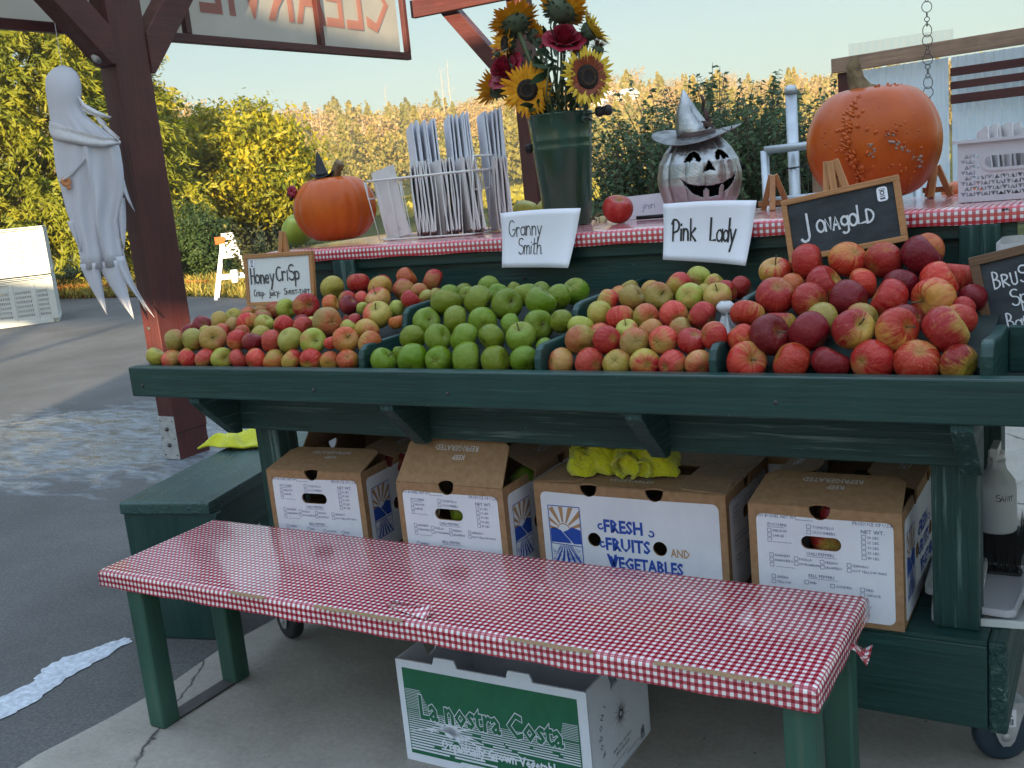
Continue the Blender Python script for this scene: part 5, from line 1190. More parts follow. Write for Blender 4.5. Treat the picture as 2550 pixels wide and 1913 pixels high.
thistle('orange thistle standing between the two top sunflowers', (-1.640, 3.06, 1.823), .021, 1); thistle('orange thistle at the left edge of the bouquet', (-1.800, 3.06, 1.803), .020, 2); thistle('orange thistle above the two tone sunflower', (-1.505, 3.03, 1.755), .021, 3)
thistle('brown seed head beside the left rose', (-1.750, 3.06, 1.778), .034, 4, 'seed_brown', cat='seed head'); thistle('brown seed head at the right edge above the two tone sunflower', (-1.450, 3.09, 1.770), .036, 5, 'seed_brown', cat='seed head'); thistle('orange bloom tucked behind the left rose', (-1.805, 3.08, 1.742), .026, 6, 'petal_yellow', cat='marigold')
t = thing('bouquet_foliage', 'dark green leaves and stalks filling the middle of the bouquet', 'foliage', (-1.610, 3.10, 1.58))
m = MB(); g = random.Random(12)
for i in range(105):
    a_ = g.uniform(0, 6.28); rr = .135*g.random()**.6; c = Vector((rr*math.cos(a_), rr*math.sin(a_)*.8-.01, g.uniform(-.01, .24))); d = Vector((c.x*2+g.uniform(-.4, .4), -.5+g.uniform(-.4, .4), g.uniform(-.1, 1))).normalized(); mt = frame(c, d.cross(Vector((g.uniform(-1, 1), 1, .3))), 0); petal(m, mt, g.uniform(0, 6.28), 0, g.uniform(.05, .10), g.uniform(.022, .040), .2, .3, 0, i)
m.build('leaves', MATS['flower_leaf'], t); m = MB()
for i in range(26):
    a_ = g.uniform(0, 6.28); rr = g.uniform(.02, .10); m.tube([(rr*.6*math.cos(a_), rr*.6*math.sin(a_), -.08), (rr*math.cos(a_), rr*math.sin(a_), .06), (rr*1.5*math.cos(a_+.2), rr*1.3*math.sin(a_+.2), g.uniform(.10, .2))], .0028, 5)
m.build('stalks', MATS['stem_green'], t)

# red apple, card, pen, leaves
apple(-1.405, 3.05, CZ+.043, .0475, 'R', 'single large red apple alone on the counter right of the green bucket', 'apples on the counter')
o = tag(MB().mesh(plate_me([[(-.075, 0), (.085, 0), (.083, .078), (-.068, .074)]], .0006), T((-1.375, 3.20, CZ+.001)) @ Matrix.Rotation(R(4), 4, 'Z') @ Matrix.Rotation(R(-6), 4, 'X') @ XZ).build('card', MATS['paper']), 'white card with pen marks propped behind the single red apple', 'card')
m = MB(); stroke_text(m, 'jirIiri', -.012, .030, .020, .0015, jit=.1); m.v = [tuple(T((-1.375, 3.20, CZ+.001)) @ Matrix.Rotation(R(4), 4, 'Z') @ Matrix.Rotation(R(-6), 4, 'X') @ XZ @ T((0, 0, .0008)) @ Vector(p)) for p in m.v]; m.build('pen_marks', MATS['ink_navy'], o)
m = MB(); m.tube([(-1.378, 3.13, CZ+.007), (-1.26, 3.15, CZ+.007)], .0065, 10); m.tube([(-1.26, 3.15, CZ+.007), (-1.22, 3.157, CZ+.007)], .0045, 8); tag(m.build('marker_pen', MATS['black']), 'black marker pen lying on the counter before the white card', 'pen')
t = thing('dry_leaves', 'crumpled dry yellow leaves on the counter between the bucket and the apple', 'leaves', (-1.535, 3.18, CZ))
m = MB(); g = random.Random(6)
for i in range(9): petal(m, frame((g.uniform(-.04, .05), g.uniform(-.03, .03), g.uniform(.006, .02)), (g.uniform(-.6, .6), g.uniform(-.8, .2), 1)), g.uniform(0, 6.28), 0, g.uniform(.04, .06), .03, .5, .6, 0, i)
m.build('leaf_litter', MATS['dry_leaf'], t)

# galvanised jack o lantern with a witch hat
t = thing('metal_jack_o_lantern', 'galvanised metal jack o lantern with a cut out grin and a tin witch hat', 'lantern', (-1.146, 3.10, CZ)); t.scale = (.945, .945, 1)
FA = R(-55); NS, NZ = 220, 120
prof = [(.070, .0), (.098, .02), (.122, .055), (.135, .10), (.136, .125), (.128, .165), (.108, .20), (.082, .228), (.055, .245), (.03, .25)]
pz = np.array([p[1] for p in prof]); pr_ = np.array([p[0] for p in prof]); zs = np.linspace(0, .25, NZ)
def inpoly(x, y, P):
    c = False; j = len(P)-1
    for i in range(len(P)):
        if (P[i][1] > y) != (P[j][1] > y) and x < (P[j][0]-P[i][0])*(y-P[i][1])/(P[j][1]-P[i][1])+P[i][0]: c = not c
        j = i
    return c
def eye(s): return [(s*.022, .172), (s*.030, .190), (s*.048, .199), (s*.066, .194), (s*.078, .180), (s*.081, .168), (s*.066, .172), (s*.062, .166), (s*.054, .174), (s*.050, .183), (s*.043, .178), (s*.040, .170), (s*.030, .166)]
FACE = [eye(-1), eye(1), [(-.019, .135), (.0, .172), (.019, .135), (.0, .140)],
        [(-.092, .122), (-.076, .108), (-.045, .098), (0, .094), (.045, .100), (.076, .112), (.094, .130), (.086, .104), (.066, .080), (.048, .068), (.046, .088), (.040, .096), (.030, .090), (.028, .064), (-.004, .060), (-.006, .082), (-.014, .088), (-.024, .080), (-.024, .060), (-.056, .074), (-.078, .098)]]
m = MB(); V = []
for z in zs:
    r0 = float(np.interp(z, pz, pr_))
    for k in range(NS):
        th = 2*math.pi*k/NS; q = th*12/(2*math.pi); fl = abs(math.sin(math.pi*q)); dent = .0005*math.sin(th*37+z*210)*math.sin(z*330+th*9); V.append(((r0*(1-.075*(1-fl**.5))+dent)*math.cos(th), (r0*(1-.075*(1-fl**.5))+dent)*math.sin(th), z))
F = []
for i in range(NZ-1):
    for k in range(NS):
        th = 2*math.pi*(k+.5)/NS; u = ((th-FA+math.pi) % (2*math.pi)-math.pi)*.128; z = (zs[i]+zs[i+1])/2
        if abs(u) < .11 and any(inpoly(u, z, P) for P in FACE): continue
        F.append((i*NS+k, i*NS+(k+1) % NS, (i+1)*NS+(k+1) % NS, (i+1)*NS+k))
m.add(V, F, 0, True); o_ = m.build('body', [MATS['galvanised'], MATS['dark_inside']], t, solid=.0012); o_.modifiers[0].material_offset = 1; o_.modifiers[0].offset = -1  # near-black inner shell paints in the shade of the hollow
m = MB()
for k in range(12):
    th = 2*math.pi*k/12
    pts = [(.928*float(np.interp(z, pz, pr_))*math.cos(th), .928*float(np.interp(z, pz, pr_))*math.sin(th), z) for z in np.linspace(.01, .235, 12)]
    u = ((th-FA+math.pi) % (2*math.pi)-math.pi)*.128; pts = [p for p in pts if not any(inpoly(u, p[2], P) for P in FACE)]
    seg_ = []
    for p in pts:
        if seg_ and p[2]-seg_[-1][2] > .03:
            if len(seg_) > 1: m.tube(seg_, .0011, 4)
            seg_ = []
        seg_.append(p)
    if len(seg_) > 1: m.tube(seg_, .0011, 4)
m.build('seams', MATS['dark_steel'], t)
hat = bpy.data.objects.new('tin_hat', None); COL.objects.link(hat); hat.parent = t; hat.location = (0, -.005, .246); hat.rotation_euler = (R(9), R(1), 0)
m = MB(); m.lathe([(.040, -.004), (.066, .0), (.100, .003), (.128, .001), (.140, .006)], 40, mod=lambda a_, r_, z_: (r_*(1+.03*math.cos(2*a_)), z_+.012*(r_/.14)**3*math.cos(2*a_)), cap=False); m.build('brim', MATS['hat_metal'], hat, solid=.0016)
m = MB(); m.lathe([(.062, .0), (.052, .03), (.034, .072), (.018, .105), (.004, .134), (.0, .138)], 26, mod=lambda a_, r_, z_: (r_, z_), cap=False); m.v = [(x-.040*(z/.138)**1.5-.012*math.sin(z*30), y, z) for x, y, z in m.v]; m.build('cone', MATS['galvanised'], hat, solid=.0012)
m = MB(); m.lathe([(.0625, .004), (.0590, .018), (.0600, .018), (.0635, .004)], 26, cap=False); m.build('band', MATS['rust_leaf'], hat)
m = MB()
cu = [(.045, -.02, .02), (.05, -.02, .05), (.038, -.02, .075), (.042, -.02, .10), (.036, -.02, .118), (.026, -.02, .116)]; m.tube(cu, [.005, .006, .004, .006, .005, .002], 6)
sp = [(.06+.0045*i+.008*math.cos(i*.9), -.035, .030+.008*math.sin(i*.9)-.001*i) for i in range(22)]; m.tube(sp, .0013, 5)
for i in range(3): petal(m, frame((.045+.012*i, -.045, .03+.018*(i % 2)), (.4, -.8, .3)), .6+i, 0, .035, .022, .2, .2, 0, i)
m.build('leaf_trim', MATS['rust_leaf'], hat)

# big warty pumpkin
t = thing('pumpkin', 'huge glossy orange pumpkin covered in warts, standing behind the chalkboard sign', 'pumpkin', (-.628, 3.10, CZ)); t.scale = (1.03, 1.03, 1)
m = MB(); pumpkin_body(m, .174, .342, 12, .035, .2, irregular=.014, seed=9, flat_=.16); RIND = m
def onrind(ang, z): s = abs(1-(2*z/.336-0.0))**1; q = max(-1, min(1, 2*z/.336-1)); return .174*(math.sqrt(max(0, 1-q*q)))**.86*.985
m = RIND; g = random.Random(21)
def wart(ang, z, s):
    r_ = onrind(ang, z); c = Vector((r_*math.cos(ang), r_*math.sin(ang), z)); n = Vector((math.cos(ang), math.sin(ang), (z-.168)*4)).normalized(); m.lathe([(0, -s*.5), (s, -s*.3), (s*.98, .0), (s*.7, s*.42), (0, s*.6)], 8, mat=frame(c, n), mod=lambda a_, rr, zz: (rr*(1+.25*math.sin(a_*2+ang*9)), zz), cap=False)
va = math.atan2(-3.1, .63)
for i in range(120):
    z = .30-.24*i/120; wart(va-.34+.10*math.sin(z*22)+g.gauss(0, .05), z, g.uniform(.0025, .0075))
for i in range(90):
    z = .325-.10*abs(g.gauss(0, 1)); wart(va+.55+g.gauss(0, .30)+.5*(.3-z), z, g.uniform(.002, .006))
for i in range(110): wart(va-1.10+g.gauss(0, .18), g.uniform(.03, .24), g.uniform(.002, .005))
for i in range(70): wart(va+g.uniform(-1.4, 1.5), g.uniform(.03, .32), g.uniform(.002, .0065))
for i in range(14): wart(va+.75+g.gauss(0, .05), .02+.10*i/14, g.uniform(.003, .007))
m.build('rind', MATS['wart_skin'], t)
m = MB()
for i in range(26):
    u = i/25; wart(va+.22+.62*u+g.gauss(0, .03), .185-.085*u+g.gauss(0, .006), g.uniform(.002, .0055))
for i in range(10): wart(va-.02+g.gauss(0, .05), .155+g.gauss(0, .01), g.uniform(.002, .004))
m.build('scars', MATS['scar'], t)
m = MB(); stem(m, [(-.012, -.01, .296), (-.026, -.012, .318), (-.040, -.010, .350), (-.045, -.008, .385), (-.040, -.008, .412)], [.046, .027, .020, .017, .009], 12); m.build('stem', MATS['pumpkin_stem'], t)

# ------------------------------------------------------------------ signs
def board_sign(name, label, loc, rot, w, h, face, rotframe='easel_wood_x', fw_=.014, stand=True, legs=None):
    t = thing(name, label, 'sign', loc); t.rotation_euler = rot
    ax = rotframe[:-1]
    m = MB(); m.box((-w/2+fw_*.5, -.001, -h/2+fw_*.5), (w/2-fw_*.5, .003, h/2-fw_*.5)); m.build('board', MATS[face], t)
    m = MB(); e = .006
    for lo, hi in (((-w/2, -e, h/2-fw_), (w/2, .009, h/2)), ((-w/2, -e, -h/2), (w/2, .009, -h/2+fw_))): m.box(lo, hi)
    for lo, hi in (((-w/2, -e+.0003, -h/2+fw_), (-w/2+fw_, .0087, h/2-fw_)), ((w/2-fw_, -e+.0003, -h/2+fw_), (w/2, .0087, h/2-fw_))): m.box(lo, hi)
    m.build('frame', MATS[rotframe], t, bevel=.0015)
    if legs:
        for (a_, b_) in legs:
            m = MB(); m.beam(a_, b_, .016, .010, (0, -1, 0)); m.build('easel_leg', MATS['easel_wood_z'], t, bevel=.001)
    return t
def seal(m, x, z, s):
    o = rrect(s*.72, s, s*.2, x, z); m.mesh(plate_me([o]), T((0, 0, 0))); return m
def seal_print(m, x, z, s):
    m.mesh(plate_me([circ(s*.16, x, z+s*.08, 12), circ(s*.09, x, z+s*.08, 10)]), T((0, 0, 0)))
    for q in (rect(s*.4, s*.05, x, z+s*.26), rect(s*.4, s*.05, x, z-s*.15), rect(s*.46, s*.03, x, z+s*.36), rect(s*.34, s*.12, x, z-s*.31)): m.add([(p[0], p[1], 0) for p in q], [(0,1,2,3)])
def writing(t, jobs, mat_, y=-.0025, adv_=1.0, nm='lettering'):
    m = MB()
    for (txt, x, z, h, w, rs, adv) in jobs: stroke_text(m, txt, x, z, h, w, rs=rs, adv=adv)
    m.v = [tuple(T((0, y, 0)) @ XZ @ Vector(p)) for p in m.v]; m.build(nm, MATS[mat_], t)
W_, H_ = .290, .172
t = board_sign('easel_sign', 'hand lettered white board sign on a wooden easel at the left end of the stall', (-2.390, 2.530, 1.146), (R(-6), 0, R(2)), W_, H_, 'whiteboard', legs=[((-.035, .016, -.16), (.004, .022, .155)), ((.045, .030, -.16), (.006, .026, .150)), ((.0, .09, -.13), (.002, .032, .150))])
writing(t, [('Honey', -.122, -.010, .050, .0056, 3, .70), ('CrISp', -.012, -.004, .050, .0056, 4, .82)], 'ink_grey'); writing(t, [('Crisp-', -.112, -.052, .022, .0026, 5, .80), ('juicy-', -.046, -.052, .022, .0026, 6, .82), ('SWEET-TART', .018, -.050, .020, .0026, 7, .92)], 'ink_black', nm='small_lettering')
m = MB(); seal(m, -.112, .055, .030); m.v = [tuple(T((0, -.0020, 0)) @ XZ @ Vector(p)) for p in m.v]; m.build('sticker', MATS['paper'], t); m = MB(); seal_print(m, -.112, .055, .030); m.v = [tuple(T((0, -.0024, 0)) @ XZ @ Vector(p)) for p in m.v]; m.build('sticker_print', MATS['ink_grey'], t)
t = board_sign('easel_sign', 'tilted chalkboard sign with one chalked word, in front of the huge warty pumpkin', (-.603, 2.595, 1.219), (R(-9), R(-8.5), R(0)), .284, .158, 'chalkboard', legs=[((-.050, .016, -.05), (-.022, .020, .152)), ((.045, .016, -.05), (-.002, .020, .152)), ((-.012, .010, -.05), (-.012, .013, .150)), ((-.01, .10, -.13), (-.012, .028, .14))])
writing(t, [('J', -.105, -.030, .058, .0058, 3, .8), ('ONAgOLD', -.063, -.018, .042, .0052, 11, .78)], 'chalk')
m = MB(); seal(m, .100, .042, .034); m.v = [tuple(T((0, -.0020, 0)) @ XZ @ Vector(p)) for p in m.v]; m.build('sticker', MATS['paper'], t); m = MB(); seal_print(m, .100, .042, .034); m.v = [tuple(T((0, -.0024, 0)) @ XZ @ Vector(p)) for p in m.v]; m.build('sticker_print', MATS['ink_grey'], t)
t = board_sign('easel_sign', 'dark framed chalkboard about sprouts cut off by the right edge of the picture', (-.165, 2.412, 1.045), (R(-10), R(-13), R(-4)), .235, .235, 'chalkboard', 'dark_easel_x', .020)
writing(t, [('BRUSSELS', -.080, .040, .036, .0032, 3, .82), ('SprOUtS', -.052, -.004, .036, .0032, 4, .82), ('Bags', -.070, -.052, .034, .0032, 5, .8), ('$4', -.045, -.088, .030, .003, 6, .8)], 'chalk')
def paper_sign(label, c, pts, curl, words, seed):
    """sheet hung over the counter edge; pts = four corners x,z clockwise from top left"""
    t = thing('paper_sign', label, 'sign', c); (ax, az), (bx, bz), (cx, cz), (dx, dz) = pts
    def pt(u, v): x = (ax*(1-u)+bx*u)*(1-v)+(dx*(1-u)+cx*u)*v; z = (az*(1-u)+bz*u)*(1-v)+(dz*(1-u)+cz*u)*v; return Vector((x, -.020*v-curl*(max(0, u-.5)*2)**2*.8*v-.008*math.sin(u*3.1)*(1-v)+.006*math.sin(v*3), z+.004*math.sin(u*3.14)*(1-v)))
    m = MB(); m.grid([[pt(u/14, v/10) for u in range(15)] for v in range(11)]); m.build('sheet', MATS['paper'], t, solid=.0004)
    m = MB()
    for (txt, u0, v0, h, w, rs, adv) in words: stroke_text(m, txt, u0, -v0, h, w, rs=rs, adv=adv)
    wd = math.hypot(bx-ax, bz-az); ht = math.hypot(dx-ax, dz-az)
    m.v = [tuple(pt(p[0]/wd, -p[1]/ht)+Vector((0, -.0012, 0))) for p in m.v]; m.build('lettering', MATS['ink_black'], t)
paper_sign('white paper sign hung over the counter above the green apples', (-1.500, 2.690, 1.213), [(-.123, .083), (.146, .080), (.107, -.086), (-.125, -.077)], .02, [('Granny', .028, .070, .046, .0030, 3, .72), ('Smith', .064, .122, .046, .0030, 9, .74)], 1)
paper_sign('white paper sign hung over the counter above the third heap of apples', (-.972, 2.690, 1.205), [(-.131, .082), (.130, .073), (.105, -.092), (-.135, -.068)], .03, [('Pink', .026, .098, .054, .0056, 3, .66), ('Lady', .140, .098, .052, .0052, 5, .62)], 2)
def easel(label, c, rz, s):
    t = thing('small_easel', label, 'easel', c, R(rz))
    for a_, b_ in (((-.035, .02, 0), (-.004, 0, .105)), ((.042, .02, 0), (.006, 0, .105)), ((.0, -.05, 0), (.0, -.004, .102))):
        m = MB(); m.beam(Vector(a_)*s, Vector(b_)*s, .017, .010, (0, -1, 0)); m.build('easel_leg', MATS['easel_wood_z'], t, bevel=.001)
    m = MB(); m.box((-.05*s, .012, .012), (.05*s, .022, .028)); m.build('easel_bar', MATS['easel_wood_x'], t, bevel=.001)
easel('small wooden easel standing empty left of the warty pumpkin', (-.945, 3.19, CZ), 10, 1.0); easel('small wooden easel behind the warty pumpkin on its right side', (-.492, 3.27, CZ), -10, .85)
t = thing('small_pumpkin', 'small orange pumpkin glimpsed between the warty pumpkin and the white plastic basket', 'pumpkin', (-.445, 3.52, 1.16))
m = MB(); pumpkin_body(m, .07, .10, 9, .06); m.build('rind', MATS['pumpkin_skin'], t, weld=True); m = MB(); stem(m, [(0, 0, .08), (.006, 0, .10), (.012, 0, .125)], [.016, .010, .009]); m.build('stem', MATS['sepal'], t)
t = thing('display_table', 'raw timber table behind the counter at the right, carrying the small pumpkin', 'table', (.1, 3.6, 0))
m = MB(); m.box((-.75, -.18, 1.12), (.9, .18, 1.158)); m.build('table_top', MATS['raw_timber_x'], t, bevel=.003); m = MB()
for x in (-.7, .8):
    m = MB(); m.box((x, -.15, 0), (x+.08, .15, 1.1195)); m.build('leg', MATS['raw_timber_z'], t)
# white plastic basket
t = thing('plastic_basket', 'white plastic lattice basket holding paper sticks at the right end of the counter', 'basket', (-.232, 2.91, CZ))
def lattice(w, h, handle):
    holes = []; hx = rrect(.118, .030, .0145, handle, .098) if handle is not None else None
    st_ = .0175
    for i in range(-12, 13):
        for k in range(9):
            x = i*st_+(st_/2 if k % 2 else 0); z = .020+k*.0135
            if abs(x) > w/2-.012 or z > h-.026: continue
            if hx and abs(x-handle) < .078 and abs(z-.098) < .027: continue
            s = .0068; up = 1 if (i+k) % 2 else -1
            holes.append([(x-s, z-up*s*.75), (x+s, z-up*s*.75), (x, z+up*s*.8)])
            holes.append([(x+st_/2-.0016, z-.0048), (x+st_/2+.0016, z-.0048), (x+st_/2+.0016, z+.0048), (x+st_/2-.0016, z+.0048)])
    return plate_me([[(-w/2, 0), (w/2, 0), (w/2, h), (-w/2, h)]] + holes + ([hx] if hx else []), .003)
m = MB(); m.mesh(lattice(.305, .148, -.03), T((0, 0, 0)) @ XZ); m.build('front_panel', MATS['clear_white_plastic'], t)
m = MB(); m.mesh(lattice(.205, .148, None), T((-.151, .105, 0)) @ YZ); m.mesh(lattice(.205, .148, None), T((.151, .105, 0)) @ YZ); m.mesh(lattice(.305, .148, .0), T((0, .208, 0)) @ XZ); m.box((-.15, .002, .0005), (.15, .206, .004)); m.build('panels', MATS['clear_white_plastic'], t)
m = MB(); o_ = rrect(.330, .236, .02, 0, .105); i_ = rrect(.302, .208, .014, 0, .105); m.mesh(plate_me([o_, i_], .008), T((0, 0, .152))); m.build('rim', MATS['clear_white_plastic'], t, bevel=.002)
m = MB(); hr = rrect(.118+.016, .046, .022, -.03, .098); m.mesh(plate_me([hr, rrect(.118, .030, .0145, -.03, .098)], .007), T((0, -.001, 0)) @ XZ); m.build('handle', MATS['clear_white_plastic'], t, bevel=.001)
g = random.Random(3)
for i in range(30):
    o = bpy.data.objects.new('paper_bag', SB[i % 2]); COL.objects.link(o); x = -.345+.0062*i; o.scale = (.55, .8, .66 if i > 9 else .72); o.location = (x+.03, 3.0+g.uniform(-.02, .02), CZ+.012); o.rotation_euler = (R(g.uniform(-3, 3)), R(-16+1.0*i+g.uniform(-2, 2)), R(-62+g.uniform(-6, 6))); tag(o, 'small brown tinted paper bag packed inside the white plastic basket', 'paper bag', 'small paper bags in the plastic basket')
# knotted plastic bag between the heaps
t = thing('plastic_bag', 'knotted clear plastic bag lying between the third and rightmost apple heaps', 'bag', (-.800, 2.30, 1.005))
m = MB(); closed_grid(m, lambda u, v: ((.030-.020*v+.006*math.sin(u*6.28*5+v*4))*math.cos(u*6.28), (.030-.020*v+.006*math.sin(u*6.28*4))*math.sin(u*6.28), -.012+.050*v+.006*math.sin(u*19)), 40, 10)
closed_grid(m, lambda u, v: ((.008+.014*math.sin(v*3.1)+.003*math.sin(u*31))*math.cos(u*6.28)-.006, (.006+.010*math.sin(v*3.1))*math.sin(u*6.28), .036+.030*v), 30, 8); m.build('film', MATS['bag_film'], t, solid=.0006)
# squash tub at far right, behind the sprout sign
t = thing('clear_tub', 'clear plastic tub of mixed squash behind the sprout sign at the right edge', 'tub', (-.10, 2.62, 1.04))
m = MB(); m.mesh(plate_me([rrect(.32, .20, .03), rrect(.316, .196, .028)], .11), T((0, 0, .056))); m.build('tub', MATS['bag_film'], t); t2 = []
quince('squash', 'dark orange squash on top in the clear tub', (-.150, 2.62, 1.128), .048, 'pumpkin_skin', (1.2, 0, .4)); quince('squash', 'tan squash at the left in the clear tub', (-.215, 2.60, 1.085), .046, 'quince_skin', (1.4, .4, 0)); quince('squash', 'green squash at the right in the clear tub', (-.130, 2.585, 1.072), .044, 'green_quince', (1.0, .8, 0))
m = MB(); m.box((-.215, 2.45, 1.025), (.70, 2.735, 1.038)); W(m).build('rear_shelf', MATS['bin_bed'], st)

# ------------------------------------------------------------------ timber shelter: posts, braces, banner
t = thing('timber_post', 'dark red timber post with a steel foot plate and knee braces, left of stall', 'post', (-4.81, 4.13, -.03))
PX, PY = -4.81, 4.13
m = MB(); m.box((-.065, -.13, .155), (.065, .11, 3.3)); m.build('post', MATS['red_paint_z'], t, bevel=.006)
m = MB(); m.box((-.060, -.124, 0), (.060, .104, .155)); m.build('post_foot', MATS['red_paint_z'], t)
m = MB(); m.box((-.0665, -.1335, .004), (.0665, -.1305, .262)); m.build('foot_plate', MATS['zinc_plate'], t, bevel=.001)
m = MB()
for zz in (.09, .185): m.lathe([(0, 0), (.013, 0), (.012, .010), (0, .012)], 6, mat=T((0, -.1335, zz)) @ Matrix.Rotation(R(90), 4, 'X'))
for sx in (-.05, .05):
    for zz in (.03, .13, .235): m.lathe([(0, 0), (.005, 0), (.004, .003), (0, .003)], 8, mat=T((sx, -.1335, zz)) @ Matrix.Rotation(R(90), 4, 'X'))
m.lathe([(0, 0), (.014, 0), (.010, .004), (0, .004)], 10, mat=T((-.02, -.1305, .78)) @ Matrix.Rotation(R(90), 4, 'X')); m.build('bolts', MATS['dark_steel'], t)
# brace towards the viewer, bolted through the post; brace going back along the eave
m = MB(); m.prism([(-.1301, 2.225), (-.1301, 2.42), (-1.00, 3.29), (-1.14, 3.29), (-1.14, 3.20), (-.165, 2.225)], 'x', -.048, .085); br_ = m.build('knee_brace', MATS['red_paint_y'], t, bevel=.006)
m = MB(); m.lathe([(0, 0), (.030, 0), (.030, .005), (.016, .006), (.016, .016), (0, .018)], 14, mat=T((.015, -.205, 2.262)) @ Matrix.Rotation(R(135), 4, 'X')); m.build('washer_bolt', MATS['zinc_plate'], br_)
m = MB(); m.prism([(.1101, 2.19), (.1101, 2.41), (.86, 3.29), (1.0, 3.29), (1.0, 3.20), (.135, 2.19)], 'x', -.046, .075); m.build('knee_brace', MATS['red_paint_y'], t, bevel=.006)
t = thing('banner', 'cream canvas banner seen from behind with mirrored red letters, in a dark timber frame', 'banner', (-5.03, 5.0, 2.45))
BY0, BY1 = 2.2, 7.16
m = MB(); m.box((-.022, BY0-5.0, -.055), (.022, BY1-5.0, -.0)); m.box((-.022, BY0-5, .86), (.022, BY1-5.0, .91)); m.build('rail', MATS['red_paint_y'], t, bevel=.004)
for yy in (BY1-.045, 6.06, 4.80, 3.95, 2.9):
    m = MB(); m.box((-.018, yy-5.0, .0005), (.024, yy-5.0+.045, .8595)); m.build('upright', MATS['red_paint_z'], t, bevel=.003)
m = MB(); m.grid([[(-.028+.006*math.sin(i*.8+k*.3), BY0+.02-5+(BY1-BY0-.1)*i/40, -.0+.86*k/10) for i in range(41)] for k in range(11)]); m.build('canvas', MATS['canvas'], t)
m = MB(); put_text(m, 'CLEARVIEW', 0, 0, .60, .78, off=.006); mx = max(v[0] for v in m.v)
m.v = [(-.0175+.0, BY1-.17-5-p[0]*1.0, .150+p[1]) for p in m.v]; m.build('lettering', MATS['canvas_letter'], t)
t = thing('timber_post', 'red timber post standing beyond the counter behind the bucket', 'post', (-4.25, 7.65, -.03))
m = MB(); m.box((-.065, -.10, 0), (.065, .10, 3.3)); m.build('post', MATS['red_paint_z'], t, bevel=.006)
m = MB(); m.prism([(-.0651, 2.02), (-.0651, 2.22), (-.80, 3.1), (-.97, 3.1)], 'y', -.05, .05); m.build('knee_brace', MATS['red_paint_x'], t, bevel=.005)
m = MB(); m.box((-.95, -.16, 2.80), (.62, -.101, 2.94)); m.build('cross_beam', MATS['red_paint_x'], t, bevel=.005)

# ------------------------------------------------------------------ hanging ghost
t = thing('ghost_decoration', 'tattered white cloth ghost hanging beside the red post', 'decoration', (-4.87, 3.74, 1.452), R(52.5)); t.scale = (.968, .968, .968)
rowsG = [(2.273,.008,.020,.006),(2.256,-.034,.062,.035),(2.229,-.065,.085,.058),(2.204,-.079,.093,.072),(2.16,-.087,.096,.084),(2.10,-.090,.085,.086),(2.06,-.090,.072,.078),(2.0,-.091,.095,.078),(1.95,-.093,.14,.082),(1.90,-.096,.19,.082),(1.857,-.099,.235,.076),
 (1.80,-.104,.240,.072),(1.72,-.109,.240,.070),(1.66,-.104,.236,.068),(1.58,-.097,.226,.064),(1.50,-.092,.195,.060),(1.42,-.078,.165,.056),(1.335,-.068,.162,.052),(1.24,-.064,.165,.050),(1.165,-.070,.160,.046)]
m = MB(); NU = 84; rowsP = []
for (z, xl, xr_, dp) in rowsG:
    cx_, rx_ = (xl+xr_)/2, (xr_-xl)/2; fold = max(0, min(1, (2.02-z)/.4)); row = []
    for k in range(NU):
        th = 2*math.pi*k/NU; e = math.cos(th); w_ = e+.10*fold*math.sin(2.2*math.pi*e+z*2)*(1-e*e)
        row.append((cx_+rx_*w_, dp*math.sin(th)*(1+fold*(.20*math.sin(9*e+z*4)+.13*math.sin(17*e-z*6)))+.012*fold*math.sin(6*e+z*7), z-1.5))
    rowsP.append(row)
m.grid(rowsP[::-1], wrap=True)
def tatter(xa, xb, z0, xt, zt, y0, ph, n=12):
    rows_ = []
    for i in range(n+1):
        u = i/n; l_ = xa+(xt-xa)*u**1.3; r_ = xb+(xt-xb)*u**1.6; zz = z0+(zt-z0)*u; rows_.append([(l_+(r_-l_)*k/6, y0+.016*math.sin(k*1.1+ph+u*2.2)*(1-u*.5), zz-1.5) for k in range(7)])
    m.grid(rows_)
for a_ in ((-.072,.028,1.20,.023,.903,-.040,0),(.020,.150,1.20,.162,.856,-.042,1),(.095,.166,1.22,.274,.850,-.030,2),(.12,.168,1.26,.234,.894,-.006,3),(.198,.236,1.64,.263,1.457,-.012,1.4),(.150,.222,1.54,.172,1.245,-.010,.4),(-.098,-.03,1.44,-.055,1.27,-.030,2.2)): tatter(*a_)
m.build('sheet', MATS['ghost_cloth'], t, solid=.0015)
m = MB()   # gauze shawl and sleeve
def strip_(pts, w0, w1, ph=0.0):
    rows_ = []
    for i, p in enumerate(pts):
        u = i/(len(pts)-1); w = w0+(w1-w0)*u; rows_.append([(p[0]+.006*math.sin(k+ph+i), p[1]+.006*math.sin(k*1.7+ph), p[2]-1.5+w*(k/5-.5)) for k in range(6)])
    m.grid(rows_)
strip_([(.070, -.06, 2.07), (.10, -.065, 2.03), (.15, -.07, 2.00), (.216, -.06, 1.975)], .075, .012); strip_([(.14, -.066, 1.98), (.165, -.07, 1.945), (.185, -.07, 1.92)], .05, .05, 1); strip_([(.17, -.075, 1.93), (.205, -.078, 1.89), (.241, -.075, 1.85)], .05, .03, .6)
strip_([(-.10, -.062, 1.93), (-.02, -.088, 1.90), (.08, -.092, 1.865), (.16, -.088, 1.845), (.242, -.07, 1.845)], .10, .035, 2); strip_([(-.102, -.058, 1.66), (-.07, -.074, 1.67), (-.02, -.078, 1.70), (.05, -.080, 1.76)], .03, .02, 1.1); m.build('shawl', MATS['ghost_veil'], t, solid=.001)
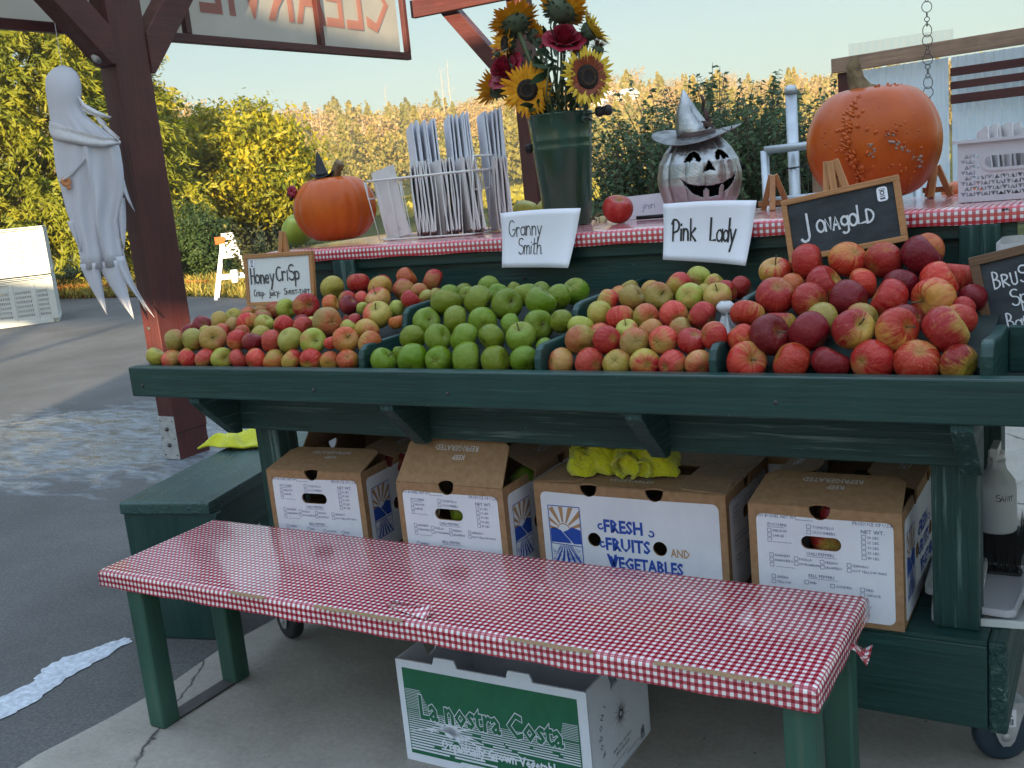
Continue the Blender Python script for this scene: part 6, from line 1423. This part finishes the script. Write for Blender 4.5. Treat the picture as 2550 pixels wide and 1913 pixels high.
m = MB(); m.lathe([(0, 0), (.026, 0), (.027, .006), (.020, .009), (.008, .008), (.006, .003), (0, .003)], 20, mat=T((-.067, -.066, .152)) @ Matrix.Rotation(R(90), 4, 'X')); m.lathe([(0, 0), (.012, 0), (.010, .008), (0, .009)], 12, mat=T((-.058, -.064, .120)) @ Matrix.Rotation(R(90), 4, 'X')); m.build('clay_button', MATS['clay'], t)
m = MB(); m.tube([(.014, 0, .77), (.02, .0, 1.5)], .002, 5); m.build('cord', MATS['paper'], t)

# ------------------------------------------------------------------ rain chain, pipe post, gate, shed
t = thing('rain_chain', 'thin metal rain chain of large and small rings hanging at the upper right', 'chain', (-.69, 4.44, 1.5))
m = MB(); z = -.06; i = 0
seq = [.009, .009, .020, .009, .008, .020, .018, .009]
while z < 1.75:
    r_ = seq[i % 8]; a_ = i*1.35; m.tube([(r_*math.sin(q)*math.cos(a_*(r_ < .015)+.6), r_*math.sin(q)*math.sin(a_*(r_ < .015)+.6), z+r_+r_*math.cos(q)*(1.3 if i % 8 == 6 else 1)) for q in np.linspace(0, 2*math.pi, 17)[:-1]], .0017, 5, closed=True); z += 2*r_*.95; i += 1
m.build('links', MATS['dark_steel'], t)
t = thing('pipe_gate', 'galvanised pipe gate hung on a tall capped pipe post behind the counter', 'gate', (-1.56, 5.66, -.03))
m = MB(); m.tube([(0, 0, 0), (0, 0, 1.735)], .030, 20); m.lathe([(.034, 1.715), (.034, 1.735), (.026, 1.755), (0, 1.762)], 20); m.build('post', MATS['zinc_pipe'], t)
m = MB(); m.tube([(-.125, -.10, .35), (-.125, -.10, 1.435)], .022, 14); m.tube([(-.125, -.10, 1.435), (.62, .02, 1.45)], .022, 14); m.tube([(-.125, -.10, 1.17), (.62, .02, 1.185)], .018, 14); m.tube([(-.125, -.10, .62), (.62, .02, .64)], .018, 14); m.tube([(.62, .02, .35), (.62, .02, 1.47)], .022, 14); m.build('gate_frame', MATS['zinc_pipe'], t)
m = MB(); m.tube([(-.03, -.03, 1.33), (.03, -.032, 1.333), (.11, -.03, 1.335)], .004, 6); m.build('wire_tie', MATS['black'], t)
t = thing('wooden_stake', 'grey wooden stake beside the tall galvanised pipe post', 'post', (-1.47, 5.78, -.03)); m = MB(); m.box((-.022, -.022, 0), (.045, .022, 1.44)); m.build('stake', MATS['raw_timber_z'], t, bevel=.003)
t = thing('notice_board', 'white notice board with a red border hung low on the pipe gate', 'sign', (-1.42, 5.52, 1.02)); m = MB(); m.box((-.16, -.006, -.14), (.17, .006, .10)); m.build('board', MATS['paper'], t); m = MB()
for q in (rect(.33, .014, .005, .093), rect(.33, .014, .005, -.133), rect(.014, .24, -.153, -.02), rect(.014, .24, .163, -.02)): m.mesh(plate_me([q], .001), T((0, -.0068, 0)) @ XZ)
m.build('border', MATS['ink_red'], t)
t = thing('shed', 'open red framed shed with corrugated clear plastic walls and a raw timber eave', 'shed', (-1.86, 7.95, -.03))
ud = Vector((1.26, -.36, 0)).normalized(); ua = math.atan2(ud.y, ud.x); t.rotation_euler = (0, 0, ua)
a = NT('corrugated', .3, .5, Base_Color=(.70, .78, .86), Alpha=.93); tr = a.n('BsdfTranslucent', {'Color': (.75, .83, .9)}); a.t.links.new(a.n('MixShader', {0: .45, 1: a.b.outputs[0], 2: tr}), a.out.inputs[0]); MATS['corrugated'] = a.m
a = NT('corrugated_clear', .25, .5, Base_Color=(.70, .78, .82)); a.set(Transmission_Weight=.5, Alpha=.40); MATS['corrugated_clear'] = a.m
def corr(m, x0, x1, z0, z1, y, slope=0): m.grid([[(x0+(x1-x0)*i/((x1-x0)/.008), y+.012*math.sin(i*.008/.06*6.283), zz+slope*(x0+(x1-x0)*i/((x1-x0)/.008)-x0)) for i in range(int((x1-x0)/.008)+1)] for zz in (z0, z1)])
m = MB(); corr(m, .14, .80, .85, 1.93, .06); m.build('wall_sheet', MATS['corrugated'], t); m = MB(); corr(m, .80, 1.34, .85, 1.93, .09); m.build('wall_sheet', MATS['corrugated'], t)
m = MB(); corr(m, .05, .82, 1.98, 2.13, .10, -.02); m.build('roof_sheet', MATS['corrugated_clear'], t)
m = MB(); m.box((-.02, -.03, 1.935), (2.6, .02, 2.035)); m.build('eave_beam', MATS['raw_timber_x'], t, bevel=.004)
m = MB(); m.box((.0, .021, 0), (.10, .10, 1.9345)); m.build('post', MATS['red_paint_z'], t, bevel=.004); m = MB(); m.box((1.345, .021, 0), (1.46, .11, 1.9345)); m.build('post', MATS['red_paint_z'], t, bevel=.004)
for zz, hh_ in ((1.80, .055), (1.715, .05), (1.62, .06)):
    m = MB(); m.box((.83, -.0, zz), (2.6, .02, zz+hh_)); m.build('slat', MATS['red_paint_x'], t, bevel=.002)
m = MB(); m.box((.0, .02, .80), (2.6, .10, .848)); m.build('sill', MATS['green_metal_z'], t)
m = MB(); m.box((-.0, .0, .45), (2.6, .018, .70)); m.build('base_board', MATS['raw_timber_x'], t)

# ------------------------------------------------------------------ crates, barricade at the road side
ca = R(52)
def bulk_crate(label, z):
    t = thing('bulk_crate', label, 'crate', (-13.46, 9.59, z), ca, 'stacked white harvest crates'); w, d, h = 1.20, 1.15, .70
    def face(w_):
        holes = []
        for cx_ in np.arange(-w_/2+.19, w_/2, .29):
            for i in range(9):
                for k in range(6): holes.append(rect(.009, .040, cx_-.095+.024*i, .14+.066*k))
        return plate_me([[(-w_/2, .05), (w_/2, .05), (w_/2, .62), (-w_/2, .62)]] + holes, .012)
    m = MB(); m.mesh(face(w-.02), T((-w/2, .02, 0)) @ XZ); m.mesh(face(d-.02), T((-.02, d/2, 0)) @ YZ); m.mesh(face(d-.02), T((-w+.02, d/2, 0)) @ YZ); m.mesh(face(w-.02), T((-w/2, d-.02, 0)) @ XZ); m.box((-w+.02, .02, .04), (-.02, d-.02, .06)); m.build('panels', MATS['crate_plastic'], t)
    m = MB()
    for x in (-w, -.085): m.box((x, 0, 0), (x+.085, .085, h-.05)); m.box((x, d-.085, 0), (x+.085, d, h-.05))
    for x in np.arange(-w+.32, -.2, .29): m.box((x, .004, .05), (x+.05, .03, .60))
    for yy in np.arange(.32, d-.2, .29): m.box((-.03, yy, .05), (-.004, yy+.05, .60))
    for k in range(4): m.box((-w+.002*k, .002*k, h-.10+.024*k), (-.002*k, d-.002*k, h-.086+.024*k))
    m.box((-w, 0, .0), (0, .08, .06)); m.box((-w, d-.08, .0), (0, d, .06)); m.box((-.085, .08, 0), (0, d-.08, .06)); m.build('ribs', MATS['crate_plastic'], t, bevel=.004)
bulk_crate('lower white plastic harvest crate standing on the asphalt at the left', -.03); bulk_crate('upper sunlit white plastic harvest crate stacked on the other at the left', .675)
t = thing('barricade', 'white folding barricade with an orange and white board at the road edge', 'barricade', (-12.05, 11.75, -.03), R(42))
m = MB()
for s in (-1, 1):
    m.beam((-.30, s*.22, 0), (-.06, 0, .98), .055, .03, (0, 1, 0)); m.beam((.30, s*.22, 0), (.06, 0, .98), .055, .03, (0, 1, 0))
m.box((-.20, -.16, .30), (.20, -.13, .38)); m.box((-.09, -.03, .90), (.09, .03, 1.0)); m.build('frame', MATS['paper'], t, bevel=.004)
m = MB(); m.box((-.13, -.075, .62), (.13, -.05, .86)); m.build('panel', MATS['paper'], t, bevel=.004)
m = MB(); m.prism([(-.19, .845), (-.05, .845), (-.05, .955), (-.19, .955)], 'y', -.09, -.078); m.build('orange_sheet', MATS['thistle_orange'], t)
m = MB(); m.lathe([(0, 0), (.05, 0), (.055, .03), (.06, .17), (.05, .20), (0, .20)], 16, mat=T((.03, -.20, .24))); m.build('sand_jug', MATS['crate_plastic'], t)

# ------------------------------------------------------------------ trees and undergrowth
def leaf_mesh(name, C_, N_, U_, size, aspect, shade, mat_, parent=None, bend=.0):
    """one mesh of many small leaves: centres C_, normals N_, long axes U_, sizes; 'leaf' attribute drives the tint"""
    n = len(C_); N_ = N_/np.linalg.norm(N_, axis=1)[:, None]; U_ = U_-N_*np.sum(U_*N_, axis=1)[:, None]; U_ /= np.linalg.norm(U_, axis=1)[:, None]; S_ = np.cross(N_, U_)
    size = np.broadcast_to(size, (n,))[:, None]; asp = aspect
    p0 = C_-U_*size*.5; p1 = C_+S_*size*asp*.5-U_*size*.06; p2 = C_+U_*size*.5-N_*size*bend; p3 = C_-S_*size*asp*.5-U_*size*.06
    V = np.stack([p0, p1, p2, p3], 1).reshape(-1, 3).astype(np.float32)
    me = bpy.data.meshes.new(name); me.vertices.add(4*n); me.vertices.foreach_set('co', V.ravel()); me.loops.add(4*n); me.loops.foreach_set('vertex_index', np.arange(4*n, dtype=np.int32)); me.polygons.add(n); me.polygons.foreach_set('loop_start', np.arange(0, 4*n, 4, dtype=np.int32))
    me.update(calc_edges=True); at = me.attributes.new('leaf', 'FLOAT', 'FACE'); at.data.foreach_set('value', np.clip(shade, 0, 1).astype(np.float32)); me.materials.append(MATS[mat_])
    o = bpy.data.objects.new(name, me); COL.objects.link(o)
    if parent: o.parent = parent
    return o
def unit(n): d = rng.normal(size=(n, 3)); return d/np.linalg.norm(d, axis=1)[:, None]
def clump_cloud(lobes, per, spread=.34, flatten=.8, hollow=.55):
    """leaf positions gathered in clumps over the surfaces of a few lobes; returns centres, outward normals, per-clump tint"""
    Cs, Ns, Sh = [], [], []
    for (c, r, k) in lobes:
        c = np.array(c); r = np.array(r if isinstance(r, (tuple, list)) else (r, r, r*flatten)); d = unit(k); rad = hollow+(1-hollow)*rng.random(k)**.5
        cc = c+d*r*rad[:, None]*(1+.18*rng.normal(size=(k, 1))); tint = np.clip(rng.normal(.45, .2, k), 0, 1)
        for i in range(k):
            q = rng.normal(size=(per, 3))*spread*np.array([1, 1, .6])*(.6+.8*rng.random()); Cs.append(cc[i]+q); Ns.append(d[i]+.9*unit(per)+np.array([0, 0, .35])); Sh.append(np.clip(tint[i]+.16*rng.normal(size=per), 0, 1))
    return np.concatenate(Cs), np.concatenate(Ns), np.concatenate(Sh)
def limbs(m, base, h, r0, n, spread, seed, lean=(0, 0), start=.3):
    g = random.Random(seed); top = Vector((lean[0], lean[1], h)); pts = [Vector(base)]
    for i in range(1, 7): pts.append(Vector(base)+top*(i/6)+Vector((g.uniform(-1, 1), g.uniform(-1, 1), 0))*r0*.8)
    m.tube(pts, [r0*(1-.85*i/6) for i in range(7)], 9)
    for k in range(n):
        u = start+(1-start)*k/n; i = min(5, int(u*6)); b_ = pts[i].lerp(pts[i+1], u*6-i); a_ = k*2.4+g.uniform(-.4, .4); L = spread*(1-.5*u)*g.uniform(.7, 1.1)
        e = b_+Vector((math.cos(a_)*L, math.sin(a_)*L, L*g.uniform(.3, .8))); mid = b_.lerp(e, .5)+Vector((0, 0, -L*.06)); m.tube([b_, mid, e], [r0*.36*(1-u*.6), r0*.22*(1-u*.6), r0*.06], 6)
# big redwood-like evergreen at the left edge, drooping fronds
t = thing('evergreen_tree', 'tall feathery evergreen tree with drooping golden green fronds at the left edge', 'tree', (-21.0, 13.9, -.06))
m = MB(); limbs(m, (0, 0, 0), 13, .34, 26, 3.4, 3, start=.12); m.build('trunk', MATS['bark'], t)
Cs, Us, Sh = [], [], []
for k in range(1500):
    z = 1.0+11.5*rng.random()**1.15; R_ = 4.6*(1-z/17)*(.55+.45*rng.random()); a_ = rng.random()*6.283; c = np.array([R_*math.cos(a_), R_*math.sin(a_), z+.25*R_*rng.normal()*.2]); out = np.array([math.cos(a_), math.sin(a_), 0]); tint = np.clip(rng.normal(.5, .22), 0, 1)
    for f in range(6):
        d = out*.8+np.array([0, 0, -.55])+.5*rng.normal(size=3); d /= np.linalg.norm(d); L = .5+.5*rng.random(); n_ = 34; s_ = rng.random(n_)[:, None]*L; sd2 = np.cross(d, [0, 0, 1]); sd2 /= np.linalg.norm(sd2)
        pos = c+d*s_+np.array([0, 0, -.22])*(s_**2)/L+rng.normal(size=(n_, 3))*.045; Cs.append(pos); sg = np.where(rng.random(n_) < .5, 1, -1)[:, None]; Us.append(d*.9+sd2*sg*.75+rng.normal(size=(n_, 3))*.2+np.array([0, 0, -.25])); Sh.append(np.clip(tint+.1*rng.normal(size=n_)+.22*(s_[:, 0]/L-.5), 0, 1))
Cs = np.concatenate(Cs); Us = np.concatenate(Us); Sh = np.concatenate(Sh); leaf_mesh('crown', Cs, unit(len(Cs))+np.array([.3, -.6, .5]), Us, .14+.08*rng.random(len(Cs)), .24, Sh, 'redwood_leaf', t)
# walnut tree and its neighbours at the road side
def broadleaf(name, label, cat, loc, lobes, per, size, mat_, trunk, aspect=.5, spread=.3, group=None, seed=1, bark='bark', bend=.15, droop=0):
    t = thing(name, label, cat, loc, 0, group); m = MB(); limbs(m, (0, 0, 0), *trunk, seed=seed); m.build('trunk', MATS[bark], t)
    C_, N_, S_ = clump_cloud(lobes, per, spread); n = len(C_); leaf_mesh('crown', C_, N_, unit(n)+np.array([0, 0, -droop]), size*(.7+.6*rng.random(n)), aspect, S_, mat_, t, bend); return t
def polar(az, r, z=-.06): return (r*math.sin(R(az)), r*math.cos(R(az)), z)
def scatter_h(az, r): return -.07+hill_h(r, max(-75, min(12, az)))
broadleaf('walnut_tree', 'spreading walnut tree with yellow leaves on top, right of the red post', 'tree', polar(-45.1, 28.5), [((0, 0, 2.4), (2.0, 2.0, 1.35), 210), ((-1.1, -.6, 1.9), (1.2, 1.2, 1.0), 90), ((1.2, .2, 2.1), (1.2, 1.3, 1.2), 100), ((.2, -.8, 1.7), (1.5, 1.2, .8), 90), ((.1, .1, 3.2), (1.3, 1.3, .7), 80)], 62, .17, 'walnut_leaf', (2.9, .20, 12, 1.9), .42, .22, seed=2, droop=.5)
broadleaf('shade_tree', 'darker broadleaf tree just left of the walnut tree', 'tree', polar(-48.6, 31), [((0, 0, 2.5), (1.5, 1.6, 1.7), 170), ((.5, -.5, 1.4), (1.2, 1.2, .9), 70), ((-.2, 0, 3.9), (.9, .9, .9), 60)], 60, .17, 'walnut_leaf', (3.8, .18, 10, 1.4), .45, .22, seed=5, droop=.4)
broadleaf('round_shrub', 'rounded dark green shrub at the foot of the trees, right of the red post', 'shrub', polar(-47.3, 22), [((0, 0, .75), (.62, .62, .75), 120), ((.3, -.3, .5), (.45, .45, .5), 50)], 60, .075, 'shrub_leaf', (.9, .05, 8, .4), .5, .12, seed=6)
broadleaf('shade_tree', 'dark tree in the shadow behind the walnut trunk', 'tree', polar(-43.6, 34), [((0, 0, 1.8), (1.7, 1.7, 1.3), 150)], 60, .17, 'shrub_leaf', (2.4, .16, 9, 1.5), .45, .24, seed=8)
t = thing('golden_bush', 'loose pale golden bush behind the left end of the counter', 'bush', polar(-42.9, 12.5)); C_, N_, S_ = [], [], []; m = MB(); g = random.Random(4)
for k in range(60):
    a_ = g.uniform(0, 6.28); L = g.uniform(.7, 1.5)*(.75 if math.cos(a_) > .6 else 1); d = Vector((math.cos(a_)*.42, math.sin(a_)*.42, 1)).normalized(); p = Vector((math.cos(a_)*g.uniform(.0, .28), math.sin(a_)*g.uniform(.0, .28), 0)); pts = [p+d*L*q/5+Vector((math.cos(a_), math.sin(a_), -.2))*.06*(q/5)**2 for q in range(6)]; m.tube(pts, [.007*(1-q/6) for q in range(6)], 4)
    for i in range(46):
        u = g.uniform(.08, 1); q = pts[min(4, int(u*5))].lerp(pts[min(5, int(u*5)+1)], u*5-int(u*5)); C_.append(tuple(q+Vector((g.gauss(0, .03), g.gauss(0, .03), g.gauss(0, .03))))); S_.append(g.random())
m.build('stems', MATS['twig'], t); C_ = np.array(C_); leaf_mesh('leaves', C_, unit(len(C_))+np.array([0, -.4, .5]), unit(len(C_))+np.array([0, 0, .6]), .055, .5, np.array(S_), 'pale_shrub', t, .1)
# pear trees with upright shoots behind the counter
def pear(label, loc, w, h, nsh, seed, low=.25):
    t = thing('pear_tree', label, 'tree', loc, 0, 'young pear trees behind the counter'); g = random.Random(seed); m = MB(); limbs(m, (0, 0, 0), h*.5, .05, 7, w*.6, seed); C_, U_, S_ = [], [], []
    for k in range(nsh):
        a_ = g.uniform(0, 6.28); rr = w*math.sqrt(g.random()); p = Vector((math.cos(a_)*rr, math.sin(a_)*rr, g.uniform(low, .55)*h)); L = (h-p.z)*g.uniform(.45, 1.0)*(1.08-.4*rr/w); d = Vector((math.cos(a_)*.22+g.gauss(0, .12), math.sin(a_)*.22+g.gauss(0, .12), 1)).normalized(); cv = Vector((g.gauss(0, .08), g.gauss(0, .08), 0)); pts = [p+d*L*q/6+cv*(q/6)**2 for q in range(7)]; m.tube(pts, [.008*(1-q/8) for q in range(7)], 4); tint = min(1, max(0, g.gauss(.42, .2)))
        for i in range(int(38*L)+10):
            u = g.random(); b_ = pts[min(5, int(u*6))].lerp(pts[min(6, int(u*6)+1)], u*6-int(u*6)); an = g.uniform(0, 6.28); o_ = Vector((math.cos(an), math.sin(an), .25)); C_.append(tuple(b_+o_*.028)); U_.append(tuple(o_+Vector((0, 0, -.5*g.random())))); S_.append(min(1, max(0, tint+g.gauss(0, .12))))
    m.build('branches', MATS['twig'], t); C_ = np.array(C_); leaf_mesh('leaves', C_, unit(len(C_))*.7+np.array([.1, -.2, .9]), np.array(U_), .052+.02*rng.random(len(C_)), .52, np.array(S_), 'pear_leaf', t, .18)
pear('young pear tree left of the metal lantern, lowest of the leafy row', polar(-26.6, 9.6), .55, 1.50, 150, 1); pear('young pear tree with shoots rising behind the lantern hat', polar(-21.6, 9.8), .62, 2.2, 230, 2); pear('young pear tree just right of the lantern', polar(-18.9, 10.2), .60, 2.35, 230, 3)
pear('young pear tree behind the galvanised pipe post', polar(-16.7, 9.4), .55, 2.2, 210, 4); pear('young pear tree at the left of the shed post', polar(-14.4, 10.3), .60, 1.85, 190, 5); pear('low pear tree peeping out between the bucket and the post', polar(-29.4, 11.0), .55, 1.30, 120, 6)
# hillside wood
GS = rng
def tree_cards(kind):
    """unit-height crown: positions, normals, tint"""
    if kind == 'con':
        n = 300; z = .10+.90*GS.random(n)**1.2; r = .24*(1-z)**.75*(.5+.5*GS.random(n)); a_ = GS.random(n)*6.283; return np.stack([r*np.cos(a_), r*np.sin(a_), z], 1), GS.random(n)*.35+.25
    L = []; T_ = []
    for k in range(9 if kind == 'gum' else 8):
        c = np.array([GS.normal()*.13, GS.normal()*.13, .45+.45*GS.random()]) if kind == 'gum' else np.array([GS.normal()*.15, GS.normal()*.15, .35+.42*GS.random()]); n = 36; d = GS.normal(size=(n, 3))*np.array([.085, .085, .065 if kind == 'gum' else .10]); L.append(c+d); T_.append(np.clip(GS.normal(.55, .2)+.12*GS.normal(size=n), 0, 1))
    return np.concatenate(L), np.concatenate(T_)
PROTO = {k: [tree_cards(k) for _ in range(4)] for k in ('con', 'broad', 'gum')}
def wood(name, spots, size, mat_):
    Cs, Sh, Sz = [], [], []
    for (x, y, z, h, k, w, tint) in spots:
        P_, t_ = PROTO[k][GS.integers(4)]; a_ = GS.random()*6.283; c, s = math.cos(a_), math.sin(a_); Q = P_ @ np.array([[c, s, 0], [-s, c, 0], [0, 0, 1]]); Q = Q*np.array([h*w, h*w, h])+np.array([x, y, z]); Cs.append(Q); Sh.append(t_+tint); Sz.append(np.full(len(Q), size*h/9))
    Cs = np.concatenate(Cs); n = len(Cs); return leaf_mesh(name, Cs, unit(n)+np.array([.35, -.7, .4]), unit(n)+np.array([0, 0, .5]), np.concatenate(Sz)*(.7+.6*GS.random(n)), .7, np.concatenate(Sh), mat_)
SKY_AZ = [-62, -50, -46, -42, -39, -36, -31, -27, -25, -21, -17, -13, -6]; SKY_EL = [5.2, 5.0, 4.5, 4.8, 4.3, 4.1, 4.1, 4.3, 4.5, 3.8, 3.5, 3.3, 3.2]
spots, gums = [], []
for i in range(1500):
    az = -62+GS.random()*56; r = 104+GS.random()**.8*105
    if az > -10 and r < 120: continue
    right = np.clip((az+36)/20, 0, 1); z = scatter_h(az, r)-.3
    h = (4.2+3.6*GS.random())*(1+.25*(r > 165)); k = GS.random()
    cap = 1.4+r*math.tan(R(float(np.interp(az, SKY_AZ, SKY_EL))+.22*GS.normal()-.1)); h = max(2.2, min(h, cap-z))
    if k < .28+.35*right and r > 128: gums.append((r*math.sin(R(az)), r*math.cos(R(az)), z, min(h*1.25, max(2.5, cap-z)), 'gum', .9, .10*right-.05))
    else: spots.append((r*math.sin(R(az)), r*math.cos(R(az)), z, h*(1.25 if k > .82 else 1), 'con' if k > .66 else 'broad', 1.2 if k < .66 else 1.1, .22*right-.10+.1*GS.normal()))
tag(wood('hillside_wood', spots, .62, 'forest_leaf'), 'dense sunlit wood covering the hillside behind the stall', 'wood', kind='stuff'); tag(wood('gum_wood', gums, .50, 'gum_leaf'), 'pale orange gum trees scattered over the right half of the wooded hillside', 'wood', kind='stuff')
m = MB(); g = random.Random(9)
for (x, y, z, h, k, w, tn) in gums:
    for q in range(2): m.tube([(x+g.uniform(-.5, .5), y, z), (x+g.uniform(-.6, .6), y, z+h*g.uniform(.6, .95))], [.13, .05], 3)
tag(m.build('gum_trunks', MATS['pale_bark']), 'thin pale trunks of the gum trees on the hillside', 'trunks', kind='stuff')
def ridge_tree(label, az, r, h, kind, mat_, w=1.0, seed=1, n=4):
    t = thing('ridge_tree', label, 'tree', (r*math.sin(R(az)), r*math.cos(R(az)), scatter_h(az, r)-.2)); m = MB(); limbs(m, (0, 0, 0), h*.9, .20, 8, h*.16, seed, start=.45); m.build('trunk', MATS['pale_bark'], t); L = []; S_ = []
    for q in range(n):
        P_, t_ = PROTO[kind][(seed+q) % 4]; L.append(P_*np.array([h*w, h*w, h])*(1-.04*q)); S_.append(t_)
    C_ = np.concatenate(L); leaf_mesh('crown', C_+.15*rng.normal(size=C_.shape), unit(len(C_))+np.array([.35, -.7, .4]), unit(len(C_)), .42*h/10, .6, np.concatenate(S_), mat_, t); return t
ridge_tree('wispy pale gum tree rising over the ridge next to the red post', -46.9, 150, 11.0, 'gum', 'gum_leaf', .9, 1, 2); ridge_tree('green conifer rising in front of the wispy gum tree', -47.1, 120, 9.0, 'con', 'forest_leaf', .9, 2)
ridge_tree('tallest bushy golden tree on the left part of the ridge', -42.3, 158, 10.5, 'broad', 'forest_leaf', .95, 3); ridge_tree('narrow golden tree between the wispy gum and the tallest ridge tree', -44.3, 150, 8.0, 'con', 'forest_leaf', 1.2, 4)
ridge_tree('feathery green tree top directly right of the red post', -48.6, 60, 5.6, 'broad', 'forest_leaf', .8, 5); ridge_tree('small pointed conifer on the ridge left of the bouquet', -31.0, 175, 7.6, 'con', 'forest_leaf', .9, 6)
ridge_tree('tall airy gum tree on the ridge right of the bouquet', -23.6, 170, 8.0, 'gum', 'gum_leaf', .8, 7, 3); ridge_tree('leaning gum tree on the ridge above the lantern hat', -21.2, 170, 6.4, 'gum', 'gum_leaf', .9, 8, 3); ridge_tree('broad gum tree on the ridge left of the pipe post', -18.6, 168, 5.8, 'gum', 'gum_leaf', 1.0, 9, 3); ridge_tree('gum tree on the ridge near the shed', -15.3, 165, 5.2, 'gum', 'gum_leaf', .9, 10, 3)
m = MB(); g = random.Random(3)
for az, h in ((-45.2, 10.5), (-40.6, 9.5), (-40.1, 9.0), (-33.6, 12.2), (-33.2, 13.0), (-36.4, 10)):
    x, y, z = 155*math.sin(R(az)), 155*math.cos(R(az)), scatter_h(az, 155); t = thing('dead_tree', {-45.2: 'bare dead tree just right of the wispy gum', -40.6: 'bare forked snag right of the tallest ridge tree', -40.1: 'thin bare snag second right of the tallest ridge tree', -33.6: 'bare dead tree left of the bouquet, shorter of two', -33.2: 'bare dead tree left of the bouquet, taller of two', -36.4: 'thin bare snag over the ridge above the paper bags'}[az], 'tree', (x, y, z), 0); m = MB(); limbs(m, (0, 0, 0), h, .12, 9, h*.16, int(az*10) % 97, (g.uniform(-.8, .8), 0), .5); m.build('trunk', MATS['pale_bark'], t)
# far house on the hill, field, verge, mulch
t = thing('hill_house', 'small pale house half hidden in the wood on the hill right of the bucket', 'house', (150*math.sin(R(-24.9)), 150*math.cos(R(-24.9)), scatter_h(-24.9, 150)+3.2)); m = MB(); m.box((-4, -2, -3), (4, 2, 1.2)); m.build('wall', MATS['paper'], t); m = MB(); m.prism([(-2.3, 1.2), (2.3, 1.2), (0, 2.0)], 'x', -4.3, 4.3); m.build('roof', MATS['barn_roof'], t)
n = 9000; az = R(1)*(-40+32*rng.random(n)); r = 42+58*rng.random(n)**.8; C_ = np.stack([r*np.sin(az), r*np.cos(az), .25+.25*rng.random(n)], 1); tag(leaf_mesh('field_crop', C_, unit(n)+np.array([0, -.8, .6]), unit(n)+np.array([0, 0, 1]), .55, .8, rng.random(n), 'field_leaf'), 'low yellow green crop rows in the field beyond the road', 'crop', kind='stuff')
def edge_y(x): return np.interp(x, [-60, -17.1, -13.8, -11.6, -8, -3, 30], [14, 12.4, 12.15, 11.55, 10.1, 8.4, 8.2])
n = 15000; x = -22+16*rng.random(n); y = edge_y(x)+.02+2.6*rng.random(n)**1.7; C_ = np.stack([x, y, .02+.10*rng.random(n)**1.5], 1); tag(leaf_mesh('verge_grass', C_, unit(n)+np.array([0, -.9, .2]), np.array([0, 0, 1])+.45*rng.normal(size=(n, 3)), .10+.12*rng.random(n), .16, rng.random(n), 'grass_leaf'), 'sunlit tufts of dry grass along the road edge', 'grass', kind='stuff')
n = 9000; x = -18.6+4.6*rng.random(n); y = edge_y(x)+.10+1.3*rng.random(n); C_ = np.stack([x, y, -.03+.16*rng.random(n)*np.sin((y-edge_y(x))*2.3).clip(0, 1)], 1); tag(leaf_mesh('leaf_mulch', C_, unit(n)+np.array([0, -.5, 1]), unit(n), .09+.07*rng.random(n), .3, rng.random(n), 'mulch_leaf'), 'bank of fallen orange needles and leaves under the evergreen', 'mulch', kind='stuff')
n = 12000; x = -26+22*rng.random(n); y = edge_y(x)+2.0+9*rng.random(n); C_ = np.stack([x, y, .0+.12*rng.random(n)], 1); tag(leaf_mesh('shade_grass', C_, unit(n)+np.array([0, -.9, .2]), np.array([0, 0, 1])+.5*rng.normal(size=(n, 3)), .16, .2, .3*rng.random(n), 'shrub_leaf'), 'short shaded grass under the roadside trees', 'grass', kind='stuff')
m = MB(); g = random.Random(5)
for az_, r_, h_ in ((-46.3, 30, 1.4), (-45.2, 31, 1.4), (-44.4, 33, 1.4), (-43.8, 32, 1.3)):
    pass
# ------------------------------------------------------------------ warm evening haze over the whole valley
m = MB(); m.box((-330, -60, -3), (190, 330, 42)); hz_ = NT('haze'); hz_.t.nodes.remove(hz_.b)
pv = hz_.t.nodes.new('ShaderNodeVolumePrincipled'); pv.inputs['Color'].default_value = (.95, .93, .86, 1); pv.inputs['Density'].default_value = .0008; pv.inputs['Anisotropy'].default_value = .2
hz_.t.links.new(pv.outputs[0], hz_.out.inputs['Volume']); tag(m.build('haze', hz_.m), kind='stuff')
